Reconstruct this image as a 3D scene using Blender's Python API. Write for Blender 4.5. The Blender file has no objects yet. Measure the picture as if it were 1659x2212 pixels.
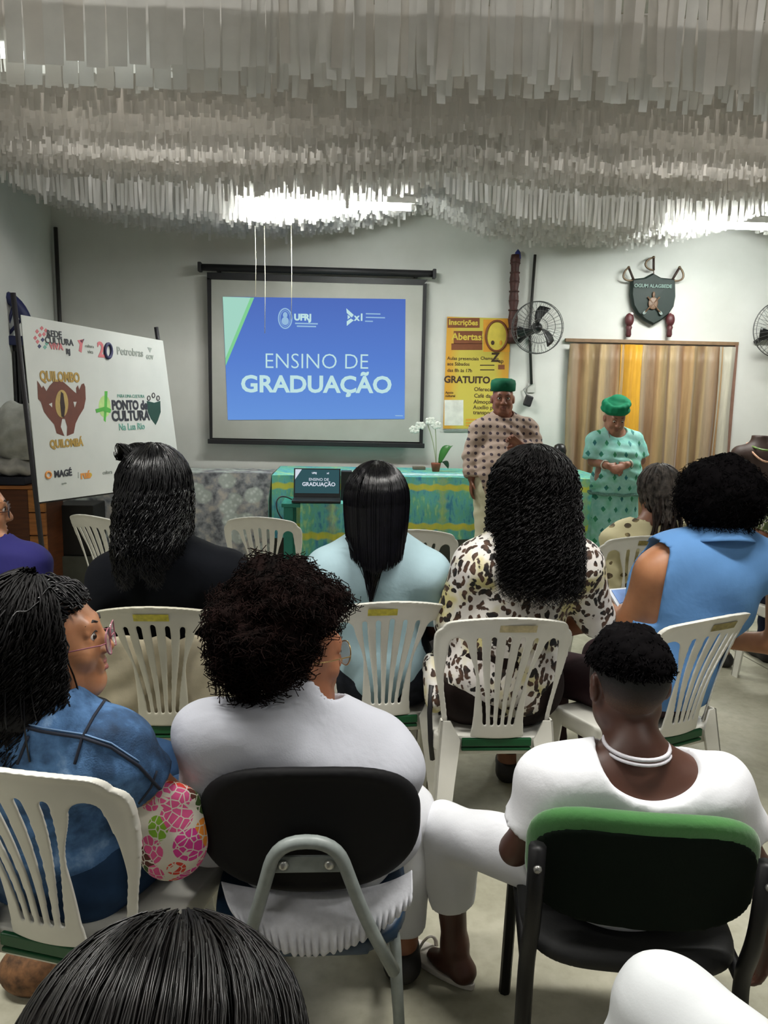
import bpy, bmesh, math, random
import numpy as np
from mathutils import Vector, Matrix
from mathutils.bvhtree import BVHTree
from math import sin, cos, pi, radians, sqrt

scene = bpy.context.scene
COL = scene.collection
rng = np.random.default_rng(7)
random.seed(7)

# ---------------------------------------------------------------- camera
FPX = 1662.0
CAM = np.array([0.0, 0.0, 1.5])
_p, _y, _r = radians(8.3), radians(3.0), radians(1.0)
FWD = np.array([sin(_y) * cos(_p), cos(_y) * cos(_p), -sin(_p)])
_r0 = np.array([cos(_y), -sin(_y), 0.0])
_u0 = np.cross(_r0, FWD)
RGT = _r0 * cos(_r) + _u0 * sin(_r)
UPV = -_r0 * sin(_r) + _u0 * cos(_r)
cd = bpy.data.cameras.new('camera')
cam = bpy.data.objects.new('camera', cd)
COL.objects.link(cam)
cd.sensor_fit = 'VERTICAL'
cd.angle = 2 * math.atan(1106.0 / FPX)
cd.clip_start = 0.05
cam.matrix_world = Matrix(((RGT[0], UPV[0], -FWD[0], CAM[0]), (RGT[1], UPV[1], -FWD[1], CAM[1]),
                           (RGT[2], UPV[2], -FWD[2], CAM[2]), (0, 0, 0, 1)))
scene.camera = cam

# ---------------------------------------------------------------- world, exposure, lights
world = bpy.data.worlds.new('world')
scene.world = world
world.use_nodes = True
world.node_tree.nodes['Background'].inputs[0].default_value = (0.80, 0.88, 1.0, 1)
world.node_tree.nodes['Background'].inputs[1].default_value = 0.09
vs = scene.view_settings
vs.view_transform = 'Standard'
vs.look = 'None'
vs.exposure = 0.0
vs.gamma = 1.0
vs.use_curve_mapping = False


def area(name, loc, sx, sy, power, color=(1.0, 0.98, 0.93), rot=(0, 0, 0), spread=180):
    l = bpy.data.lights.new(name, 'AREA')
    l.shape = 'RECTANGLE'
    l.size, l.size_y, l.energy, l.color = sx, sy, power, color
    l.spread = radians(spread)
    o = bpy.data.objects.new(name, l)
    o.location, o.rotation_euler = loc, rot
    COL.objects.link(o)
    return o


# fluorescent battens, the rear and above-fringe ones added (their light; the fittings themselves are built further down)
area('fill_rear_left', (-1.5, -0.6, 2.93), 1.2, 0.12, 14)  # both rear lamps are added unseen, to light the backs of people
area('fill_rear_right', (1.5, 0.4, 2.93), 1.2, 0.12, 14)
area('light_audience_left', (-1.3, 1.55, 2.93), 1.2, 0.12, 30, spread=115)
area('light_audience_right', (0.9, 1.55, 2.93), 1.2, 0.12, 30, spread=115)
area('fill_above_fringe_left', (-0.9, 4.0, 3.66), 1.2, 0.12, 24)  # both lamps over the fringe are added, hidden, to brighten its strips
area('fill_above_fringe_right', (2.0, 4.0, 3.66), 1.2, 0.12, 24)
area('light_front_left', (-0.13, 5.80, 2.80), 1.15, 0.08, 28)
area('light_front_right', (2.95, 5.85, 2.75), 1.15, 0.08, 32)


def ray(px, py):
    return RGT * (px - 829.5) / FPX - UPV * (py - 1106) / FPX + FWD


def aty(px, py, Y):
    d = ray(px, py)
    return CAM + d * (Y / d[1])


def atz(px, py, z):
    d = ray(px, py)
    return CAM + d * ((z - CAM[2]) / d[2])


def atplane(px, py, p0, n):
    d = ray(px, py)
    n = np.asarray(n, float)
    return CAM + d * (np.dot(np.asarray(p0, float) - CAM, n) / np.dot(d, n))

# ---------------------------------------------------------------- materials
def hexc(h):
    h = h.lstrip('#')
    v = [int(h[i:i + 2], 16) / 255 for i in (0, 2, 4)]
    return tuple((c / 12.92 if c <= 0.04045 else ((c + 0.055) / 1.055) ** 2.4) for c in v) + (1.0,)


class NT:
    def __init__(s, name):
        s.m = bpy.data.materials.new(name)
        s.m.use_nodes = True
        s.t = s.m.node_tree
        s.t.nodes.clear()
        s.out = s.t.nodes.new('ShaderNodeOutputMaterial')
        s.co = None

    def n(s, typ, ins=None, **attr):
        nd = s.t.nodes.new('ShaderNode' + typ)
        for k, v in attr.items():
            setattr(nd, k, v)
        for k, v in (ins or {}).items():
            s.set(nd.inputs[k], v)
        return nd

    def set(s, sock, v):
        if isinstance(v, bpy.types.NodeSocket):
            s.t.links.new(v, sock)
        elif isinstance(v, bpy.types.Node):
            s.t.links.new(v.outputs[0], sock)
        else:
            sock.default_value = v

    def obj(s, scale=(1, 1, 1), rot=(0, 0, 0), loc=(0, 0, 0)):
        if s.co is None:
            s.co = s.n('TexCoord').outputs['Object']
        if scale == (1, 1, 1) and rot == (0, 0, 0) and loc == (0, 0, 0):
            return s.co
        return s.n('Mapping', {'Vector': s.co, 'Scale': scale, 'Rotation': rot, 'Location': loc}).outputs[0]

    def noise(s, scale, detail=3.0, vec=None, rough=0.55, dist=0.0):
        return s.n('TexNoise', {'Vector': vec if vec is not None else s.obj(), 'Scale': scale, 'Detail': detail,
                                'Roughness': rough, 'Distortion': dist}).outputs['Fac']

    def vor(s, scale, vec=None, feature='F1', out='Distance', rnd=1.0):
        nd = s.n('TexVoronoi', feature=feature)
        s.set(nd.inputs['Vector'], vec if vec is not None else s.obj())
        s.set(nd.inputs['Scale'], scale)
        s.set(nd.inputs['Randomness'], rnd)
        return nd.outputs[out]

    def ramp(s, fac, stops, interp='LINEAR'):
        nd = s.n('ValToRGB', {'Fac': fac})
        cr = nd.color_ramp
        cr.interpolation = interp
        while len(cr.elements) < len(stops):
            cr.elements.new(0.5)
        for e, (p, c) in zip(cr.elements, stops):
            e.position = p
            e.color = c if len(c) == 4 else (*c, 1)
        return nd.outputs[0]

    def math(s, op, a, b=0.0, c=0.0):
        nd = s.n('Math', operation=op)
        for i, v in enumerate((a, b, c)):
            s.set(nd.inputs[i], v)
        return nd.outputs[0]

    def mix(s, fac, a, b, mode='MIX'):
        nd = s.n('Mix', data_type='RGBA', blend_type=mode)
        s.set(nd.inputs[0], fac)
        s.set(nd.inputs[6], a)
        s.set(nd.inputs[7], b)
        return nd.outputs[2]

    def sep(s, vec=None):
        return s.n('SeparateXYZ', {0: vec if vec is not None else s.obj()}).outputs

    def bump(s, h, strength=0.3, dist=0.004):
        return s.n('Bump', {'Height': h, 'Strength': strength, 'Distance': dist}).outputs[0]

    def done(s, color, rough=0.6, bump=None, **kw):
        b = s.n('BsdfPrincipled')
        s.set(b.inputs['Base Color'], color)
        s.set(b.inputs['Roughness'], rough)
        if bump is not None:
            s.set(b.inputs['Normal'], bump)
        for k, v in kw.items():
            s.set(b.inputs[k.replace('_', ' ')], v)
        s.t.links.new(b.outputs[0], s.out.inputs[0])
        s.bsdf = b
        return s.m


MATS = {}


def plain(name, hx, rough=0.5, var=0.12, scale=14.0, bump=0.0, bscale=60.0, **kw):
    """a colour with slight procedural mottling and fine relief"""
    if name in MATS:
        return MATS[name]
    t = NT(name)
    c = hexc(hx)
    lo = tuple(v * (1 - var) for v in c[:3]) + (1,)
    hi = tuple(min(1, v * (1 + var)) for v in c[:3]) + (1,)
    col = t.ramp(t.noise(scale), [(0.3, lo), (0.7, hi)])
    bp = t.bump(t.noise(bscale, 2), bump, 0.002) if bump else None
    MATS[name] = t.done(col, rough, bp, **kw)
    return MATS[name]


def emit(name, c, strength=1.0):
    if name in MATS:
        return MATS[name]
    t = NT(name)
    e = t.n('Emission', {'Color': c, 'Strength': strength})
    t.t.links.new(e.outputs[0], t.out.inputs[0])
    MATS[name] = t.m
    return t.m


# ---------------------------------------------------------------- objects
def link(name, me, mat=None, parent=None, loc=None):
    o = bpy.data.objects.new(name, me)
    COL.objects.link(o)
    if mat is not None and me is not None:
        for m in (mat if isinstance(mat, (list, tuple)) else [mat]):
            me.materials.append(m)
    if parent is not None:
        o.parent = parent
    if loc is not None:
        o.location = loc
    return o


def thing(name, label, cat, loc=(0, 0, 0), rz=0.0, group=None):
    o = link(name, None)
    o.location = [float(v) for v in loc]
    o.rotation_euler = (0, 0, rz)
    o.empty_display_size = 0.05
    return tag(o, label, cat, group)


def tag(o, label, cat, group=None, kind=None):
    o['label'] = label
    o['category'] = cat
    if group:
        o['group'] = group
    if kind:
        o['kind'] = kind
    return o


def struct(o):
    o['kind'] = 'structure'
    return o


def nmesh(name, V, Fs, smooth=True):
    V = np.ascontiguousarray(V, dtype=np.float32)
    Fs = np.ascontiguousarray(Fs, dtype=np.int32)
    k = Fs.shape[1]
    me = bpy.data.meshes.new(name)
    me.vertices.add(len(V))
    me.vertices.foreach_set('co', V.ravel())
    me.loops.add(Fs.size)
    me.loops.foreach_set('vertex_index', Fs.ravel())
    me.polygons.add(len(Fs))
    me.polygons.foreach_set('loop_start', np.arange(0, Fs.size, k, dtype=np.int32))
    me.update(calc_edges=True)
    me.polygons.foreach_set('use_smooth', np.full(len(Fs), smooth))
    return me


def solid(name, V, Fs, mat, parent=None, smooth=True):
    """mesh object from world-space arrays (stored relative to an unrotated parent)"""
    V = np.asarray(V, float)
    if parent is not None and parent.rotation_euler.z == 0:
        l = np.array(parent.location)
        if parent.parent is not None:
            l = l + np.array(parent.parent.location)
        V = V - l
    return link(name, nmesh(name, V, Fs, smooth), mat, parent)


class Geo:
    """collects simple shapes and links them as one mesh object"""
    def __init__(s):
        s.v, s.f, s.sm = [], [], []

    def add(s, V, Fs, smooth=False):
        b = len(s.v)
        s.v.extend([tuple(map(float, p)) for p in V])
        for f in Fs:
            s.f.append([int(i) + b for i in f])
            s.sm.append(smooth)
        return s

    def box(s, c, size, rot=None, taper=1.0):
        hx, hy, hz = [d / 2 for d in size]
        V = []
        for z in (-hz, hz):
            k = 1.0 if z < 0 else taper
            V += [(-hx * k, -hy * k, z), (hx * k, -hy * k, z), (hx * k, hy * k, z), (-hx * k, hy * k, z)]
        V = np.array(V)
        if rot is not None:
            V = V @ np.asarray(rot).T
        V = V + np.asarray(c, float)
        return s.add(V, [(3, 2, 1, 0), (4, 5, 6, 7), (0, 1, 5, 4), (1, 2, 6, 5), (2, 3, 7, 6), (3, 0, 4, 7)])

    def hexa(s, bottom, top):
        """eight corners: bottom 4 (ccw from above), top 4"""
        return s.add(list(bottom) + list(top), [(3, 2, 1, 0), (4, 5, 6, 7), (0, 1, 5, 4), (1, 2, 6, 5), (2, 3, 7, 6), (3, 0, 4, 7)])

    def tube(s, pts, r, sides=8, closed=False, flat=None, smooth=True):
        P = np.asarray(pts, float)
        n = len(P)
        r = np.full(n, r) if np.isscalar(r) else np.asarray(r, float)
        T = np.gradient(P, axis=0) if not closed else np.roll(P, -1, 0) - np.roll(P, 1, 0)
        T /= np.linalg.norm(T, axis=1)[:, None] + 1e-12
        up = np.array([0, 0, 1.0]) if abs(T[0][2]) < 0.9 else np.array([1.0, 0, 0])
        V = []
        a = np.arange(sides) * 2 * pi / sides
        x = np.cross(up, T[0])
        x /= np.linalg.norm(x)
        for i in range(n):
            x = x - T[i] * np.dot(x, T[i])
            x /= np.linalg.norm(x) + 1e-12
            y = np.cross(T[i], x)
            fx = 1.0 if flat is None else flat
            for k in a:
                V.append(P[i] + r[i] * (x * cos(k) + y * sin(k) * fx))
        Fs = []
        m = n if closed else n - 1
        for i in range(m):
            j = (i + 1) % n
            for k in range(sides):
                k2 = (k + 1) % sides
                Fs.append((i * sides + k, i * sides + k2, j * sides + k2, j * sides + k))
        if not closed:
            Fs.append(tuple(range(sides - 1, -1, -1)))
            Fs.append(tuple((n - 1) * sides + k for k in range(sides)))
        return s.add(V, Fs, smooth)

    def lathe(s, prof, c=(0, 0, 0), sides=20, rot=None):
        V = []
        for r, z in prof:
            for k in range(sides):
                V.append((r * cos(2 * pi * k / sides), r * sin(2 * pi * k / sides), z))
        V = np.array(V)
        if rot is not None:
            V = V @ np.asarray(rot).T
        V = V + np.asarray(c, float)
        Fs = []
        for i in range(len(prof) - 1):
            for k in range(sides):
                k2 = (k + 1) % sides
                Fs.append((i * sides + k, i * sides + k2, (i + 1) * sides + k2, (i + 1) * sides + k))
        Fs.append(tuple(range(sides - 1, -1, -1)))
        Fs.append(tuple((len(prof) - 1) * sides + k for k in range(sides)))
        return s.add(V, Fs, True)

    def ball(s, c, r, nu=16, nv=10, rot=None):
        r = (r, r, r) if np.isscalar(r) else r
        V = [(0, 0, -1)]
        for j in range(1, nv):
            ph = -pi / 2 + pi * j / nv
            for i in range(nu):
                V.append((cos(ph) * cos(2 * pi * i / nu), cos(ph) * sin(2 * pi * i / nu), sin(ph)))
        V.append((0, 0, 1))
        V = np.array(V) * np.array(r)
        if rot is not None:
            V = V @ np.asarray(rot).T
        V = V + np.asarray(c, float)
        Fs = [(0, 1 + (i + 1) % nu, 1 + i) for i in range(nu)]
        for j in range(nv - 2):
            a, b = 1 + j * nu, 1 + (j + 1) * nu
            for i in range(nu):
                Fs.append((a + i, a + (i + 1) % nu, b + (i + 1) % nu, b + i))
        a = 1 + (nv - 2) * nu
        Fs += [(a + i, a + (i + 1) % nu, len(V) - 1) for i in range(nu)]
        return s.add(V, Fs, True)

    def prism(s, poly, o, ux, uy, un, t):
        """extrude a 2-D outline lying in the plane (o, ux, uy) by t along un"""
        o, ux, uy, un = [np.asarray(a, float) for a in (o, ux, uy, un)]
        A = [o + ux * x + uy * y for x, y in poly]
        B = [p + un * t for p in A]
        n = len(poly)
        Fs = [tuple(range(n, 2 * n))] + [tuple(range(n - 1, -1, -1))]
        Fs += [(i, (i + 1) % n, n + (i + 1) % n, n + i) for i in range(n)]
        return s.add(A + B, Fs)

    def grid(s, fn, nu, nv, smooth=True):
        V = [fn(i / (nu - 1), j / (nv - 1)) for j in range(nv) for i in range(nu)]
        Fs = [(j * nu + i, j * nu + i + 1, (j + 1) * nu + i + 1, (j + 1) * nu + i) for j in range(nv - 1) for i in range(nu - 1)]
        return s.add(V, Fs, smooth)

    def build(s, name, mat, parent=None, bevel=0.0, local=False, solidify=0.0):
        V = np.array(s.v)
        if parent is not None and not local:
            l = np.array(parent.location)
            if parent.parent is not None:
                l = l + np.array(parent.parent.location)
            V = V - l
        me = bpy.data.meshes.new(name)
        me.from_pydata(V.tolist(), [], s.f)
        me.polygons.foreach_set('use_smooth', s.sm)
        me.update()
        o = link(name, me, mat, parent)
        if solidify:
            m = o.modifiers.new('thick', 'SOLIDIFY')
            m.thickness = solidify
            m.offset = 0
        if bevel:
            m = o.modifiers.new('bevel', 'BEVEL')
            m.width = bevel
            m.segments = 2
            m.limit_method = 'ANGLE'
            m.angle_limit = radians(50)
        return o


def dup(root, loc, rz, label=None):
    """copy of a thing with its parts and sub-parts"""
    r = root.copy()
    COL.objects.link(r)
    r.location = loc
    r.rotation_euler = (0, 0, rz)
    if label:
        r['label'] = label
    for ch in list(root.children):
        c = ch.copy()
        COL.objects.link(c)
        c.parent = r
        for g in list(ch.children):
            d = g.copy()
            COL.objects.link(d)
            d.parent = c
    return r


def text(s, size, o, ux, uy, mat, parent, name='lettering', bold=0.0, align='CENTER', sx=1.0, depth=0.0008):
    cu = bpy.data.curves.new('t', 'FONT')
    cu.body = s
    cu.size = size
    cu.align_x = align
    cu.align_y = 'CENTER'
    cu.offset = bold
    cu.extrude = depth
    cu.resolution_u = 3
    to = bpy.data.objects.new('t', cu)
    COL.objects.link(to)
    dg = bpy.context.evaluated_depsgraph_get()
    me = bpy.data.meshes.new_from_object(to.evaluated_get(dg))
    bpy.data.objects.remove(to)
    bpy.data.curves.remove(cu)
    ux, uy, o = [np.asarray(a, float) for a in (ux, uy, o)]
    un = np.cross(ux, uy)
    n = len(me.vertices)
    a = np.empty(n * 3)
    me.vertices.foreach_get('co', a)
    a = a.reshape(-1, 3)
    V = o + a[:, :1] * sx * ux + a[:, 1:2] * uy + a[:, 2:] * un
    l = np.array(parent.location)
    if parent.parent is not None:
        l = l + np.array(parent.parent.location)
    me.vertices.foreach_set('co', (V - l).ravel().astype(np.float32))
    me.update()
    me.materials.clear()
    ob = link(name, me, mat, parent)
    return ob


# ---------------------------------------------------------------- implicit surfaces
def axis_pts(lo, hi, h, fine=()):
    """grid coordinates with spacing h, finer inside the given (lo, hi, h) intervals"""
    out = [lo]
    while out[-1] < hi:
        x = out[-1]
        st = h
        for a, b, hf in fine:
            if a - h <= x <= b:
                st = min(st, hf)
        out.append(x + st)
    return np.array(out)


class SDF:
    def __init__(s, lo, hi, h, fine=None):
        """fine: list of (lo3, hi3, h)"""
        s.ax = []
        for k in range(3):
            iv = [(f[0][k], f[1][k], f[2]) for f in (fine or [])]
            s.ax.append(axis_pts(lo[k], hi[k], h, iv))
        s.D = np.full([len(a) for a in s.ax], 0.5, np.float32)

    def sub(s, lo, hi):
        sl = []
        for k in range(3):
            i = np.searchsorted(s.ax[k], lo[k])
            j = np.searchsorted(s.ax[k], hi[k])
            sl.append(slice(max(0, i - 1), j + 1))
        X = s.ax[0][sl[0]][:, None, None].astype(np.float32)
        Y = s.ax[1][sl[1]][None, :, None].astype(np.float32)
        Z = s.ax[2][sl[2]][None, None, :].astype(np.float32)
        return tuple(sl), X, Y, Z

    def comb(s, sl, d, k, mode):
        a = s.D[sl]
        if a.size == 0:
            return
        if mode == 'add':
            h = np.maximum(k - np.abs(a - d), 0) / k
            s.D[sl] = np.minimum(a, d) - h * h * k * 0.25
        elif mode == 'sub':
            d = -d
            h = np.maximum(k - np.abs(a - d), 0) / k
            s.D[sl] = np.maximum(a, d) + h * h * k * 0.25

    def cap(s, a, b, ra, rb=None, k=0.03, flat=None, mode='add', g=0.0):
        """tapered capsule; flat=(direction, ratio) squeezes its section; g grows it"""
        a, b = np.asarray(a, float), np.asarray(b, float)
        rb = ra if rb is None else rb
        ra, rb = ra + g, rb + g
        m = max(ra, rb) + k + 0.03
        sl, X, Y, Z = s.sub(np.minimum(a, b) - m, np.maximum(a, b) + m)
        ba = b - a
        L = float(ba @ ba) + 1e-12
        px, py, pz = X - a[0], Y - a[1], Z - a[2]
        t = np.clip((px * ba[0] + py * ba[1] + pz * ba[2]) / L, 0, 1)
        qx, qy, qz = px - t * ba[0], py - t * ba[1], pz - t * ba[2]
        if flat is not None:
            n = np.asarray(flat[0], float)
            n = n / np.linalg.norm(n)
            c = (qx * n[0] + qy * n[1] + qz * n[2]) * (1 / flat[1] - 1)
            qx, qy, qz = qx + c * n[0], qy + c * n[1], qz + c * n[2]
        d = np.sqrt(qx * qx + qy * qy + qz * qz) - (ra + (rb - ra) * t)
        if flat is not None:
            d = d * min(1, flat[1] * 1.3)
        s.comb(sl, d, k, mode)
        return s

    def ell(s, c, r, k=0.03, rot=None, mode='add', g=0.0):
        c = np.asarray(c, float)
        r = np.asarray(r if not np.isscalar(r) else (r, r, r), float) + g
        m = r.max() + k + 0.03
        sl, X, Y, Z = s.sub(c - m, c + m)
        x, y, z = X - c[0], Y - c[1], Z - c[2]
        if rot is not None:
            R = np.asarray(rot)      # columns: local axes in world
            x, y, z = (x * R[0, 0] + y * R[1, 0] + z * R[2, 0], x * R[0, 1] + y * R[1, 1] + z * R[2, 1],
                       x * R[0, 2] + y * R[1, 2] + z * R[2, 2])
        k0 = np.sqrt((x / r[0]) ** 2 + (y / r[1]) ** 2 + (z / r[2]) ** 2)
        k1 = np.sqrt((x / r[0] ** 2) ** 2 + (y / r[1] ** 2) ** 2 + (z / r[2] ** 2) ** 2) + 1e-6
        d = k0 * (k0 - 1) / k1
        s.comb(sl, d.astype(np.float32), k, mode)
        return s

    def plane(s, p, n, box=None):
        """keep the side where (x-p).n < 0; box=(c, r) limits the cut to a ball"""
        p, n = np.asarray(p, float), np.asarray(n, float)
        n = n / np.linalg.norm(n)
        if box is None:
            sl, X, Y, Z = s.sub([-99] * 3, [99] * 3)
        else:
            c, r = np.asarray(box[0], float), box[1]
            sl, X, Y, Z = s.sub(c - r, c + r)
        d = (X - p[0]) * n[0] + (Y - p[1]) * n[1] + (Z - p[2]) * n[2]
        if box is not None:
            q = np.sqrt((X - c[0]) ** 2 + (Y - c[1]) ** 2 + (Z - c[2]) ** 2) - r
            d = np.minimum(d, -q)
        s.D[sl] = np.maximum(s.D[sl], d)
        return s

    def wrinkle(s, amp, waves, lo=None, hi=None):
        """cloth folds: warped plane waves, waves = list of (direction, wavelength, phase)"""
        sl, X, Y, Z = s.sub(lo if lo is not None else [-99] * 3, hi if hi is not None else [99] * 3)
        w = 0.02 * np.sin(9 * X + 1.3) + 0.02 * np.sin(11 * Y + 7 * Z) + 0.025 * np.sin(8 * Z + 6 * X)
        t = 0
        for n, lam, ph in waves:
            n = np.asarray(n, float)
            n = n / np.linalg.norm(n)
            e = 0.5 + 0.5 * np.sin(5.1 * X * n[1] + 6.3 * Y + 4.7 * Z * n[0] + ph * 2)
            t = t + e * np.sin((X * n[0] + Y * n[1] + Z * n[2] + w) * 2 * pi / lam + ph)
        s.D[sl] += (amp * t).astype(np.float32)
        return s

    def mesh(s):
        D, ax = s.D, s.ax
        nx, ny, nz = D.shape
        off = [(i, j, k) for i in (0, 1) for j in (0, 1) for k in (0, 1)]
        neg = D < 0
        cnt = np.zeros((nx - 1, ny - 1, nz - 1), np.int8)
        for i, j, k in off:
            cnt += neg[i:nx - 1 + i, j:ny - 1 + j, k:nz - 1 + k]
        act = (cnt > 0) & (cnt < 8)
        ci = np.argwhere(act)
        idx = np.full(act.shape, -1, np.int32)
        idx[act] = np.arange(len(ci))
        val = np.stack([D[ci[:, 0] + i, ci[:, 1] + j, ci[:, 2] + k] for i, j, k in off], 1)
        pos = np.zeros((len(ci), 3))
        num = np.zeros(len(ci))
        for a in range(8):
            for b in range(a + 1, 8):
                if sum(off[a][q] != off[b][q] for q in range(3)) != 1:
                    continue
                va, vb = val[:, a], val[:, b]
                cr = (va < 0) != (vb < 0)
                t = np.where(cr, va / np.where(cr, va - vb, 1), 0)
                p = np.array(off[a]) + t[:, None] * (np.array(off[b]) - np.array(off[a]))
                pos += p * cr[:, None]
                num += cr
        pos /= num[:, None]
        V = np.empty_like(pos)
        for q in range(3):
            A = ax[q]
            i = ci[:, q]
            V[:, q] = A[i] + pos[:, q] * (A[i + 1] - A[i])
        Fs = []
        for q in range(3):
            r, t = (q + 1) % 3, (q + 2) % 3
            a0 = [slice(None)] * 3
            a1 = [slice(None)] * 3
            a0[q], a1[q] = slice(0, -1), slice(1, None)
            for w in (r, t):
                a0[w] = a1[w] = slice(1, -1)
            ch = neg[tuple(a0)] != neg[tuple(a1)]
            e = np.argwhere(ch)
            if len(e) == 0:
                continue
            inside = neg[tuple(a0)][ch]
            e = e.copy()
            e[:, r] += 1
            e[:, t] += 1

            def cell(dr, dt):
                c = e.copy()
                c[:, r] += dr
                c[:, t] += dt
                return idx[c[:, 0], c[:, 1], c[:, 2]]
            qd = np.stack([cell(-1, -1), cell(0, -1), cell(0, 0), cell(-1, 0)], 1)
            qd[~inside] = qd[~inside][:, ::-1]
            Fs.append(qd)
        return V, np.concatenate(Fs)


def relax(V, Fs, it=1, w=0.5):
    """a little Laplacian smoothing of a quad mesh"""
    a = np.concatenate([Fs[:, 0], Fs[:, 1], Fs[:, 2], Fs[:, 3]])
    b = np.concatenate([Fs[:, 1], Fs[:, 2], Fs[:, 3], Fs[:, 0]])
    A = np.concatenate([a, b])
    B = np.concatenate([b, a])
    n = np.bincount(A, minlength=len(V)).astype(float)
    for _ in range(it):
        S = np.stack([np.bincount(A, weights=V[B, q], minlength=len(V)) for q in range(3)], 1)
        V = V * (1 - w) + w * S / np.maximum(n, 1)[:, None]
    return V


def frame(fwd, up=(0, 0, 1)):
    """3x3 with columns right, forward, up for a facing direction"""
    f = np.asarray(fwd, float)
    f = f / np.linalg.norm(f)
    r = np.cross(f, up)
    r /= np.linalg.norm(r)
    u = np.cross(r, f)
    return np.stack([r, f, u], 1)


def tubes(P, r, sides=3, seed_up=(0.3, 0.5, 0.8)):
    """many strands at once: P [n, m, 3], r [n, m] or [m]; returns V, quads"""
    n, m, _ = P.shape
    T = np.gradient(P, axis=1)
    T /= np.linalg.norm(T, axis=2, keepdims=True) + 1e-9
    x = np.cross(T, np.array(seed_up))
    x /= np.linalg.norm(x, axis=2, keepdims=True) + 1e-9
    y = np.cross(T, x)
    r = np.broadcast_to(np.asarray(r, float), (n, m))
    a = np.arange(sides) * 2 * pi / sides
    V = P[:, :, None, :] + r[:, :, None, None] * (x[:, :, None, :] * np.cos(a)[None, None, :, None] + y[:, :, None, :] * np.sin(a)[None, None, :, None])
    base = (np.arange(n)[:, None, None] * m + np.arange(m - 1)[None, :, None]) * sides
    k = np.arange(sides)[None, None, :]
    k2 = (k + 1) % sides
    Q = np.stack([base + k, base + k2, base + sides + k2, base + sides + k], -1).reshape(-1, 4)
    return V.reshape(-1, 3), Q


def join(*parts):
    V, Q, b = [], [], 0
    for v, q in parts:
        V.append(v)
        Q.append(q + b)
        b += len(v)
    return np.concatenate(V), np.concatenate(Q)


def blob(c, r, rot=None, nu=28, nv=18, lump=0.0, seed=0):
    """closed quad ellipsoid as arrays (poles collapsed), with optional lumps"""
    u = np.arange(nu) * 2 * pi / nu
    v = np.linspace(-pi / 2 + 0.02, pi / 2 - 0.02, nv)
    d = np.stack([np.cos(v)[:, None] * np.cos(u)[None], np.cos(v)[:, None] * np.sin(u)[None], np.repeat(np.sin(v)[:, None], nu, 1)], -1)
    k = 1 + lump * (np.sin(5 * d[..., 0] + seed) * np.sin(6 * d[..., 1] + 2 * seed) + np.sin(7 * d[..., 2] + 3 * d[..., 0] + seed)) if lump else 1.0
    P = d * np.asarray(r) * (k[..., None] if lump else 1.0)
    P = P.reshape(-1, 3)
    if rot is not None:
        P = P @ np.asarray(rot).T
    P = P + np.asarray(c)
    Q = []
    for j in range(nv - 1):
        for i in range(nu):
            i2 = (i + 1) % nu
            Q.append((j * nu + i, j * nu + i2, (j + 1) * nu + i2, (j + 1) * nu + i))
    return P, np.array(Q)

# ================================================================ THE ROOM
WY = 7.1          # front wall
WLX = -2.56       # left wall
WRX = 5.2
CEIL = 3.75


def m_wall():
    t = NT('painted_plaster')
    z = t.sep()[2]
    a = t.noise(1.3, 5)
    b = t.noise(22, 4)
    col = t.ramp(a, [(0.3, hexc('c9c9c3')), (0.75, hexc('dcdcd8'))])
    spots = t.ramp(t.noise(7.0, 6, rough=0.7), [(0.0, (0.55, 0.56, 0.5, 1)), (0.30, (1, 1, 1, 1))])
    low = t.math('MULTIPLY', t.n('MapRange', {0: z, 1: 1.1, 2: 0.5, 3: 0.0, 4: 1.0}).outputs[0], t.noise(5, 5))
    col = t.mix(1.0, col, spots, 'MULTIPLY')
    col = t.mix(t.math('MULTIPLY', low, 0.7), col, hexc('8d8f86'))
    return t.done(col, 0.75, t.bump(b, 0.15, 0.003))


def m_floor():
    t = NT('worn_concrete')
    a = t.ramp(t.noise(2.2, 7, rough=0.62), [(0.28, hexc('8c8a76')), (0.5, hexc('a8a592')), (0.75, hexc('bdbaa8'))])
    b = t.ramp(t.noise(26, 4), [(0.25, (0.72, 0.72, 0.68, 1)), (0.6, (1, 1, 1, 1))])
    return t.done(t.mix(0.6, a, t.mix(1.0, a, b, 'MULTIPLY')), t.ramp(t.noise(6, 3), [(0.3, (0.42,) * 3), (0.7, (0.65,) * 3)]),
                  t.bump(t.noise(40, 4), 0.12, 0.003))


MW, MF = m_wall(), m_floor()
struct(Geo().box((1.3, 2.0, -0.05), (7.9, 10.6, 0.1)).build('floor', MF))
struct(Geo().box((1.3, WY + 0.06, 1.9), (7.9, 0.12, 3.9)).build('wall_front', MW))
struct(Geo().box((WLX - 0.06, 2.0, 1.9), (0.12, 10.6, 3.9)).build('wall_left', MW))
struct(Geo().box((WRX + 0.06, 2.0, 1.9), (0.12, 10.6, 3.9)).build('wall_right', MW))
struct(Geo().box((1.3, 2.0, CEIL + 0.05), (7.9, 10.6, 0.1)).build('ceiling', plain('ceiling_board', 'b9b6ae', 0.8)))
# floor slab joints
for a, b in (((-2.5, 4.6), (5.0, 5.0)), ((2.55, 3.0), (2.2, 7.0))):
    d = np.array(b) - np.array(a)
    struct(Geo().box(((a[0] + b[0]) / 2, (a[1] + b[1]) / 2, 0.0005), (np.hypot(*d), 0.008, 0.001),
                     Matrix.Rotation(math.atan2(d[1], d[0]), 3, 'Z')).build('trim_1', plain('joint_dirt', '6a685a', 0.9)))

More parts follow.
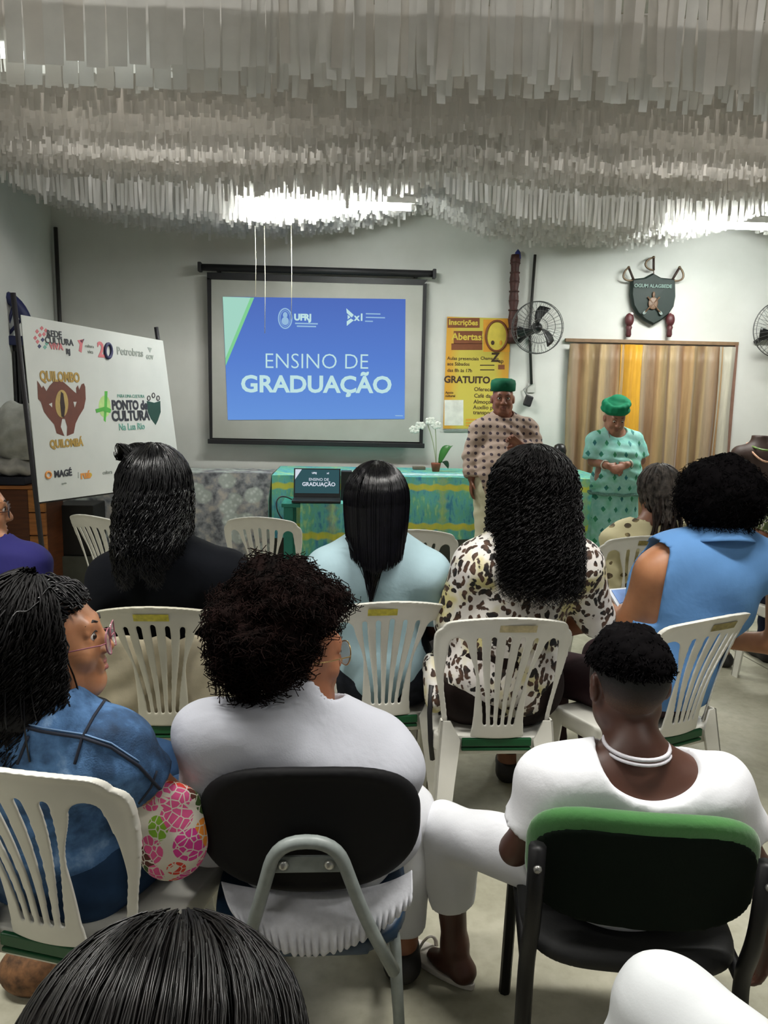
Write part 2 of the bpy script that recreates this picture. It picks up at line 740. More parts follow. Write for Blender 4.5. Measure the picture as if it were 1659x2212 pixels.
# ---------------------------------------------------------------- fringe garlands under the ceiling
def m_fringe(name, hx, tr):
    t = NT(name)
    c = t.ramp(t.noise(9, 3), [(0.3, tuple(v * 0.88 for v in hexc(hx)[:3]) + (1,)), (0.7, hexc(hx))])
    d = t.n('BsdfDiffuse', {0: c})
    tl = t.n('BsdfTranslucent', {0: c})
    g = t.n('BsdfGlossy', {0: (0.9, 0.9, 0.9, 1), 1: 0.35})
    m1 = t.n('MixShader', {0: tr, 1: d.outputs[0], 2: tl.outputs[0]})
    m2 = t.n('MixShader', {0: 0.05, 1: m1.outputs[0], 2: g.outputs[0]})
    t.t.links.new(m2.outputs[0], t.out.inputs[0])
    return t.m


MFR = m_fringe('white_fringe', 'e2e0dc', 0.45)
MFR2 = m_fringe('white_fringe_warm', 'dcd7d0', 0.40)
MFR3 = m_fringe('white_fringe_dim', 'd8d4ce', 0.15)  # shade on the middle rows put into a darker, less translucent copy
MCORD = plain('thin_cord', 'b8b2a6', 0.8)
TIES = [-2.5, 0.60, 3.35, 5.15]


def sag(x, depth):
    for a, b in zip(TIES[:-1], TIES[1:]):
        if x <= b:
            u = (x - a) / (b - a)
            return -depth * (1 - abs(2 * u - 1) ** 2.6)
    return 0.0


def strip_arrays(x, y, ztop, ln, w, lean, curl, ang):
    """a hanging paper strip: 4 rows x 2 verts"""
    t = np.linspace(0, 1, 4)
    c, s_ = cos(ang), sin(ang)
    px = x + lean * t * t
    py = y + curl * np.sin(t * 2.4)
    z = ztop - ln * t
    ww = w * (1 - 0.12 * t)
    A = np.stack([px - c * ww / 2, py - s_ * ww / 2, z], 1)
    B = np.stack([px + c * ww / 2, py + s_ * ww / 2, z], 1)
    V = np.empty((8, 3))
    V[0::2], V[1::2] = A, B
    return V, np.array([(2 * i, 2 * i + 1, 2 * i + 3, 2 * i + 2) for i in range(3)])


def garland(Y, zb, depth, w, length, label, single=False, x0=-2.45, x1=5.1, rag=0.03, tail=None, gap=1.0):
    """a string across the hall with a fringe of strips; zb = height of the strip ends at the tie points"""
    r = random.Random(int(Y * 1000))
    root = thing('fringe_garland', label, 'garland', (0, Y, zb + length), 0, 'white fringe garlands across the ceiling')
    xs = np.linspace(x0, x1, 60)
    Geo().tube([(x, Y, zb + length + sag(x, depth)) for x in xs], 0.003, 5).build('cord', MCORD, root)
    parts = []
    x = x0
    while x < x1:
        wide = single and x < -0.42
        ww = w * r.uniform(0.85, 1.15) if wide or not single else w * r.uniform(0.35, 0.7)
        ln = length + (r.uniform(-rag, rag) * (.3 if wide else 1)) + (r.random() < 0.05) * r.uniform(0, 0.06)
        if tail and tail[0] < x < tail[1] and r.random() < tail[2]:
            ln += r.uniform(0.02, tail[3])
        zt = zb + length + sag(x, depth)
        k = .35 if wide else 1
        V, Q = strip_arrays(x + ww / 2, Y + r.uniform(-.012, .012), zt, ln, ww, k * r.uniform(-.012, .012), k * r.uniform(-.022, .022), k * r.uniform(-.35, .35))
        if single:
            solid('strip', V, Q, MFR if r.random() < 0.7 else MFR2, root)
        else:
            parts.append((V, Q))
        x += ww * (1.0 if wide else r.uniform(0.75, 1.0)) * gap
    if parts:
        V, Q = join(*parts)
        o = solid('strips', V, Q, MFR if Y > 5.2 else MFR3, root)
        o['kind'] = 'stuff'


ORD = ['first', 'second', 'third', 'fourth', 'fifth', 'sixth', 'seventh', 'eighth', 'ninth', 'tenth', 'eleventh', 'twelfth',
       'thirteenth', 'fourteenth', 'fifteenth', 'sixteenth', 'seventeenth', 'eighteenth', 'nineteenth', 'twentieth', 'twenty-first',
       'twenty-second', 'twenty-third', 'twenty-fourth', 'twenty-fifth', 'twenty-sixth', 'twenty-seventh', 'twenty-eighth', 'twenty-ninth', 'thirtieth',
       'thirty-first', 'thirty-second', 'thirty-third', 'thirty-fourth', 'thirty-fifth', 'thirty-sixth', 'thirty-seventh', 'thirty-eighth']
rows = [(2.78, 2.60, 0.02, 0.066, 0.30, True, None, 1.0), (2.92, 2.585, 0.02, 0.062, 0.30, True, None, 1.0)]
Y = 3.10
while Y < 4.95:
    k = (Y - 3.10) / 1.85
    zb = 2.70 + 0.16 * k + 0.012 * sin(Y * 23)
    rows.append((Y, zb, 0.03 + 0.06 * k, 0.024, 0.24, False, (-1.0, 0.55, 0.30, 0.10) if Y > 4.5 else None, 1.0))
    Y += 0.098
Y = 5.66
while Y < 6.75:
    k = (Y - 5.66) / 1.09
    rows.append((Y, 3.00 + 0.07 * k, 0.24, 0.024, 0.24, False, None, 1.5 if Y < 5.79 else 1.0))
    Y += 0.095
for i, (Y, zb, dp, w, ln, single, tail, gap) in enumerate(rows):
    where = 'above the audience' if Y < 5.2 else 'close to the projection wall'
    garland(Y, zb, dp, w, ln, f'white paper fringe garland {where}, {ORD[i]} row from the camera', single, tail=tail, gap=gap, rag=.03 if single or Y > 5.2 else .016,
            x0=-1.75 if single else -2.45, x1=2.3 if single else 5.1)

# ---------------------------------------------------------------- lamps in the fringe
MTUBE = emit('lit_tube', (0.93, 1.0, 0.95, 1), 190.0)
MTUBE2 = emit('lit_tube_rear', (1.0, 0.98, 0.93, 1), 12.0)
MBATT = plain('lamp_metal', 'dcdcd8', 0.45)


def batten(x, y, z, label, ln=1.2, mt=None):
    r = thing('ceiling_lamp', label, 'lamp', (x, y, z))
    Geo().box((0, 0, 0.05), (ln + 0.06, 0.09, 0.05)).build('lamp_housing', MBATT, r, 0.006, True)
    Geo().tube([(-ln / 2, 0, 0), (ln / 2, 0, 0)], 0.016, 10).build('lamp_tube', mt or MTUBE, r, 0, True)
    for s in (-1, 1):
        Geo().box((s * (ln / 2 + 0.012), 0, 0.012), (0.024, 0.05, 0.055)).build('lamp_holder', MBATT, r, 0, True)
        Geo().tube([(s * 0.4, 0, 0.07), (s * 0.4, 0, CEIL - z)], 0.004, 5).build('lamp_hanger', MBATT, r, 0, True)


batten(-0.14, 5.80, 2.87, 'lit white tube lamp in the fringe above the projection screen')
batten(2.95, 5.85, 2.82, 'lit white tube lamp in the fringe above the curtained doorway')
MTUBE3 = emit('lit_tube_left', (0.93, 1.0, 0.95, 1), 4.0)
batten(-1.25, 3.02, 2.70, 'lit white tube lamp glowing behind the nearest fringe at upper left', mt=MTUBE3)
batten(-1.5, -0.6, 2.97, 'added white tube lamp, out of view at the rear left of the hall', mt=MTUBE2)  # the two rear fittings are added for the unseen fill light
batten(1.5, 0.4, 2.97, 'added white tube lamp, out of view at the rear right of the hall', mt=MTUBE2)
batten(-1.3, 1.55, 2.97, 'white tube lamp over the audience at left, in front of the fringe', mt=MTUBE2)
batten(0.9, 1.55, 2.97, 'white tube lamp over the audience at right, in front of the fringe', mt=MTUBE2)

batten(-0.9, 4.0, 3.69, 'added white tube lamp, hidden above the middle fringe rows at left', mt=MTUBE2)  # both fittings are added to hold the hidden lights over the fringe
batten(2.0, 4.0, 3.69, 'added white tube lamp, hidden above the middle fringe rows at right', mt=MTUBE2)

# threads hanging from the fringe before the screen
for px, yb, lab in ((551, 640, 'pale thread hanging before the screen, leftmost of three'), (571, 720, 'pale thread hanging before the screen, middle one of three'),
                    (629, 690, 'pale thread hanging before the screen, rightmost of three')):
    a, b = aty(px, 488, 6.0), aty(px, yb, 6.0)
    o = Geo().tube([(a[0], 6.0, a[2]), (a[0] + 0.004, 6.0, (a[2] + b[2]) / 2), (a[0], 6.0, b[2])], 0.0022, 5).build('hanging_thread', plain('pale_thread', 'e6e2c8', 0.6))
    tag(o, lab, 'thread', 'threads hanging before the screen')

# ---------------------------------------------------------------- wall pipes
MPIPE = plain('dark_pipe', '2a2826', 0.5)
a, b = aty(118, 490, 7.04), aty(121, 700, 7.04)
tag(Geo().tube([(a[0], 7.06, a[2]), (a[0] + .005, 7.06, 0.9)], 0.017, 10).build('conduit_pipe', MPIPE), 'dark thin pipe running down the wall near the left corner', 'pipe')

# ---------------------------------------------------------------- projection screen
MBLK = plain('screen_black', '17161a', 0.55)
def m_canvas():
    t = NT('screen_canvas')
    return t.done(t.ramp(t.noise(3, 3), [(0.3, hexc('a3a39b')), (0.7, hexc('aeaea8'))]), 0.9)


SY = 7.0
scr = thing('projection_screen', 'black framed projection screen with blue slide on front wall', 'screen', (-0.25, SY, 1.8))
def S(px, py, y=SY): 
    p = aty(px, py, y)
    return np.array([p[0], y, p[2]])
TL, TR, BL, BR = S(447, 600), S(922, 612), S(453, 956), S(913, 967)
Geo().hexa([TL + (0, .012, 0), TR + (0, .012, 0), TR + (0, .02, 0), TL + (0, .02, 0)][::1], [BL + (0, .012, 0), BR + (0, .012, 0), BR + (0, .02, 0), BL + (0, .02, 0)]).build('canvas_backing', MBLK, scr)
cTL, cTR, cBL, cBR = S(456, 602), S(914, 613), S(459, 946), S(906, 955)
def quad_sheet(nm, pts, y, mat, parent, t=0.002):
    pts = [np.array([p[0], y, p[2]]) for p in pts]
    bk = [p + (0, t, 0) for p in pts]
    g = Geo()
    n = len(pts)
    g.add(pts + bk, [tuple(range(n)), tuple(range(2 * n - 1, n - 1, -1))] + [(i, n + i, n + (i + 1) % n, (i + 1) % n) for i in range(n)])
    return g.build(nm, mat, parent)
quad_sheet('canvas', [cTL, cBL, cBR, cTR], SY + 0.006, m_canvas(), scr)
# border strips
quad_sheet('frame_border', [TL, S(453, 956), cBL, cTL], SY, MBLK, scr, .012)
quad_sheet('frame_border', [cTR, cBR, S(913, 967), TR], SY, MBLK, scr, .012)
quad_sheet('frame_border', [S(447, 588), TL + (0, 0, -.012), cTR + (0, 0, -.012), S(924, 604)], SY, MBLK, scr, .012)
h0, h1 = S(432, 577), S(938, 592)
Geo().tube([h0, h1], 0.030, 14).build('roller_housing', MBLK, scr)
for p in (h0, h1):
    Geo().box(p, (0.03, 0.08, 0.08)).build('end_cap', MBLK, scr, 0.006)
b0, b1 = S(449, 951), S(917, 961)
Geo().hexa([b0 + (0, -.012, -.03), b1 + (0, -.012, -.03), b1 + (0, .018, -.03), b0 + (0, .018, -.03)], [b0 + (0, -.012, .012), b1 + (0, -.012, .012), b1 + (0, .018, .012), b0 + (0, .018, .012)]).build('bottom_bar', MBLK, scr, .004)
for px in (470, 900):
    q = S(px, 578 + (px - 432) * .03)
    Geo().box(q + (0, .05, .0), (.03, .10, .05)).build('wall_bracket', MBLK, scr, .003)
# the projected slide
def m_slide():
    t = NT('projected_slide')
    z = t.sep()[2]
    k = t.n('MapRange', {0: z, 1: -0.5, 2: 0.6}).outputs[0]
    col = t.ramp(k, [(0.0, hexc('6f9fea')), (0.5, hexc('5f88dc')), (1.0, hexc('5674c6'))])
    e = t.n('Emission', {0: col, 1: 0.86})
    t.t.links.new(e.outputs[0], t.out.inputs[0])
    return t.m
MS = m_slide()
MMINT = emit('slide_mint', hexc('a9dccb'), 0.92)
MMINT2 = emit('slide_mint_edge', hexc('86d79a'), 0.9)
MLET = emit('slide_letters', hexc('c3e6e8'), 0.95)
MLET2 = emit('slide_letters_faint', hexc('9cc3e6'), 0.9)
sTL, sTR, sBL, sBR = S(481, 641), S(876, 646), S(492, 907), S(874, 905)
slide = quad_sheet('slide', [sTL, sBL, sBR, sTR], SY + 0.002, MS, scr, .003)
quad_sheet('slide_corner', [sTL, S(487.5, 790), S(549, 643)], SY + 0.0002, MMINT2, slide, .0012)
quad_sheet('slide_corner', [sTL, S(487, 774), S(541, 643)], SY - 0.001, MMINT, slide, .0012)
ux = (sTR - sTL) / np.linalg.norm(sTR - sTL)
uz = np.array([0, 0, 1.0])
text('ENSINO DE', 0.19, S(684, 782, SY), ux, uz, MLET, slide, bold=-0.002, sx=0.96)
text('GRADUAÇÃO', 0.205, S(684, 832, SY), ux, uz, MLET, slide, bold=0.006, sx=1.04)
text('UFRJ', 0.075, S(654, 686, SY), ux, uz, MLET, slide, bold=0.004)
for k, (w, y) in enumerate(((0.20, 699), (0.17, 705))):
    Geo().box(S(662, y, SY), (w, 0.001, 0.012)).build('slide_line', MLET2, slide)
# seal and second emblem
g = Geo()
c = S(616, 688, SY)
g.tube([c + (0.058 * cos(a), 0, 0.085 * sin(a)) for a in np.linspace(0, 2 * pi, 29)[:-1]], 0.006, 6, True)
g.tube([c + (0.044 * cos(a), 0, 0.068 * sin(a)) for a in np.linspace(0, 2 * pi, 29)[:-1]], 0.0025, 6, True)
g.ball(c + (0, 0, 0.03), (0.02, 0.002, 0.026), 12, 8)
g.ball(c + (0, 0, -0.022), (0.032, 0.002, 0.035), 12, 8)
g.build('seal', MLET2, slide)
g = Geo()
for pts in ([(748, 666), (749, 676), (760, 686), (764, 680)], [(749, 704), (749, 694), (758, 688), (764, 692)], [(751, 680), (751, 690), (757, 685)]):
    P = [S(x, y, SY) for x, y in pts]
    g.add(P + [p + (0, .001, 0) for p in P], [tuple(range(len(P))), tuple(range(2 * len(P) - 1, len(P) - 1, -1))])
g.build('emblem', MLET, slide)
text('x1', 0.085, S(776, 686, SY), ux, uz, MLET, slide, bold=0.003)
for k, (w, y, x) in enumerate(((0.13, 678, 806), (0.17, 686, 811), (0.07, 694, 797))):
    Geo().box(S(x, y, SY), (w, 0.001, 0.010)).build('slide_line', MLET2, slide)
Geo().box(S(862, 898, SY), (0.07, 0.001, 0.008)).build('slide_line', MLET2, slide)

# ---------------------------------------------------------------- yellow poster
PY = 7.085
pst = thing('poster', 'yellow and orange event poster with brown lettering beside the screen', 'poster', (1.2, PY, 1.76))
def P_(px, py, y=PY):
    p = aty(px, py, y)
    return np.array([p[0], y, p[2]])
pw = [P_(966, 684), P_(957, 926), P_(1094, 926), P_(1103, 688)]
def m_poster():
    t = NT('poster_paper')
    s = t.sep()
    side = t.math('ABSOLUTE', s[0])
    col = t.ramp(t.math('ADD', side, t.math('MULTIPLY', t.noise(6, 3), 0.06)), [(0.19, hexc('c9b94e')), (0.28, hexc('cf9a34'))])
    return t.done(col, 0.5)
sheet = quad_sheet('sheet', pw, PY, m_poster(), pst, .004)
MBRN = plain('poster_brown', '7a4426', 0.6)
MBRN2 = plain('poster_dark_brown', '3c2716', 0.6)
MYEL = plain('poster_yellow', 'd3bd4a', 0.6)
MORG = plain('poster_orange', 'd9982f', 0.6)
MWHT = plain('poster_white', 'dcdcd4', 0.6)
def pbox(x0, y0, x1, y1, mat, nm='print', d=0.0012):
    quad_sheet(nm, [P_(x0, y0), P_(x0, y1), P_(x1, y1), P_(x1, y0)], PY - d, mat, sheet, d)
pbox(967, 687, 1036, 708, MBRN)
pbox(980, 715, 1042, 743, MBRN)
pbox(975, 742, 1042, 756, MBRN)
pbox(1044, 690, 1101, 760, MORG)
pux, puz = np.array([1, 0, 0.0]), np.array([0, 0, 1.0])
text('Inscrições', 0.066, P_(1001, 697, PY - .002), pux, puz, MYEL, sheet, bold=.002)
text('Abertas!', 0.085, P_(1011, 728, PY - .002), pux, puz, MYEL, sheet, bold=.002)
g = Geo()
c = P_(1073, 726, PY - .003)
g.tube([c + (0.098 * cos(a), 0, 0.135 * sin(a)) for a in np.linspace(0, 2 * pi, 33)[:-1]], 0.011, 6, True)
g.build('round_frame', MBRN, sheet)
Geo().ball(c + (0, .002, 0), (0.09, 0.002, 0.125), 24, 12).build('round_picture', MYEL, sheet)
Geo().ball(c + (-.035, -.002, -.06), (0.016, 0.002, 0.02), 12, 8).build('print', MBRN2, sheet)
Geo().ball(c + (.04, -.002, -.06), (0.012, 0.002, 0.022), 12, 8).build('print', MORG, sheet)
for s_, sz, x, y, al in (('Aulas presenciais', .042, 966, 774, 'LEFT'), ('aos Sábados', .042, 966, 786, 'LEFT'), ('das 8h às 17h', .042, 966, 800, 'LEFT'),
                         ('Chama no', .04, 1038, 774, 'LEFT'), ('ap', .05, 1077, 780, 'LEFT'), ('Oferecemos', .05, 1024, 841, 'LEFT'), ('Café da manhã', .05, 1024, 855, 'LEFT'),
                         ('Almoço', .05, 1023, 868, 'LEFT'), ('Auxílio para', .05, 1022, 880, 'LEFT'), ('transporte', .05, 1022, 891, 'LEFT'),
                         ('Apoio', .03, 962, 848, 'LEFT'), ('cultural', .03, 962, 855, 'LEFT')):
    text(s_, sz, P_(x, y, PY - .001), pux, puz, MBRN2, sheet, bold=.0006, align=al)
text('Z', 0.11, P_(1070, 773, PY - .001), pux, puz, MBRN2, sheet, bold=.004)
text('GRATUITO', 0.085, P_(1009, 821, PY - .001), pux, puz, MBRN2, sheet, bold=.003)
for x0, y0, x1 in ((1037, 788, 1068), (1037, 798, 1068)):
    pbox(x0, y0, x1, y0 + 2, MBRN2)
pbox(1076, 788, 1090, 798, MBRN)
pbox(960, 864, 1001, 919, MWHT)
for y in (905, 912, 918):
    pbox(1006, y, 1030, y + 3, MORG)
Geo().tube([P_(957, 928, PY - .004), P_(1096, 928, PY - .004)], 0.006, 6).build('bottom_rod', plain('rod_grey', '9aa09a', .4), pst)

# ---------------------------------------------------------------- carved staff, wall fan
a, b = aty(1113, 540, 7.05), aty(1106, 742, 7.05)
st = thing('carved_staff', 'tall dark red carved wooden staff with blue top against wall', 'staff', (a[0], 7.05, b[2]))
MDW = plain('dark_carved_wood', '43211c', 0.6, 0.35, 30, 0.5, 70)
L = a[2] - b[2]
g = Geo()
prof = [(0.040 + 0.006 * sin(k * 1.9), k / 15 * L * 0.95) for k in range(16)]
g.lathe(prof, (b[0] + 0.0, 7.05, b[2]), 12)
shaft = g.build('shaft', MDW, st)
for k in range(9):
    z = b[2] + (k + .6) * L * .1
    Geo().tube([(b[0] + .041 * cos(t), 7.05 + .041 * sin(t), z) for t in np.linspace(0, 2 * pi, 13)[:-1]], .007, 6, True).build('carved_ring', MDW, shaft)
Geo().lathe([(.022, 0), (.03, .02), (.024, .07), (.0, .10)], (b[0] + .02, 7.05, a[2] - .09), 12).build('top_knob', plain('blue_paint', '23307a', .5), st)


def wall_fan(px, py, rpx, label, Y=6.86, blades=True):
    c = aty(px, py, Y)
    c[1] = Y
    R = rpx / 232.0
    f = thing('wall_fan', label, 'fan', (c[0], WY, c[2]))
    md = plain('fan_black', '141416', 0.4)
    mg = plain('fan_wire', '4a4b4a', 0.4)
    g = Geo()
    for rr, dy in ((R, 0), (R * .99, -.05), (R * .62, -.09), (R * .3, -.11)):
        g.tube([c + (rr * cos(t), dy, rr * sin(t)) for t in np.linspace(0, 2 * pi, 37)[:-1]], .0028 if rr < R else .005, 5, True)
    for t in np.linspace(0, 2 * pi, 37)[:-1]:
        d = np.array([cos(t), 0, sin(t)])
        g.tube([c + d * R * .2 + (0, -.115, 0), c + d * R * .62 + (0, -.09, 0), c + d * R * .99 + (0, -.05, 0), c + d * R], .0014, 4)
        g.tube([c + d * R, c + d * R * .9 + (0, .05, 0), c + d * R * .3 + (0, .07, 0)], .0014, 4)
    g.build('cage', mg, f)
    Geo().ball(c + (0, .02, 0), (.05, .09, .05), 14, 8).build('motor', md, f)
    for k in range(3):
        t0 = radians(100 + 120 * k)
        def fn(u, v, t0=t0):
            rr = R * (.12 + .72 * u)
            t = t0 - .5 * u + (v - .5) * (.5 + .15 * sin(u * pi))
            return c + (rr * cos(t), -.03 + (v - .5) * .05, rr * sin(t))
        Geo().grid(fn, 7, 4).build('fan_blade', md, f, solidify=.004)
    Geo().tube([c + (0, .08, -.02), c + (-.06, .16, -.05), (c[0] - .1, WY - .01, c[2] - .1)], .022, 8).build('wall_arm', md, f)
    return f, c


f, c = wall_fan(1160, 708, 52, 'black wall fan with wire cage beside the yellow poster')
a, b = aty(1156, 550, 7.08), aty(1148, 830, 7.08)
Geo().tube([(a[0], 7.08, a[2]), (a[0] - .02, 7.08, c[2]), (b[0], 7.08, b[2])], .013, 8).build('cable_pipe', MPIPE, f)
p = aty(1141, 866, 7.05)
w = thing('switch_box', 'dark hanging switch box at the end of the fan cable', 'switch', (p[0], 7.05, p[2]))
Geo().box((0, 0, 0), (.07, .05, .10), Matrix.Rotation(.3, 3, 'Y')).build('box', MBLK, w, .012, True)
Geo().tube([(-.01, .02, .05), (-.04, .03, .10), (.02, .03, .15)], .007, 6).build('cable', plain('grey_cable', '8d908c', .5), w, 0, True)
Geo().box((.03, .04, .12), (.07, .01, .09)).build('plate', plain('switch_plate', 'bfc0ba', .5), w, .004, True)
wall_fan(1686, 712, 58, 'grey wire cage fan at the right edge of the front wall')

# ---------------------------------------------------------------- shield with swords
c = aty(1410, 645, 7.04)
sh = thing('wall_shield', 'dark green shield with three sword hilts above the curtained doorway', 'shield', (c[0], 7.06, c[2]))
MSH = plain('shield_green', '0a1f1a', 0.6)
MSIL = plain('old_brass', '6b5a48', 0.4, Metallic=0.6)
def K(px, py, y=7.04):
    p = aty(px, py, y)
    return np.array([p[0], y, p[2]])
out = [(1410, 590), (1428, 600), (1458, 603), (1459, 640), (1455, 662), (1443, 680), (1425, 694), (1410, 702), (1393, 693), (1376, 678), (1366, 660), (1362, 636), (1364, 603), (1392, 600)]
P = [K(*q) for q in out]
g = Geo()
n = len(P)
cc = np.mean(P, 0)
F_ = [cc + (p - cc) * .93 + (0, -.022, 0) for p in P]
g.add([p + (0, .03, 0) for p in P] + P + F_ + [cc + (0, -.035, 0)], [(i, (i + 1) % n, n + (i + 1) % n, n + i)[::-1] for i in range(n)] + [(n + i, n + (i + 1) % n, 2 * n + (i + 1) % n, 2 * n + i)[::-1] for i in range(n)] + [(2 * n + i, 3 * n, 2 * n + (i + 1) % n) for i in range(n)])
plate = g.build('shield_plate', MSH, sh)
text('OGUM ALAGBEDE', 0.042, K(1411, 618, 7.002), pux, puz, plain('shield_letters', '6f8a82', .5), plate, bold=.001)
def hilt(a, b, side, tip=None):
    a, b = K(*a, 7.03), K(*b, 7.03)
    h = thing('sword', 'brass sword hilt with curved guard, ' + side, 'sword', tuple(b))
    d = (a - b) / np.linalg.norm(a - b)
    nrm = np.array([d[2], 0, -d[0]])
    Geo().tube([b, a], .011, 8).build('grip', plain('sword_grip', '33231d', .6), h)
    s_ = -1 if 'left' in side or 'upper' in side else 1
    L = np.linalg.norm(a - b)
    Geo().tube([b + d * L * t + s_ * nrm * .075 * sin(t * pi) ** .6 for t in np.linspace(0, 1, 15)], .009, 6).build('guard', MSIL, h)
    Geo().ball(a, .014, 8, 6).build('pommel', MSIL, h)
    Geo().tube([b, b - d * .35], .009, 6, flat=.3).build('blade', MSIL, h)
hilt((1358, 578), (1369, 605), 'left of the green shield')
hilt((1412, 556), (1412, 584), 'upper middle of the green shield')
hilt((1468, 578), (1452, 605), 'right of the green shield')
g = Geo()
c = K(1411, 655, 6.995)
g.ball(c + (0, 0, 0), (.045, .006, .055), 14, 8)
for s_ in (-1, 1):
    g.tube([c + (-s_ * .075, 0, -.085), c + (s_ * .055, -.003, .055)], .007, 6)
g.ball(c + (0, 0, .075), (.014, .006, .028), 8, 6)
g.build('crest', plain('crest_copper', '6d5340', .45), plate)
for s_ in (-1, 1):
    Geo().ball(c + (s_ * .075, -.001, -.085), (.022, .005, .014), 8, 6, Matrix.Rotation(s_ * .8, 3, 'Y')).build('crest_foot', plain('crest_silver', '8c9a96', .4), plate)
def carved(px, lab):
    a = K(px, 678, 7.05)
    b = K(px - 1, 728, 7.05)
    h = thing('carved_figure', lab, 'carving', tuple(b), 0, 'carved figures under the shield')
    L = a[2] - b[2]
    m = plain('carved_red_wood', '4a1c20', .5, .3, 25)
    Geo().lathe([(.018, 0), (.026, .02), (.022, L * .3), (.03, L * .42), (.02, L * .5)], tuple(b), 12).build('stem', m, h)
    Geo().ball(b + (0, 0, L * .74), (.042, .035, L * .30), 14, 10).build('head', m, h)
    Geo().ball(b + (.015, 0, L * 1.0), (.022, .02, .016), 8, 6).build('cap', plain('carved_white', 'cfc7c4', .5), h)
carved(1358, 'small dark red carved figure on wall, left below the shield')
carved(1446, 'small dark red carved figure on wall, right below the shield')

# ---------------------------------------------------------------- curtained doorway
dl, dr, dt = 2.03, 3.585, 2.055
struct(Geo().box(((dl + dr) / 2, WY - .012, dt + .012), (dr - dl + .06, .05, .03)).build('door_1', plain('door_wood', '7d6348', .6)))
struct(Geo().box((dr + .012, WY - .012, dt / 2), (.03, .05, dt)).build('trim_2', plain('door_wood_red', '7a5a4c', .6)))
def m_curtain(name, stops, sc):
    t = NT(name)
    x = t.sep()[0]
    v = t.math('ADD', t.math('MULTIPLY', x, sc), t.math('MULTIPLY', t.noise(2.2, 3, vec=t.obj((3, 3, 0.12))), 0.75))
    col = t.ramp(t.math('FRACT', v), stops)
    col = t.mix(0.35, col, t.mix(1.0, col, t.ramp(t.noise(14, 4, vec=t.obj((6, 6, 0.6))), [(0.3, (.5, .48, .45, 1)), (.7, (1, 1, 1, 1))]), 'MULTIPLY'))
    return t.done(col, 0.55, Sheen_Weight=0.3)
MC1 = m_curtain('striped_curtain', [(0, hexc('7d5a38')), (.18, hexc('a8895e')), (.35, hexc('8a7550')), (.5, hexc('6d5236')), (.62, hexc('b39a70')), (.8, hexc('96826a')), (1, hexc('7d5a38'))], 3.1)
MC2 = m_curtain('gold_curtain', [(0, hexc('d09a18')), (.5, hexc('c08a10')), (1, hexc('e0aa28'))], 2)
MC3 = m_curtain('grey_curtain', [(0, hexc('a39c8c')), (.5, hexc('b9b3a2')), (1, hexc('94897a'))], 4)
def curtain(x0, x1, ph, amp, mat, label, y, grp=None, folds=9):
    n = max(24, int((x1 - x0) * 90))
    g = Geo()
    def fn(u, v):
        x = x0 + (x1 - x0) * u
        a = amp * (0.45 + 0.55 * v)
        return (x + .006 * sin(v * 9 + x * 20), y + a * sin(x * folds * 2 * pi + ph + .5 * sin(v * 3 + x * 7)) + a * .45 * sin(x * folds * 4.7 + ph), (dt - .02) * (1 - v) + .03 * v)
    g.grid(fn, n, 14)
    o = g.build('curtain', mat, None, solidify=.003)
    tag(o, label, 'curtain', grp)
curtain(2.03, 2.53, 0, .028, MC1, 'brown and gold striped curtain in doorway, left of the yellow one', WY - .065)
curtain(2.50, 2.70, 1, .024, MC2, 'bright golden yellow curtain strip in the middle of the doorway', WY - .085, folds=8)
curtain(2.67, 3.46, 2, .028, MC1, 'brown and gold striped curtain in doorway, right of the yellow one', WY - .065)
curtain(3.43, 3.58, 0, .018, MC3, 'pale grey curtain strip at the right end of the doorway', WY - .06)

# ================================================================ WHITE PLASTIC CHAIRS
MPL = plain('white_plastic', 'd8d6cc', 0.38, 0.06, 9, 0.05, 90)
MPLB = plain('beige_plastic', 'c6c2b0', 0.42, 0.07, 9, 0.05, 90)
MGRN = plain('green_plastic', '0a4a26', 0.45)


def smoothstep(a, b, x):
    t = np.clip((x - a) / (b - a), 0, 1)
    return t * t * (3 - 2 * t)


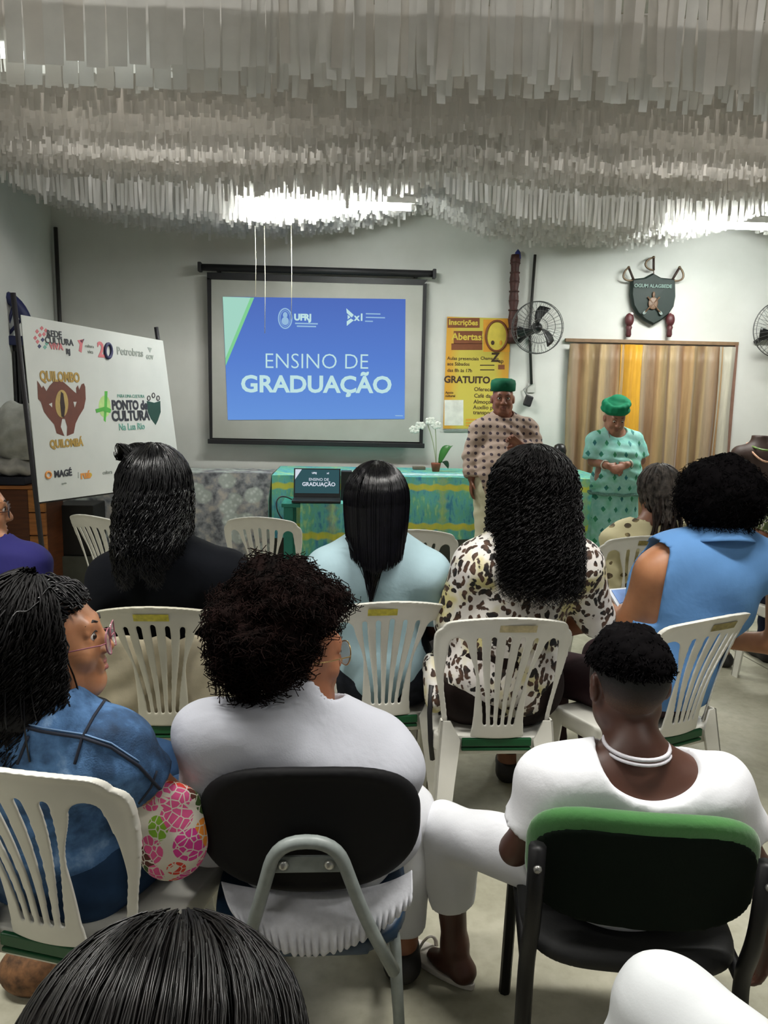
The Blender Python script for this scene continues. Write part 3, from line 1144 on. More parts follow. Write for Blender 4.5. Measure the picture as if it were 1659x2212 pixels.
def back_arrays():
    """slotted chair back: 2-D outline minus openings, given thickness and bent"""
    u = np.arange(-0.235, 0.2351, 0.0031)
    v = np.arange(0.425, 0.905, 0.0031)
    w = np.arange(-0.016, 0.0161, 0.003)
    U, Vv = np.meshgrid(u, v, indexing='ij')
    a = np.abs(U)
    wid = 0.172 + 0.040 * smoothstep(0.45, 0.78, Vv)
    top = 0.884 - 1.05 * U * U
    e1, e2 = a - wid, (Vv - top) * 0.95
    h = np.maximum(0.05 - np.abs(e1 - e2), 0) / 0.05
    outer = np.maximum(e1, e2) + h * h * 0.05 * 0.25 * 1.6
    # centre panel edge and stile inner edge
    ce = 0.080 + 0.040 * smoothstep(0.62, 0.80, Vv) ** 1.4 + 0.006 * smoothstep(0.52, 0.44, Vv)
    si = wid - (0.018 + 0.028 * smoothstep(0.58, 0.80, Vv))
    mid, half = (ce + si) / 2, (si - ce) / 2
    side = np.maximum(np.abs(a - mid) - half, Vv - 0.800)
    rr = np.sqrt((a - mid) ** 2 + np.maximum(Vv - 0.775, 0) ** 2) - np.maximum(half, 0.016)
    side = np.where(Vv > 0.775, rr, np.abs(a - mid) - half)
    d = np.maximum(outer, -side)
    # bottom of the centre panel
    bot = np.maximum(0.447 - Vv, -0.2)
    d = np.maximum(d, np.where(a < ce + 0.004, bot, -1))
    for i in range(-2, 3):
        f = smoothstep(0.46, 0.86, Vv)
        cx = i * (0.0215 + 0.0225 * f)
        hw = 0.0045 + 0.0028 * f
        dv = np.maximum(np.maximum(Vv - 0.812 + 0.006 * abs(i), 0.500 - Vv), 0)
        s = np.sqrt((U - cx) ** 2 + dv ** 2) - hw
        d = np.maximum(d, -s)
    edge = np.clip(1 - np.abs(outer) / 0.016, 0, 1) * smoothstep(0.55, 0.75, Vv)
    th = 0.0042 + 0.0065 * edge
    D3 = np.maximum(d[:, :, None], np.abs(w)[None, None, :] - th[:, :, None])
    s = SDF((0, 0, 0), (0.01, 0.01, 0.01), 0.005)
    s.ax = [u, v, w]
    s.D = D3.astype(np.float32)
    V, Q = s.mesh()
    V = relax(V, Q, 5, 0.5)
    uu, vv, ww = V[:, 0], V[:, 1], V[:, 2]
    y = -0.175 + 0.075 * (uu / 0.21) ** 2 - 0.145 * ((vv - 0.45) / 0.43) + 0.02 * np.sin((vv - .45) / .43 * pi) + ww
    return np.stack([uu, y, vv], 1), Q[:, ::-1]


def seat_arrays():
    s = SDF((-.24, -.24, .37), (.24, .26, .47), .008)
    sl, X, Y, Z = s.sub([-9] * 3, [9] * 3)
    wx = 0.190 + 0.018 * np.clip((Y + .2) / .4, 0, 1)
    qx = np.maximum(np.abs(X) - wx + .05, 0)
    qy = np.maximum(np.abs(Y - .03) - .185 + .05, 0)
    out = np.sqrt(qx * qx + qy * qy) - .05
    topz = .445 - .008 * np.exp(-((X / .14) ** 2 + ((Y) / .15) ** 2)) - .025 * np.clip((Y - .17) / .06, 0, 1) ** 2
    shell = np.maximum(out, np.maximum(Z - topz, topz - .014 - Z))
    skirt = np.maximum(np.abs(out + .004) - .005, np.maximum(Z - topz, .385 - Z))
    s.D[sl] = np.minimum(shell, skirt)
    return s.mesh()


BV, BQ = back_arrays()
SV, SQ = seat_arrays()
ME_BACK, ME_SEAT = nmesh('backrest', BV, BQ), nmesh('seat', SV, SQ)


def leg_geo(sx, rear):
    g = Geo()
    if rear:
        t0, t1 = np.array([sx * .178, -.165, .50]), np.array([sx * .215, -.245, 0])
        ix, iy = -sx, 1
    else:
        t0, t1 = np.array([sx * .205, .215, .43]), np.array([sx * .225, .245, 0])
        ix, iy = -sx, -1
    th = .006
    for plate in (0, 1):
        def corners(p, w):
            if plate == 0:
                return [p, p + (ix * w, 0, 0), p + (ix * w, iy * th, 0), p + (0, iy * th, 0)]
            return [p, p + (ix * th, 0, 0), p + (ix * th, iy * w, 0), p + (0, iy * w, 0)]
        ordr = (lambda c: c) if ix * iy > 0 else (lambda c: c[::-1])
        lv = [(0, .030), (.12, .066), (.4, .058), (1, .046)] if rear else [(0, .066), (.35, .058), (1, .046)]
        for (f0, w0), (f1, w1) in zip(lv[:-1], lv[1:]):
            g.hexa(ordr(corners(t0 + (t1 - t0) * f1, w1)), ordr(corners(t0 + (t1 - t0) * f0, w0)))
    return g


def tape_mesh(w, h):
    u = np.linspace(-w / 2, w / 2, 7)
    V, Q = [], []
    for x in u:
        for dz in (-h / 2, h / 2):
            z = .846 + dz - .6 * x * x
            y = -0.175 + 0.075 * (x / 0.21) ** 2 - 0.145 * ((z - 0.45) / 0.43) + 0.02 * sin((z - .45) / .43 * pi) - .0072
            V.append((x, y, z))
    for i in range(6):
        Q.append((2 * i, 2 * i + 2, 2 * i + 3, 2 * i + 1))
    return nmesh('tape', V, Q)


LEGM = {}
def plastic_chair(loc, yaw, label, mat=MPL, tape=None, tape_label=None, tw=.105, toff=0):
    r = thing('plastic_chair', label, 'chair', (loc[0], loc[1], 0), radians(yaw), 'white slotted plastic chairs')
    def part(nm, me):
        o = link(nm, me, None, r)
        if not me.materials:
            me.materials.append(mat)
        if mat is not me.materials[0]:
            o.material_slots[0].link = 'OBJECT'
            o.material_slots[0].material = mat
        return o
    part('backrest', ME_BACK)
    part('seat', ME_SEAT)
    for sx in (-1, 1):
        for rear in (True, False):
            k = (sx, rear)
            if k not in LEGM:
                o = leg_geo(sx, rear).build('leg', mat, r, .002, True)
                LEGM[k] = o.data
            else:
                o = part('leg', LEGM[k])
    g = Geo().box((0, -.166, .432), (.222, .012, .026)).box((0, -.158, .408), (.222, .024, .010))
    o = g.build('under_rail', MGRN, r, .003, True)
    o['label'] = 'dark green rail under the back of the seat'
    if tape:
        t = link('tape_label', tape_mesh(tw, .024), tape, r)
        t.location = (toff, 0, 0)
        t['label'] = tape_label
    return r


TY = plain('yellow_tape', 'c2b63c', .5, .25, 60)
TB = plain('brown_tape', '8a7d46', .5, .3, 60)
TM = plain('buff_tape', 'b9ac84', .5, .25, 50)
plastic_chair((-.515, 1.55), -17, 'white slotted plastic chair at left, under the denim jacket')
plastic_chair((-.572, 2.56), 0, 'beige slotted plastic chair with yellow tape, under the woman in black', MPLB, TY, 'yellow tape strip')
plastic_chair((.130, 2.63), 5, 'white slotted plastic chair with yellow tape, behind the pale blue shirt', MPL, TY, 'yellow tape strip', .10, -.03)
plastic_chair((.490, 2.455), 0, 'white slotted plastic chair under the leopard print blouse', MPL, TM, 'buff tape strip', .115, .02)
plastic_chair((1.015, 2.46), 25, 'white slotted plastic chair under the sleeveless blue shirt', MPL, TB, 'olive brown tape strip')
plastic_chair((1.445, 3.85), 2, 'white slotted plastic chair under the cream patterned shirt with grey dreadlocks', MPL, TB, 'olive tape strip')
plastic_chair((-1.19, 4.30), -28, 'empty white plastic chair at far left, in front of the white banner', MPL)
plastic_chair((-.415, 4.32), -6, 'empty white plastic chair in the first row, before the floral covered ledge', MPL)
plastic_chair((.375, 3.97), -4, 'empty white plastic chair behind the long black straight hair', MPL)
plastic_chair((2.45, 3.85), 10, 'white plastic chair at the right edge behind the blue shirt', MPL)

plastic_chair((-1.30, 2.74), -10, 'white plastic chair under the navy purple shirt at the left edge', MPL)

# cushion on the beige chair
c = thing('cushion', 'pale beige cushion standing on the beige chair behind its slots', 'cushion', (-.572, 2.50, .46))
s = SDF((-.88, 2.28, .43), (-.26, 2.56, .80), .007)
s.cap((-.72, 2.425, .53), (-.42, 2.425, .53), .085, k=.03, flat=((0, 1, .1), .28)).cap((-.73, 2.395, .65), (-.41, 2.395, .65), .10, k=.05, flat=((0, 1, .25), .24))
s.wrinkle(.003, [((1, 0, .4), .12, 0), ((-1, 0, 1), .10, 1)])
V, Q = s.mesh()
solid('cushion_cover', V, Q, plain('beige_cloth', 'b7ad94', .85, .1, 20, .2, 200), c)

# ================================================================ DARK PAD CHAIR (under the white sweatshirt)
cx, cy = -.062, 1.66
dc = thing('school_chair', 'black oval backed chair with grey tube frame, under the white sweatshirt', 'chair', (cx, cy, 0))
MPAD = plain('black_pad', '060608', .7, .1, 30, .06, 300, Specular_IOR_Level=.25)
MTUB = plain('grey_tube', '7f8683', .42, .12, 40, .1, 120)
MNAVY = plain('navy_plastic', '16324c', .45)
s = SDF((cx - .24, 1.36, .49), (cx + .24, 1.56, .82), .006)
sl, X, Y, Z = s.sub([-9] * 3, [9] * 3)
x0, z0 = X - cx, Z - .652
yc = 1.425 + .9 * x0 * x0 - .10 * (Z - .65) 
pl_ = (np.abs(x0 / .212) ** 2.7 + np.abs(z0 / .131) ** 2.7) ** (1 / 2.7)
d = (pl_ - 1) * .12
q = np.maximum(d, np.abs(Y - yc) - .011)
rim = np.sqrt(np.minimum(d + .006, 9) ** 2 + (Y - yc) ** 2) - .014
s.D[sl] = np.minimum(q, np.where(np.abs(d) < .05, rim, 9))
V, Q = s.mesh()
solid('backrest', V, Q, MPAD, dc)
g = Geo()
def bez(P, n=40):
    P = np.array(P, float)
    t = np.linspace(0, 1, n)[:, None]
    while len(P) > 1:
        P = [a * (1 - t) + b * t for a, b in zip(P[:-1], P[1:])]
    return P[0]
def roundpath(P, r=.06, n=7):
    P = [np.asarray(p, float) for p in P]
    out = [P[0]]
    for a, b, c in zip(P[:-2], P[1:-1], P[2:]):
        d1, d2 = a - b, c - b
        l1, l2 = np.linalg.norm(d1), np.linalg.norm(d2)
        q = min(r, l1 * .49, l2 * .49)
        p0, p2 = b + d1 / l1 * q, b + d2 / l2 * q
        for t in np.linspace(0, 1, n):
            out.append(p0 * (1 - t) ** 2 + b * 2 * t * (1 - t) + p2 * t * t)
    out.append(P[-1])
    return out
yt = 1.385
g.tube(roundpath([(cx - .135, 1.47, .36), (cx - .108, 1.41, .47), (cx - .062, yt, .652), (cx + .052, yt, .652), (cx + .112, 1.41, .47), (cx + .175, 1.44, .325)], .055), .0135, 12)
g.build('back_tube', MTUB, dc)
brk = Geo().box((cx - .005, yt + .012, .598), (.135, .006, .035)).build('bracket_plate', MTUB, dc, .002)
for sx in (-1, 1):
    Geo().lathe([(.011, 0), (.011, .004), (.006, .008)], (cx - .005 + sx * .045, yt + .01, .598), 12, Matrix.Rotation(pi / 2, 3, 'X')).build('bolt', plain('bolt_steel', 'b9bab4', .3, Metallic=.7), brk)
s = SDF((cx - .24, 1.36, .33), (cx + .24, 1.90, .45), .009)
sl, X, Y, Z = s.sub([-9] * 3, [9] * 3)
q = (np.abs((X - cx) / .21) ** 4 + np.abs((Y - 1.65) / .215) ** 4) ** .25
s.D[sl] = np.maximum((q - 1) * .15, np.abs(Z - .405 + .02 * np.abs((Y - 1.65) / .2) ** 3) - .018)
V, Q = s.mesh()
solid('seat', V, Q, MNAVY, dc)
for sx in (-1, 1):
    for y0, y1 in ((1.50, 1.44), (1.80, 1.86)):
        Geo().tube(roundpath([(cx + sx * .15, 1.65, .375), (cx + sx * .18, y0, .37), (cx + sx * .20, y1, .0)], .04), .0125, 10).build('leg', MTUB, dc)
    Geo().tube([(cx + sx * .192, 1.462, .13), (cx + sx * .192, 1.838, .13)], .009, 8).build('stretcher', MTUB, dc)

# ================================================================ GREEN PAD CHAIR (under the boy)
gx, gy, ga = .600, 1.50, radians(-9)
gc = thing('padded_chair', 'green upholstered chair with black frame, under the boy in white', 'chair', (gx, gy, 0), ga)
def m_green():
    t = NT('green_upholstery')
    n = t.noise(160, 2)
    return t.done(t.ramp(t.noise(7, 4), [(.3, hexc('235a20')), (.7, hexc('2f6b28'))]), .85, t.bump(n, .3, .002), Sheen_Weight=.4)
MGU = m_green()
s = SDF((-.24, -.27, .48), (.24, -.12, .80), .006)
sl, X, Y, Z = s.sub([-9] * 3, [9] * 3)
x0, z0 = X, Z - .640
q = (np.abs(x0 / .218) ** 3.4 + np.abs(z0 / .118) ** 3.4) ** (1 / 3.4)
yc = -.195 + .8 * X * X - .16 * (Z - .63)
d = (q - 1) * .11
e1, e2 = d, np.abs(Y - yc) - .021
h = np.maximum(.022 - np.abs(e1 - e2), 0) / .022
s.D[sl] = np.maximum(e1, e2) + h * h * .022 * .25
V, Q = s.mesh()
link('back_pad', nmesh('back_pad', V, Q), MGU, gc)
MBF = plain('black_frame', '070708', .5, Specular_IOR_Level=.3)
# rear shell of the backrest, its shade put into the near-black colour
s = SDF((-.24, -.29, .48), (.24, -.12, .80), .006)
sl, X, Y, Z = s.sub([-9] * 3, [9] * 3)
z0 = Z - .618
q = (np.abs(X / .208) ** 3.4 + np.abs(z0 / .108) ** 3.4) ** (1 / 3.4)
yc = -.213 + .8 * X * X - .16 * (Z - .63)
s.D[sl] = np.maximum((q - 1) * .11, np.abs(Y - yc) - .006)
V, Q = s.mesh()
link('back_shell', nmesh('back_shell', V, Q), plain('shaded_green_shell', '050f07', .9, .1, 30, .1, 200, Specular_IOR_Level=.15), gc)
for sx in (-1, 1):
    Geo().tube(roundpath([(sx * .203, -.235, .69), (sx * .203, -.215, .52), (sx * .205, -.16, .40), (sx * .215, -.20, 0)], .05), .0165, 8).build('rear_leg', MBF, gc, 0, True)
    Geo().tube(roundpath([(sx * .205, -.16, .40), (sx * .205, .20, .41), (sx * .215, .23, 0)], .05), .0145, 8).build('front_leg', MBF, gc, 0, True)
    Geo().lathe([(.008, 0), (.008, .004), (.004, .007)], (sx * .203, -.252, .655), 10, Matrix.Rotation(pi / 2, 3, 'X')).build('bolt', plain('bolt_steel2', '8a8a86', .3, Metallic=.7), gc, 0, True)
Geo().tube([(-.21, -.19, .15), (.21, -.19, .15)], .011, 8).build('stretcher', MBF, gc, 0, True)
Geo().tube([(-.21, -.185, .105), (.21, -.185, .105)], .006, 8).build('stretcher', MBF, gc, 0, True)
for x in (-.12, -.02):
    Geo().tube([(x, -.19, .15), (x, -.19, .0)], .004, 6).build('rod', MBF, gc, 0, True)
s = SDF((-.24, -.24, .36), (.24, .28, .48), .009)
sl, X, Y, Z = s.sub([-9] * 3, [9] * 3)
q = (np.abs(X / .215) ** 4 + np.abs((Y - .02) / .22) ** 4) ** .25
e1, e2 = (q - 1) * .16, np.abs(Z - .43) - .026
h = np.maximum(.03 - np.abs(e1 - e2), 0) / .03
s.D[sl] = np.maximum(e1, e2) + h * h * .0075
V, Q = s.mesh()
link('seat', nmesh('seat', V, Q), plain('dark_seat', '050606', .7, .1, 30, .2, 200), gc)

# ================================================================ TABLES
def m_print():
    """woven-look print: teal, green and blue with yellow diamond bands"""
    t = NT('african_print')
    s = t.sep()
    x, y, z = s[0], s[1], s[2]
    xx = t.math('ADD', x, t.math('MULTIPLY', y, .6))
    n1 = t.noise(5.5, 4, vec=t.obj((1, 1, .8)))
    n2 = t.noise(26, 3, vec=t.obj((1.6, 1.6, .5)))
    base = t.ramp(t.math('ADD', t.math('MULTIPLY', n1, .45), t.math('MULTIPLY', n2, .55)), [(.38, hexc('3f86a6')), (.47, hexc('62b2ae')), (.55, hexc('65b294')), (.64, hexc('9ccc94'))])
    zz = t.math('ADD', z, t.math('MULTIPLY', t.n('Math', {0: t.math('MULTIPLY', xx, 60.0)}, operation='SINE').outputs[0], .006))
    def band(z0, w):
        return t.n('MapRange', {0: t.math('ABSOLUTE', t.math('SUBTRACT', zz, z0)), 1: w, 2: w * .55}).outputs[0]
    b = t.math('MAXIMUM', band(.815, .030), band(.50, .032))
    px = t.math('ABSOLUTE', t.math('SUBTRACT', t.math('FRACT', t.math('MULTIPLY', xx, 2.6)), .5))
    col_ = t.n('MapRange', {0: t.math('ADD', px, t.math('MULTIPLY', t.math('ABSOLUTE', t.n('Math', {0: t.math('MULTIPLY', z, 40.0)}, operation='SINE').outputs[0]), .08)), 1: .16, 2: .08}).outputs[0]
    b2 = t.math('MULTIPLY', col_, .38)
    m = t.math('MINIMUM', t.math('MULTIPLY', t.math('MAXIMUM', b, b2), t.math('ADD', t.noise(30, 2), .55)), 1.0)
    yel = t.ramp(t.noise(14, 3), [(.3, hexc('b0c052')), (.7, hexc('d6ca46'))])
    return t.done(t.mix(m, base, yel), .75, t.bump(t.noise(220, 2), .15, .002))
MPR = m_print()
TZ = .895
tx0, tx1, ty0, ty1 = -.57, 2.14, 6.08, 6.92
tb = thing('long_table', 'long table hidden under the blue green printed cloth', 'table', (.78, 6.5, 0))
MWOOD = plain('table_wood', '2a211b', .6)
Geo().box(((tx0 + tx1) / 2, 6.5, TZ - .03), (tx1 - tx0 - .03, ty1 - ty0 - .03, .03)).build('tabletop', MWOOD, tb, .003)
for x in (tx0 + .08, tx1 - .08):
    for y in (ty0 + .08, ty1 - .08):
        Geo().box((x, y, .43), (.06, .06, .86)).build('leg', MWOOD, tb, .003)
def cloth(name, x0, x1, y0, y1, z, drops, mat, label, wave=.012, cat='tablecloth', grp=None, seed=0):
    """a cloth lying on a table and hanging in folds: drops = front, left, right lengths"""
    g = Geo()
    nx, ny = 64, 10
    g.grid(lambda u, v: (x0 + (x1 - x0) * u, y0 + (y1 - y0) * v, z + .002 + .001 * sin(u * 40 + seed)), nx, ny)
    f, l, r = drops
    def hang(t):
        return wave * min(1, t * 2.2) 
    g.grid(lambda u, v: (x0 + (x1 - x0) * u, y0 - .004 - hang(v) * (1 + .8 * sin(u * (x1 - x0) * 21 + seed) + .5 * sin(u * 57 + 2)), z + .002 - f * v + .008 * sin(u * 23) * v), nx, 14)
    for xx, dd, sg in ((x0, l, -1), (x1, r, 1)):
        if dd:
            g.grid(lambda u, v: (xx + sg * (.004 + hang(v) * (1.6 + .8 * sin(u * 12 + seed) + .4 * sin(u * 31))), y0 - .004 + (y1 - y0) * u, z + .002 - dd * v), 24, 12)
    o = g.build(name, mat, None)
    m = o.modifiers.new('weld', 'WELD')
    m.merge_threshold = .003
    return tag(o, label, cat, grp)
cloth('tablecloth', tx0, tx1, ty0 - .01, ty1, TZ, (.50, .45, .62), MPR, 'blue green cloth with yellow bands draped over the long table')
# runner of pale lace on the table
pl = Geo()
for k in range(9):
    x = .30 + k * .10
    pl.tube([(x + .03 * cos(t), 6.25 + .03 * sin(t), TZ + .006) for t in np.linspace(0, 2 * pi, 13)[:-1]], .006, 5, True)
o = pl.box((.7, 6.25, TZ + .0045), (.95, .16, .003)).build('lace', plain('pale_lace', 'a9cdd0', .8))
tag(o, 'pale blue lace runner lying on the long table', 'runner')

# small laptop table
lx0, lx1, ly0, ly1, LZ = -.46, .14, 5.62, 6.03, .735
lt = thing('laptop_table', 'small green painted table under the laptop, cloth hanging in front', 'table', (-.16, 5.8, 0))
MTEAL = plain('teal_paint', '1f7a6c', .5)
Geo().box(((lx0 + lx1) / 2, 5.825, LZ - .015), (lx1 - lx0, ly1 - ly0, .03)).build('tabletop', MTEAL, lt, .004)
for x in (lx0 + .05, lx1 - .05):
    for y in (ly0 + .04, ly1 - .04):
        Geo().box((x, y, (LZ - .03) / 2), (.07, .05, LZ - .03)).build('leg', MTEAL, lt, .004)
cloth('tablecloth', lx0 + .14, lx1 + .10, ly0 - .012, ly1 - .05, LZ + .001, (.44, 0, .3), MPR, 'smaller printed green cloth draped over the laptop table', .018, seed=2)
# laptop
lp = thing('laptop', 'open dark laptop showing the slide, on the small green table', 'laptop', (-.21, 5.80, LZ + .004))
a = lp.location
MLAP = plain('laptop_dark', '15181b', .4)
Geo().box((-.205, 5.72, LZ + .014), (.36, .22, .016)).build('keyboard_base', MLAP, lp, .004)
lb, tl = np.array([-.385, 5.83, LZ + .022]), radians(14)
uy = np.array([0, sin(tl), cos(tl)])
un = np.array([0, -cos(tl), sin(tl)])
g = Geo()
g.prism([(0, 0), (.355, 0), (.355, .222), (0, .222)], lb, (1, 0, 0), uy, -un, .008)
lid = g.build('lid', MLAP, lp, .002)
MSCR = emit('laptop_screen', hexc('3a5f66'), .75)
MSW = emit('laptop_white', hexc('d8e0ee'), .9)
Geo().prism([(.01, .03), (.345, .03), (.345, .213), (.01, .213)], lb, (1, 0, 0), uy, un, .0015).build('display', MSCR, lid)
Geo().prism([(.01, .135), (.06, .213), (.01, .213)], lb + un * .0016, (1, 0, 0), uy, un, .0006).build('display_corner', MSW, lid)
text('ENSINO DE', .030, lb + np.array([.19, 0, 0]) + uy * .135 + un * .002, (1, 0, 0), uy, MSW, lid, bold=.0002)
text('GRADUAÇÃO', .040, lb + np.array([.19, 0, 0]) + uy * .098 + un * .002, (1, 0, 0), uy, MSW, lid, bold=.0012)
text('UFRJ', .018, lb + np.array([.155, 0, 0]) + uy * .185 + un * .002, (1, 0, 0), uy, MSW, lid, bold=.001)
text('x1', .018, lb + np.array([.26, 0, 0]) + uy * .185 + un * .002, (1, 0, 0), uy, MSW, lid, bold=.001)
# dark speaker box and pale box by the laptop
o = Geo().box((.015, 5.86, LZ + .115), (.085, .10, .22)).build('speaker_box', plain('speaker_dark', '1c2023', .5), None, .006)
tag(o, 'small dark upright speaker at the right of the laptop', 'speaker')
o = Geo().box((.11, 5.95, LZ + .11), (.10, .06, .21)).build('paper_box', plain('cream_card', 'cfc4b4', .7), None, .003)
tag(o, 'cream paper box standing half behind the straight black hair', 'box')
c = bez([(-.39, 5.7, LZ + .02), (-.52, 5.66, LZ + .10), (-.52, 5.6, .70), (-.45, 5.6, .62)], 20)
tag(Geo().tube(c, .005, 6).build('power_cable', MBLK), 'black cable looping at the left of the laptop', 'cable')
c = bez([(.10, 5.585, LZ + .01), (.08, 5.55, .55), (.02, 5.55, .35), (.0, 5.56, .2)], 20)
tag(Geo().tube(c, .005, 6).build('power_cable', MBLK), 'black cable hanging down in front of the printed cloth', 'cable')

# orchid on the table
op = aty(942, 990, 6.55)
oc = thing('potted_orchid', 'white orchid with one large green leaf in a small terracotta pot', 'plant', (op[0], 6.55, TZ + .003))
b = np.array([op[0], 6.55, TZ + .003])
Geo().lathe([(.030, 0), (.042, .065), (.042, .075), (.036, .075)], b, 16).build('pot', plain('terracotta', '8a4a34', .7), oc)
MLEAF = plain('orchid_leaf', '2f6a26', .4)
def leaf(base, tip, up, w, nm, mat, par):
    base, tip = np.array(base), np.array(tip)
    def fn(u, v):
        c = base * (1 - u) + tip * u + np.array([0, 0, up * sin(u * pi)])
        k = w * sin(pi * min(1, u * .94 + .06)) ** .7
        return c + np.array([(v - .5) * k * .8, -(v - .5) * k * .6, abs(v - .5) * k * .5])
    return Geo().grid(fn, 10, 5).build(nm, mat, par, solidify=.003)
leaf(b + (.03, -.02, .07), b + (.13, -.03, .22), .04, .085, 'leaf', MLEAF, oc)
leaf(b + (.03, 0, .07), b + (.10, -.05, .03), .03, .07, 'leaf', plain('dark_leaf', '16351c', .4), oc)
for k, (x, h) in enumerate(((-.06, .40), (.00, .44))):
    tip = b + (x - .02, .0, h)
    st = Geo().tube(bez([b + (0, 0, .07), b + (x * .3, 0, .25), tip], 14), .0035, 6).build('stem', plain('orchid_stem', '8f9c72', .5), oc)
    MP = plain('orchid_petal', 'dfe3da', .6)
    for j in range(4):
        f0 = tip + np.array([-.05 + .032 * j * (1 if k else -1) * .8, -.01, -.01 - .018 * j + .02 * (j % 2)])
        g = Geo()
        for q in range(5):
            t = q * 2 * pi / 5 + j
            g.ball(f0 + (.018 * cos(t), -.004, .018 * sin(t)), (.016, .005, .016), 8, 6)
        g.build('flower', MP, oc)
p = aty(905, 1008, 6.75)
o = Geo().box((p[0], 6.75, TZ + .016), (.11, .08, .026)).build('small_box', plain('grey_brown_card', '6f6658', .7), None, .004)
tag(o, 'small grey brown box lying on the table left of the orchid', 'box')
# flask at the far end of the table
p = aty(1212, 990, 6.3)
fl = thing('flask', 'black round topped flask at the right end of the long table', 'flask', (p[0], 6.35, TZ + .003))
Geo().lathe([(.05, 0), (.05, .15), (.045, .16)], (p[0], 6.35, TZ + .003), 18).build('body', plain('flask_body', '3a2f2b', .4), fl)
Geo().lathe([(.03, .16), (.052, .17), (.055, .21), (.045, .25), (.02, .265)], (p[0], 6.35, TZ + .003), 18).build('lid', plain('flask_lid', '0f0f11', .35), fl)

# ================================================================ LEDGE WITH FLORAL COVER (left)
def m_floral():
    t = NT('floral_cover')
    v = t.vor(5.2, t.obj((1, 1, 1.15)))
    e = t.vor(26, t.obj())
    n = t.noise(14, 4)
    d = t.math('ADD', v, t.math('MULTIPLY', t.noise(12, 3), .22))
    fl = t.ramp(d, [(.50, (1, 1, 1, 1)), (.60, (0, 0, 0, 1))])
    pet = t.ramp(t.math('ADD', e, t.math('MULTIPLY', n, .3)), [(.25, hexc('ccd2ce')), (.65, hexc('a8afaa'))])
    leafc = t.ramp(n, [(.36, hexc('585a60')), (.5, hexc('8a8c90')), (.66, hexc('b0a8a0'))])
    return t.done(t.mix(fl, leafc, pet), .8)
MFL = m_floral()
lg = thing('wall_bench', 'low bench along the front wall under a grey floral cover', 'bench', (-1.45, 6.85, 0))
Geo().box((-1.55, 6.88, .42), (1.80, .40, .84)).build('bench_body', plain('bench_grey', '77756c', .8), lg, .004)
cloth('floral_cover', -2.48, -.62, 6.64, 7.07, .855, (.72, 0, .5), MFL, 'grey floral cloth covering the bench under the screen', .012, 'cloth', seed=4)

# ================================================================ BANNER STAND
Q0 = aty(45, 680, 4.72)
B0 = aty(85, 1085, 4.72)
Q1 = aty(352, 735, 6.03)
B1 = aty(392, 1042, 6.03)
bn = thing('banner_stand', 'white banner with printed emblems on a dark metal stand at left', 'banner', (float((B0[0] + B1[0]) / 2), 5.75, 0))
bu = (Q1 - Q0)
bu[2] = 0
bu /= np.linalg.norm(bu)
def onp(px, py, off=0.0):
    n = np.cross(bu, BVv)
    n /= np.linalg.norm(n)
    if n[1] > 0:
        n = -n
    p = atplane(px, py, Q0, n)
    return p + n * off
BVv = (Q0 - B0) / np.linalg.norm(Q0 - B0)
bnn = np.cross(bu, BVv)
bnn /= np.linalg.norm(bnn)
if bnn[1] > 0:
    bnn = -bnn
def m_ban():
    t = NT('banner_vinyl')
    return t.done(t.ramp(t.noise(2.5, 4), [(.3, hexc('c9cbc7')), (.7, hexc('d6d7d3'))]), .5)
def bpoly(pts, mat, nm, off=.0012, th=.001):
    P = [onp(x, y, off) for x, y in pts]
    B = [p - bnn * th for p in P]
    n = len(P)
    nrm = np.cross(P[1] - P[0], P[2] - P[0])
    return P, B, n
class BanGeo(Geo):
    def flat(s, pts, off=.0012):
        P = [onp(x, y, off) for x, y in pts]
        B = [p - bnn * .0011 for p in P]
        n = len(P)
        return s.add(P + B, [tuple(range(n)), tuple(range(2 * n - 1, n - 1, -1))] + [(i, n + i, n + (i + 1) % n, (i + 1) % n) for i in range(n)])
    def disc(s, x, y, rx, ry, off=.0012, n=14):
        return s.flat([(x + rx * cos(t), y + ry * sin(t)) for t in np.linspace(0, 2 * pi, n + 1)[:-1]], off)
g = BanGeo()
P = [onp(*q) for q in ((45, 680), (85, 1085), (392, 1044), (352, 736))]
Bk = [p - bnn * .004 for p in P]
g.add(P + Bk, [(0, 1, 2, 3), (7, 6, 5, 4)] + [(i, 4 + i, 4 + (i + 1) % 4, (i + 1) % 4) for i in range(4)])
bsheet = g.build('banner_sheet', m_ban(), bn)
MFRM = plain('stand_metal', '222026', .5)
for (pa, pb), in (((( 34, 632), (85, 1085)),), (((342, 706), (392, 1046)),)):
    a, b = onp(*pa, off=-.02), onp(*pb, off=-.02)
    d = (b - a) / (b - a)[2]
    f_ = b + (b - a) / np.linalg.norm(b - a) * 0
    foot = b - d * b[2]
    foot[2] = 0
    Geo().tube([a, b, foot], .016, 8).build('post', MFRM, bn)
    Geo().tube([foot + (0, .28, .012), foot + (0, -.28, .012)], .016, 8).build('foot', MFRM, bn)
a, b = onp(85, 1085, -.02), onp(392, 1044, -.02)
Geo().tube([a, b], .012, 8).build('crossbar', MFRM, bn)
bx_, by_ = bu, BVv
def btext(s, sz, px, py, mat, bold=0, sx=1, align='CENTER'):
    return text(s, sz, onp(px, py, .002), bx_, by_, mat, bsheet, 'lettering', bold, align, sx)
MBR = plain('print_brown', '6a3a2c', .6)
MBO = plain('print_ochre', 'b39148', .6)
MBK = plain('print_black', '34343c', .6)
MRD = plain('print_pink', 'd0747a', .6)
MBL = plain('print_navy', '33345c', .6)
MGN = plain('print_green', '58b048', .6)
MLG = plain('print_light_green', 'b9d98a', .6)
MDG = plain('print_dark_green', '1f4238', .6)
MGY = plain('print_grey', '9aa09a', .6)
MOR = plain('print_orange', 'e0954a', .6)
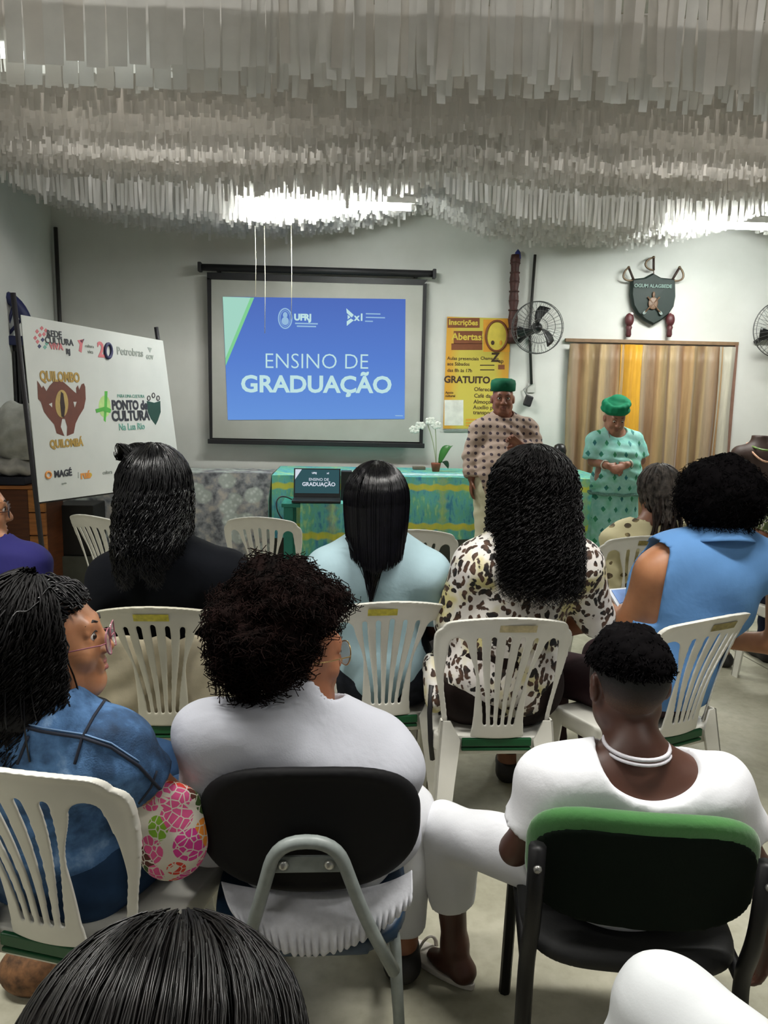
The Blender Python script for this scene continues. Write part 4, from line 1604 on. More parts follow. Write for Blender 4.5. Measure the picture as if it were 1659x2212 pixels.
MYE = plain('print_yellow', 'd8b23e', .6)
MTL = plain('print_teal', '6fa79a', .6)
# top row of emblems
for x, y, m in ((80, 716, MRD), (90, 709, MRD), (99, 714, MRD), (76, 730, MRD), (86, 724, MRD), (95, 722, MRD), (104, 726, MBK), (81, 738, MRD), (92, 734, MBL), (101, 742, MTL), (85, 748, MBL), (97, 750, MTL)):
    BanGeo().flat([(x - 4.2, y), (x, y + 5), (x + 4.2, y), (x, y - 5)]).build('emblem_piece', m, bsheet)
btext('REDE', .055, 117, 722, MBK, .001)
btext('CULTURA', .055, 128, 738, MBK, .001)
btext('VIVA', .055, 121, 749, MRD, .002)
btext('RJ', .045, 147, 760, MBK, .002)
BanGeo().flat([(167, 735), (180, 733), (178, 745), (176, 762), (170, 758), (172, 744)]).build('emblem_piece', MRD, bsheet)
BanGeo().flat([(172, 736), (182, 732), (178, 742)]).build('emblem_piece', MBL, bsheet)
btext('cultura', .03, 193, 748, MGY)
btext('viva', .035, 195, 760, MGY)
btext('2', .14, 218, 757, MRD, .004)
g = BanGeo()
pts = [onp(233 + 7 * cos(t), 758 + 15 * sin(t), .003) for t in np.linspace(0, 2 * pi, 25)[:-1]]
g.tube(pts, .012, 6, True)
g.build('emblem_ring', MBL, bsheet)
btext('Petrobras', .075, 281, 761, MGY, .001)
btext('GOV', .04, 323, 772, MGY, .002)
BanGeo().flat([(318, 750), (328, 752), (324, 762)]).build('emblem_piece', MGY, bsheet)
# two hands holding a cowrie
hl = [(80, 822), (85, 829), (90, 838), (93, 833), (98, 841), (100, 845), (107, 833), (116, 824), (126, 819), (134, 823), (146, 833), (160, 846), (165, 850), (164, 838), (168, 832), (171, 842), (176, 830), (181, 828), (184, 836), (185, 862), (181, 882), (170, 900), (163, 915), (159, 936), (144, 942), (145, 922), (140, 905), (134, 905), (131, 922), (139, 942), (122, 936), (117, 917), (104, 902), (95, 890), (88, 868), (82, 862)]
g = BanGeo()
P = [onp(x, y, .0012) for x, y in hl]
bm = bmesh.new()
vs_ = [bm.verts.new(p - np.array(bn.location)) for p in P]
fc = bm.faces.new(vs_)
bmesh.ops.triangulate(bm, faces=[fc])
me = bpy.data.meshes.new('hands')
bm.to_mesh(me)
bm.free()
link('hands_emblem', me, MBR, bsheet)
BanGeo().disc(133, 872, 14, 30, .0022, 20).build('shell_emblem', plain('print_sand', 'b59a5c', .6), bsheet)
BanGeo().flat([(131, 846), (136, 850), (140, 880), (138, 902), (132, 900), (129, 870)], .003).build('shell_opening', plain('print_dark_brown', '2c1612', .6), bsheet)
for q in (((105, 873), (112, 870), (112, 880)), ((158, 868), (165, 868), (161, 880))):
    BanGeo().flat(q, .0022).build('emblem_gap', m_ban(), bsheet)
btext('QUILOMBO', .085, 130, 815, MBO, .003, .78)
btext('QUILOMBÁ', .068, 144, 958, MBO, .003, .85)
# green plus, pen lettering and shield
g = BanGeo()
g.flat([(226, 845), (232, 845), (231, 875), (228, 912), (224, 908), (225, 880)])
g.build('plus_stroke', MGN, bsheet)
BanGeo().flat([(206, 884), (228, 878), (240, 884), (238, 892), (222, 888), (208, 892)], .0018).build('plus_stroke', MGN, bsheet)
BanGeo().disc(226, 878, 13, 24, .0006).build('plus_glow', MLG, bsheet)
btext('PARA UMA CULTURA', .032, 283, 856, MTL)
btext('PONTO de', .088, 281, 876, MBK, .004, .95)
btext('CULTURA', .095, 283, 899, MBK, .004, 1.0)
btext('Na Lua Rio', .065, 285, 922, MTL, .001)
BanGeo().flat([(317, 866), (333, 870), (346, 866), (347, 890), (341, 908), (336, 918), (326, 905), (319, 890)]).build('shield_emblem', MDG, bsheet)
g = BanGeo()
for cx_, cy_ in ((321, 860), (331, 854), (341, 860)):
    g.tube([onp(cx_ + 3 * cos(t), cy_ + 5 * sin(t), .002) for t in np.linspace(0, 2 * pi, 13)[:-1]], .0035, 5, True)
g.build('shield_hilts', MBK, bsheet)
# bottom row
g = BanGeo()
g.tube([onp(104 + 6 * cos(t), 1026 + 7 * sin(t), .002) for t in np.linspace(0, 2 * pi, 17)[:-1]], .006, 6, True)
g.build('emblem_ring', MOR, bsheet)
btext('MAGÉ', .058, 136, 1023, MBK, .002)
BanGeo().flat([(168, 1020), (170, 1020), (170, 1033), (168, 1033)]).build('emblem_piece', MGY, bsheet)
btext('ruá', .07, 184, 1026, MOR, .003)
BanGeo().disc(194, 1026, 4, 5, .0026).build('emblem_piece', MYE, bsheet)
btext('cultura', .035, 232, 1020, MGY)
btext('apoio', .02, 138, 1044, MGY)

# ================================================================ CLUTTER AT THE LEFT WALL
def at(px, py, Y):
    return aty(px, py, Y)
# brown wooden boxes
def wood(nm, hx):
    t = NT(nm)
    g_ = t.noise(3.5, 5, vec=t.obj((1.5, 1.5, 14)))
    c = hexc(hx)
    return t.done(t.ramp(g_, [(.3, tuple(v * .55 for v in c[:3]) + (1,)), (.7, c)]), .5)
MW1, MW2 = wood('orange_wood', 'c27a3c'), wood('dark_wood', '6e3c1e')
a, b = at(8, 1052, 5.56), at(112, 1195, 5.56)
xa, xb, zt_ = a[0] - .06, b[0] - .02, a[2] - .01
wb = thing('wooden_cabinet', 'low orange brown wooden cabinet with plank front behind the purple shirt', 'cabinet', (float(xa + xb) / 2, 5.72, 0))
n = 5
for k in range(n):
    z0_, z1_ = zt_ * k / n, zt_ * (k + 1) / n
    Geo().box(((xa + xb) / 2 + .12, 5.535, (z0_ + z1_) / 2), (xb - xa - .24, .03, z1_ - z0_ - .008)).build('plank', MW1 if k % 2 else wood('orange_wood_b', 'cb8540') if 'orange_wood_b' not in bpy.data.materials else bpy.data.materials['orange_wood_b'], wb, .003)
Geo().box((xa + .12, 5.545, zt_ / 2), (.23, .02, zt_ - .01)).build('dark_panel', MW2, wb, .003)
Geo().box(((xa + xb) / 2, 5.73, zt_ / 2), (xb - xa - .02, .36, zt_ - .01)).build('carcass', MW2, wb, .004)
Geo().box(((xa + xb) / 2, 5.72, zt_ + .012), (xb - xa + .02, .42, .024)).build('top_board', MW1, wb, .004)
# shelf with sacks
a, b = at(-10, 1032, 5.62), at(66, 1048, 5.62)
sz = zt_ + .026
shf = Geo().box(((a[0] + b[0]) / 2, 5.72, sz + .03), (b[0] - a[0], .40, .055)).build('shelf_board', plain('navy_board', '14172a', .5), None, .005)
tag(shf, 'dark navy board lying on the wooden cabinet under the grey sacks', 'board')
sz += .06
def sack(c, r, label, hx, seed):
    s = SDF(np.array(c) - np.array(r) - .06, np.array(c) + np.array(r) + .06, .014)
    s.ell(c, r, .02)
    s.ell(np.array(c) + (r[0] * .4, 0, -.1 * r[2]), (r[0] * .7, r[1], r[2] * .8), .05)
    s.wrinkle(.010, [((1, .2, .5), .14, seed), ((-.5, .2, 1), .10, seed + 1)])
    s.plane((c[0], c[1], c[2] - r[2] * .8), (0, 0, -1))
    V, Q = s.mesh()
    o = solid('sack', V, Q, plain('sack_' + hx, hx, .6, .2, 12, .2, 40))
    tag(o, label, 'sack', 'plastic sacks at the left wall')
    return o
p = at(22, 1015, 5.65)
sack((p[0], 5.72, sz + .055), (.19, .17, .07), 'flat white plastic sack, lower of two on the navy board', 'c9c5c0', 1)
p = at(20, 960, 5.7)
sack((p[0] + .07, 5.74, sz + .105 + .19), (.20, .17, .23), 'bulky grey plastic sack lying on top of the flat white one', 'b9b9b2', 3)
# ribbed shutter / rack with arched blue top
a, b = at(-5, 742, 6.05), at(58, 905, 6.05)
rk = thing('folded_cart', 'dark ribbed cart with blue arched canopy against the left wall', 'cart', (float(a[0] + b[0]) / 2, 6.15, 0))
MDK = plain('dark_ribbed', '1b1b1e', .5)
x0_, x1_ = a[0], b[0] + .02
zt2, zb2 = a[2] + .03, .0
Geo().box(((x0_ + x1_) / 2, 6.20, (zt2 + zb2) / 2), (x1_ - x0_, .05, zt2 - zb2)).build('back_panel', MDK, rk, .004)
nn = 7
for k in range(nn):
    x = x0_ + (x1_ - x0_) * (k + .5) / nn
    Geo().box((x, 6.165, (zt2 + .9) / 2 - .05), ((x1_ - x0_) / nn * .6, .03, zt2 - .95)).build('rib', plain('rib_grey', '2b2b2e', .45), rk, .006)
c0 = np.array([x0_ + .0, 6.15, zt2 + .0])
R = x1_ - c0[0]
MNB = plain('navy_canopy', '1c2350', .5)
g = Geo()
g.tube([c0 + (R * cos(t) * .97, 0, .33 * sin(t)) for t in np.linspace(0, pi / 2, 11)], .045, 8)
g.build('canopy_arch', MNB, rk)
Geo().box((c0[0] + R / 2, 6.15, zt2 + .0), (R, .07, .07)).build('canopy_rail', MNB, rk, .008)
for t in (.6, 1.05, 1.5):
    Geo().tube([c0 + (0, 0, 0), c0 + (R * cos(t) * .97, 0, .33 * sin(t))], .012, 6).build('canopy_strut', MNB, rk)
# dark crate and grey block below the banner
a, b = at(118, 1090, 5.9), at(205, 1135, 5.9)
o = Geo().box(((a[0] + b[0]) / 2, 6.02, a[2] / 2 + .14), (b[0] - a[0], .3, a[2] - .28)).build('black_crate', plain('crate_black', '161616', .5), None, .008)
o2 = Geo().box(((a[0] + b[0]) / 2 + .02, 6.02, .14), (b[0] - a[0] + .05, .36, .28)).build('grey_crate', plain('crate_grey', '56584f', .7), None, .008)
tag(o, 'black crate standing on the grey one below the banner', 'crate')
tag(o2, 'grey crate on the floor below the banner', 'crate')

# ================================================================ BUST WITH NECKLACES (right)
p = aty(1640, 960, 6.0)
bu_ = thing('display_bust', 'dark brown display bust with bead necklaces at the right edge', 'bust', (p[0], 6.0, 0))
X0 = p[0]
s = SDF((X0 - .4, 5.75, .5), (X0 + .4, 6.25, 1.45), .012)
s.ell((X0, 6, .93), (.19, .11, .30), .03).cap((X0 - .15, 6, 1.12), (X0 + .15, 6, 1.12), .07, k=.06).cap((X0, 6, 1.15), (X0, 6, 1.27), .065, .06, .04)
s.plane((X0, 6, 1.27), (0, 0, 1)).plane((X0, 6, .66), (0, 0, -1))
V, Q = s.mesh()
solid('torso', V, Q, plain('bust_brown', '35231d', .6), bu_)
Geo().lathe([(.15, 0), (.15, .02), (.025, .04), (.025, .68)], (X0, 6, 0), 16).build('stand', MFRM, bu_)
def necklace(rx, drop, hx, lab, r=.008):
    g = Geo()
    pts = []
    for t in np.linspace(0, 2 * pi, 41)[:-1]:
        f = max(0, -sin(t))
        pts.append((X0 + rx * cos(t), 6 + (.09 + .035 * f) * sin(t) - .02, 1.19 - drop * f ** 1.3 + .02 * max(0, sin(t))))
    g.tube(pts, r, 6, True)
    o = g.build('necklace', plain('beads_' + hx, hx, .35, .5, 90))
    tag(o, lab, 'necklace', 'necklaces on the brown bust')
necklace(.085, .03, '5f7a3a', 'short green bead necklace around the neck of the bust')
necklace(.105, .12, 'cfa288', 'longer pale pink bead necklace on the chest of the bust')

# ================================================================ PEOPLE: BUILDERS
def unit(v):
    v = np.asarray(v, float)
    return v / (np.linalg.norm(v) + 1e-12)


def lerp(a, b, t):
    return np.asarray(a, float) * (1 - t) + np.asarray(b, float) * t


def m_skin(name, hx, gloss=.48):
    if name in MATS:
        return MATS[name]
    t = NT(name)
    c = hexc(hx)
    lo = (c[0] * .82, c[1] * .76, c[2] * .74, 1)
    col = t.ramp(t.noise(16, 4), [(.3, lo), (.65, c)])
    MATS[name] = t.done(col, gloss, t.bump(t.noise(260, 2), .08, .001), Subsurface_Weight=.12, Subsurface_Radius=(.012, .005, .003))
    return MATS[name]


def m_hair(name, hx, rough=.38, hx2=None, spec=.4):
    if name in MATS:
        return MATS[name]
    t = NT(name)
    c = hexc(hx)
    c2 = hexc(hx2) if hx2 else tuple(v * 1.8 for v in c[:3]) + (1,)
    col = t.ramp(t.noise(30, 3), [(.35, c), (.75, c2)])
    MATS[name] = t.done(col, rough, None, Specular_IOR_Level=spec if rough < .5 else (.2 if rough < .7 else .06))
    return MATS[name]


def limbs(J, fwd, knee_z=.49, hipw=.09, spread=.06, reach=.40, armdrop=.27, s=1.0):
    f = unit([fwd[0], fwd[1], 0])
    r = np.array([f[1], -f[0], 0])
    up = np.array([0, 0, 1.0])
    for sd, sg in (('L', -1), ('R', 1)):
        J.setdefault('hip' + sd, J['pel'] + r * sg * hipw * s - up * .03)
        h = J['hip' + sd]
        J.setdefault('kn' + sd, np.array([*(h + f * reach * s + r * sg * spread)[:2], knee_z]))
        k = J['kn' + sd]
        J.setdefault('an' + sd, np.array([*(k + f * .04 + r * sg * .01)[:2], .085]))
        a = J['an' + sd]
        J.setdefault('toe' + sd, np.array([*(a + f * .15 + r * sg * .02)[:2], .028]))
        J.setdefault('el' + sd, J['sh' + sd] + r * sg * .055 + f * .03 - up * armdrop * s)
        J.setdefault('wr' + sd, J['el' + sd] + f * .20 * s - r * sg * .09 - up * .03)
    return J


def hand_prims(w, d, n, sgn, s=1.0, curl=.5, spread=.06):
    """palm, four jointed fingers and a thumb; w wrist, d pointing direction, n back-of-hand normal"""
    d = unit(d)
    n = unit(np.asarray(n) - d * np.dot(n, d))
    sd = np.cross(d, n) * sgn            # towards the thumb
    P = []
    pc = w + d * .045 * s
    P.append(('cap', w + d * .012 * s, w + d * .075 * s, .030 * s, .034 * s, .012, (n, .42)))
    for i, (o, L) in enumerate(((.026, .070), (.009, .078), (-.009, .073), (-.025, .058))):
        L *= s
        p = w + d * .085 * s + sd * o * s
        dd = unit(d + sd * o * spread * 12)
        a = 0.25 * curl
        for k, f in enumerate((.45, .32, .23)):
            q = p + (dd * cos(a) - n * sin(a)) * L * f
            P.append(('cap', p, q, (.0088 - .0007 * k) * s, (.0083 - .0008 * k) * s, .003, None))
            p = q
            a += curl * .9
    p = w + d * .025 * s + sd * .026 * s
    td = unit(d * .75 + sd * .75 - n * .25)
    q = p + td * .036 * s
    P.append(('cap', p, q, .012 * s, .0105 * s, .008, None))
    q2 = q + unit(td + d * .5 - n * curl * .5) * .030 * s
    P.append(('cap', q, q2, .0102 * s, .0085 * s, .003, None))
    return P


def head_prims(c, H, s=1.0, face=True):
    """skull, jaw, brow, nose, lips, cheeks, ears in the head frame H (columns right, forward, up)"""
    def w(x, y, z):
        return np.asarray(c) + H @ (np.array([x, y, z]) * s)
    P = [('ell', w(0, -.012, .032), (.074 * s, .094 * s, .088 * s), .02, H),
         ('ell', w(0, .032, -.030), (.060 * s, .060 * s, .082 * s), .04, H),
         ('ell', w(0, .066, -.096), (.026 * s, .022 * s, .018 * s), .03, H),
         ('cap', w(-.052, .0, -.055), w(-.018, .062, -.096), .020 * s, .018 * s, .03, None),
         ('cap', w(.052, .0, -.055), w(.018, .062, -.096), .020 * s, .018 * s, .03, None)]
    if face:
        P += [('cap', w(-.034, .074, .030), w(.034, .074, .030), .014 * s, .014 * s, .02, None),
              ('ell', w(-.036, .062, -.030), (.024 * s, .022 * s, .022 * s), .02, H),
              ('ell', w(.036, .062, -.030), (.024 * s, .022 * s, .022 * s), .02, H),
              ('cap', w(0, .088, .016), w(0, .106, -.024), .0085 * s, .0125 * s, .012, None),
              ('ell', w(-.013, .097, -.029), (.0095 * s, .011 * s, .008 * s), .006, H),
              ('ell', w(.013, .097, -.029), (.0095 * s, .011 * s, .008 * s), .006, H),
              ('cap', w(-.020, .086, -.054), w(.020, .086, -.054), .0085 * s, .0085 * s, .008, None),
              ('cap', w(-.017, .086, -.066), w(.017, .086, -.066), .0095 * s, .0095 * s, .008, None),
              ('ellsub', w(-.032, .096, .009), (.017 * s, .018 * s, .0115 * s), .010, H),
              ('ellsub', w(.032, .096, .009), (.017 * s, .018 * s, .0115 * s), .010, H),
              ('cap', w(-.024, .100, -.0602), w(.024, .100, -.0602), .0028 * s, .0028 * s, .003, None, 'sub'),
              ('cap', w(-.046, .0755, .0155), w(-.020, .0835, .0175), .0075 * s, .0075 * s, .004, None),
              ('cap', w(.046, .0755, .0155), w(.020, .0835, .0175), .0075 * s, .0075 * s, .004, None),
              ('cap', w(-.045, .0755, .0005), w(-.020, .0825, -.0005), .0062 * s, .0062 * s, .005, None),
              ('cap', w(.045, .0755, .0005), w(.020, .0825, -.0005), .0062 * s, .0062 * s, .005, None)]
    for sg in (-1, 1):
        R = H @ np.array(Matrix.Rotation(sg * .35, 3, 'Z'))
        P += [('ell', w(sg * .080, -.006, -.004), (.011 * s, .020 * s, .032 * s), .006, R),
              ('ellsub', w(sg * .091, -.004, -.002), (.006 * s, .011 * s, .019 * s), .005, R)]
    return P


def run(S, prims, g=0.0):
    for p in prims:
        if p[0] == 'cap':
            S.cap(p[1], p[2], p[3], p[4], p[5], p[6], p[7] if len(p) > 7 else 'add', g)
        elif p[0] == 'ell':
            S.ell(p[1], p[2], p[3], p[4], 'add', g)
        else:
            S.ell(p[1], p[2], p[3], p[4], 'sub')


def torso_prims(J, heft=1.0, bust=0.0, belly=0.0, s=1.0):
    up = unit(J['neck'] - J['pel'])
    r = J['shR'] - J['shL']
    r = unit(r - up * np.dot(r, up))
    f = np.cross(up, r)
    T = np.stack([r, f, up], 1)
    sw = np.linalg.norm(J['shR'] - J['shL']) / .34
    L = np.linalg.norm(J['neck'] - J['pel']) / .5
    P = [('ell', lerp(J['pel'], J['neck'], .02), (.165 * heft * s, .128 * heft * s, .125 * s), .05, T),
         ('ell', lerp(J['pel'], J['neck'], .32), (.140 * heft * s, .108 * heft * s, .17 * L), .08, T),
         ('ell', lerp(J['pel'], J['neck'], .66), (.150 * sw * (heft ** .5), .108 * heft ** .5 * s, .17 * L), .06, T),
         ('ell', lerp(J['pel'], J['neck'], .84), (.140 * sw, .080 * s, .10 * L), .06, T),
         ('cap', J['shL'], J['shR'], .056 * s, .056 * s, .05, (f, .9))]
    for sd in 'LR':
        P.append(('cap', J['neck'] + up * .035, lerp(J['neck'], J['sh' + sd], .85), .042 * s, .048 * s, .05, None))
    if bust:
        for sg in (-1, 1):
            P.append(('ell', lerp(J['pel'], J['neck'], .62) + f * (.09 * s) + r * sg * .07 * sw, (.07 * bust,) * 3, .05, None))
    if belly:
        P.append(('ell', lerp(J['pel'], J['neck'], .25) + f * .05, (.15 * belly, .13 * belly, .16 * belly), .07, T))
    return P, T


def arm_prims(J, sd, s=1.0, heft=1.0, frac=2.0):
    """frac: how far down the arm (1 elbow, 2 wrist)"""
    a, b, c = J['sh' + sd], J['el' + sd], J['wr' + sd]
    r0, r1, r2 = .050 * s * heft, .040 * s * heft, .027 * s
    if frac <= 1:
        return [('cap', a, lerp(a, b, frac), r0, r0 + (r1 - r0) * frac, .03, None)]
    P = [('cap', a, b, r0, r1, .03, None)]
    t = frac - 1
    P.append(('cap', b, lerp(b, c, t), r1, r1 + (r2 - r1) * t, .02, None))
    return P


def leg_prims(J, sd, s=1.0, heft=1.0, frac=2.0):
    a, b, c = J['hip' + sd], J['kn' + sd], J['an' + sd]
    r0, r1, r2 = .088 * s * heft, .060 * s * heft ** .5, .040 * s
    if frac <= 1:
        return [('cap', a, lerp(a, b, frac), r0, r0 + (r1 - r0) * frac, .05, None)]
    t = frac - 1
    P = [('cap', a, b, r0, r1, .05, None), ('cap', b, lerp(b, c, t), r1, r1 + (r2 - r1) * t, .03, None)]
    bk = unit(np.cross(np.cross(c - b, J['toe' + sd] - c), c - b))
    if t > .5:
        P.append(('ell', lerp(b, c, .32) - bk * .012, (.048 * s, .048 * s, .10 * s), .05, None))
    return P


def foot_prims(J, sd, s=1.0, g=0):
    c, t = J['an' + sd], J['toe' + sd]
    h = np.array([c[0], c[1], max(.035, t[2] + .008)]) - unit([*(t - c)[:2], 0]) * .03
    return [('cap', c, h, .034 * s + g, .034 * s + g, .02, None), ('cap', h, t, .036 * s + g, .026 * s + g, .03, ((0, 0, 1), .8)),
            ('cap', c, lerp(h, t, .6), .03 * s + g, .028 * s + g, .03, None)]


def bounds(J, m=.2):
    P = np.array([v for v in J.values()])
    lo, hi = P.min(0) - m, P.max(0) + m
    lo[2] = -.03
    return lo, hi


def build_body(root, J, H, mat, s=1.0, hs=1.0, heft=1.0, bust=0, belly=0, h=.0085, fine=None, face=True, hands=None, name='body', legs=True, relaxn=1):
    lo, hi = bounds(J)
    S = SDF(lo, hi, h, fine)
    T, _ = torso_prims(J, heft, bust, belly, s)
    run(S, T)
    for sd in 'LR':
        run(S, arm_prims(J, sd, s, min(heft, 1.25)))
        if legs:
            run(S, leg_prims(J, sd, s, min(heft, 1.25)))
            run(S, foot_prims(J, sd, s))
    run(S, [('cap', J['neck'] - (0, 0, .02), J['head'] - H[:, 2] * .05 * hs, .060 * s, .054 * hs, .03, None)])
    run(S, head_prims(J['head'], H, hs, face))
    for i, sd in enumerate('LR'):
        hd = (hands or {}).get(sd)
        if hd is None:
            d = unit(J['wr' + sd] - J['el' + sd])
            hd = (d, (0, 0, 1) if abs(d[2]) < .8 else (0, 1, 0), .5)
        sg = (1 if sd == 'L' else -1)
        run(S, hand_prims(J['wr' + sd], hd[0], hd[1], sg, s, hd[2]))
    V, Q = S.mesh()
    V = relax(V, Q, relaxn, .35)
    return solid(name, V, Q, mat, root)


WAVES = [((1, .3, .8), .11, 0), ((-.8, .2, 1), .085, 1.7), ((.2, .4, 1), .07, 3.1)]


def garment(root, name, J, mat, g=.012, s=1.0, heft=1.0, bust=0, belly=0, sleeves=(.6, .6), hem=None, neck=(.085, .085, .07), neckoff=(0, 0, .05), amp=.0022, h=.008,
            extra=None, cuts=None, sleeve_g=.014, back_scoop=None, waves=None, relaxn=1, torso=True):
    lo, hi = bounds(J)
    S = SDF(lo, hi, h)
    if torso:
        T, _ = torso_prims(J, heft, bust, belly, s)
        run(S, T, g)
    for sd, fr in zip('LR', sleeves):
        if fr > 0:
            run(S, arm_prims(J, sd, s, min(heft, 1.25), fr), sleeve_g)
    if extra:
        run(S, extra)
    S.wrinkle(amp, waves or WAVES)
    for sd, fr in zip('LR', sleeves):
        if fr > 0:
            a, b, c = J['sh' + sd], J['el' + sd], J['wr' + sd]
            if fr <= 1:
                p, d = lerp(a, b, fr), b - a
            else:
                p, d = lerp(b, c, fr - 1), c - b
            S.plane(p, d, (p + unit(d) * .06, .105))
    if hem is not None:
        S.plane((0, 0, hem), (0, 0, -1))
    if neck:
        S.ell(J['neck'] + np.array(neckoff), neck, .01, None, 'sub')
    if back_scoop:
        S.ell(back_scoop[0], back_scoop[1], .01, None, 'sub')
    for c in (cuts or []):
        S.plane(*c)
    V, Q = S.mesh()
    V = relax(V, Q, relaxn, .4)
    return solid(name, V, Q, mat, root)


def trousers(root, name, J, mat, g=.014, s=1.0, heft=1.0, frac=(1.9, 1.9), top=None, amp=.002, h=.0085):
    lo, hi = bounds(J)
    S = SDF(lo, hi, h)
    T, _ = torso_prims(J, heft, 0, 0, s)
    run(S, T[:2], g)
    for sd, fr in zip('LR', frac):
        run(S, leg_prims(J, sd, s, min(heft, 1.25), fr), g)
    S.wrinkle(amp, WAVES)
    S.plane((0, 0, top if top is not None else J['pel'][2] + .16), (0, 0, 1))
    for sd, fr in zip('LR', frac):
        b, c = J['kn' + sd], J['an' + sd]
        p = lerp(b, c, fr - 1)
        S.plane(p, c - b, (p + unit(c - b) * .06, .11))
    V, Q = S.mesh()
    V = relax(V, Q, 1, .4)
    return solid(name, V, Q, mat, root)


def shoes(root, J, mat, s=1.0, kind='shoe'):
    for sd in 'LR':
        lo = np.minimum(J['an' + sd], J['toe' + sd]) - .12
        hi = np.maximum(J['an' + sd], J['toe' + sd]) + .12
        lo[2] = -.02
        S = SDF(lo, hi, .007)
        run(S, foot_prims(J, sd, s), .008)
        S.plane((0, 0, .075 if kind == 'shoe' else .03), (0, 0, 1))
        S.plane((0, 0, .0), (0, 0, -1))
        V, Q = S.mesh()
        solid(kind, V, Q, mat, root)


def eyes(root, c, H, s=1.0, look=(0, 1, 0), iris='2a1a10'):
    for sg in (-1, 1):
        p = np.asarray(c) + H @ (np.array([sg * .032, .0775, .009]) * s)
        g = Geo().ball(p, .0122 * s, 14, 10)
        e = g.build('eye', plain('eye_white', 'd8d2ca', .25, .04), root)
        d = H @ unit(look)
        q = p + d * .0085 * s
        Geo().ball(q, .0068 * s, 12, 8).build('iris', plain('iris_' + iris, iris, .15), e)


def brows_lips(root, c, H, s, brow, lip):
    def w(x, y, z):
        return np.asarray(c) + H @ (np.array([x, y, z]) * s)
    for sg in (-1, 1):
        Geo().tube([w(sg * .016, .0925, .034), w(sg * .032, .0885, .040), w(sg * .050, .074, .034)], [.003 * s, .0042 * s, .002 * s], 8, flat=.6).build('eyebrow', brow, root)
        Geo().tube([w(sg * .016, .0905, .013), w(sg * .030, .0905, .0185), w(sg * .046, .0795, .012)], [.0012 * s, .0017 * s, .0014 * s], 6).build('eyelashes', brow, root)
    Geo().tube([w(-.024, .0835, -.0585), w(-.012, .0925, -.0545), w(0, .0945, -.0555), w(.012, .0925, -.0545), w(.024, .0835, -.0585)], [.002 * s, .0048 * s, .0044 * s, .0048 * s, .002 * s], 8).build('upper_lip', lip, root)
    Geo().tube([w(-.023, .0835, -.0605), w(-.010, .0935, -.0675), w(0, .0955, -.0685), w(.010, .0935, -.0675), w(.023, .0835, -.0605)], [.002 * s, .0052 * s, .0058 * s, .0052 * s, .002 * s], 8).build('lower_lip', lip, root)


# ---------------------------------------------------------------- hair
def afro(root, c, R, n, mat, m=15, inner=.55, lump=.10, face=None, coil=.010, turns=3.2, r=.0013, seed=1, name='hair', squash=None, core=.80, facecos=.55, H=None, keep=None):
    """round curly hair: coils springing out of the scalp over a dark core; face = direction left free"""
    g = np.random.default_rng(seed)
    d = g.normal(size=(int(n * 1.6), 3))
    d /= np.linalg.norm(d, axis=1)[:, None]
    if face is not None:
        d = d[(d @ unit(face)) < facecos]
    if keep is not None:
        d = d[keep(d)]
    d = d[:n]
    n = len(d)
    R = np.asarray(R, float)
    def lmf(d):
        return 1 + lump * (np.sin(6 * d[:, 0] + 1 + seed) * np.sin(5 * d[:, 1] + 2) + .7 * np.sin(7 * d[:, 2] + 4 * d[:, 0] + seed) + .5 * np.sin(13 * d[:, 1] + 9 * d[:, 2]))
    lm = lmf(d)
    out = lm * g.uniform(.80, 1.04, n)
    t = np.linspace(0, 1, m)
    rad = inner + (out[:, None] - inner) * t[None]
    P = d[:, None, :] * rad[..., None] * R
    x = np.cross(d, g.normal(size=(n, 3)))
    x /= np.linalg.norm(x, axis=1)[:, None]
    y = np.cross(d, x)
    ph = g.uniform(0, 6.28, n)[:, None] + t[None] * turns * 2 * pi * g.uniform(.7, 1.3, n)[:, None]
    ca = coil * g.uniform(.5, 1.4, n)[:, None] * np.sqrt(t)[None]
    P = P + x[:, None, :] * (ca * np.cos(ph))[..., None] + y[:, None, :] * (ca * np.sin(ph))[..., None]
    P[:, :, 2] -= .012 * t[None] ** 2
    if H is not None:
        P = P @ np.asarray(H).T
    P = P + np.asarray(c)
    V, Q = tubes(P, np.linspace(r, r * .75, m), 3)
    bc, bq = blob((0, 0, 0), (1, 1, 1), None, 60, 40)
    bj = 1 + .05 * g.uniform(-1, 1, len(bc))
    bc = bc * (lmf(bc) * core * bj)[:, None] * R
    if H is not None:
        bc = bc @ np.asarray(H).T
    bc = bc + np.asarray(c)
    if face is not None or keep is not None:
        dd = (bc - np.asarray(c))
        dl = (dd @ np.asarray(H) if H is not None else dd) / (R * core)
        dl = dl / (np.linalg.norm(dl, axis=1)[:, None] + 1e-9)
        k = np.ones(len(bc), bool)
        if face is not None:
            k &= (dl @ unit(face)) < facecos
        if keep is not None:
            k &= keep(dl)
        bq = bq[k[bq].all(1)]
    V, Q = join((V, Q), (bc, bq))
    return solid(name, V, Q, mat, root)


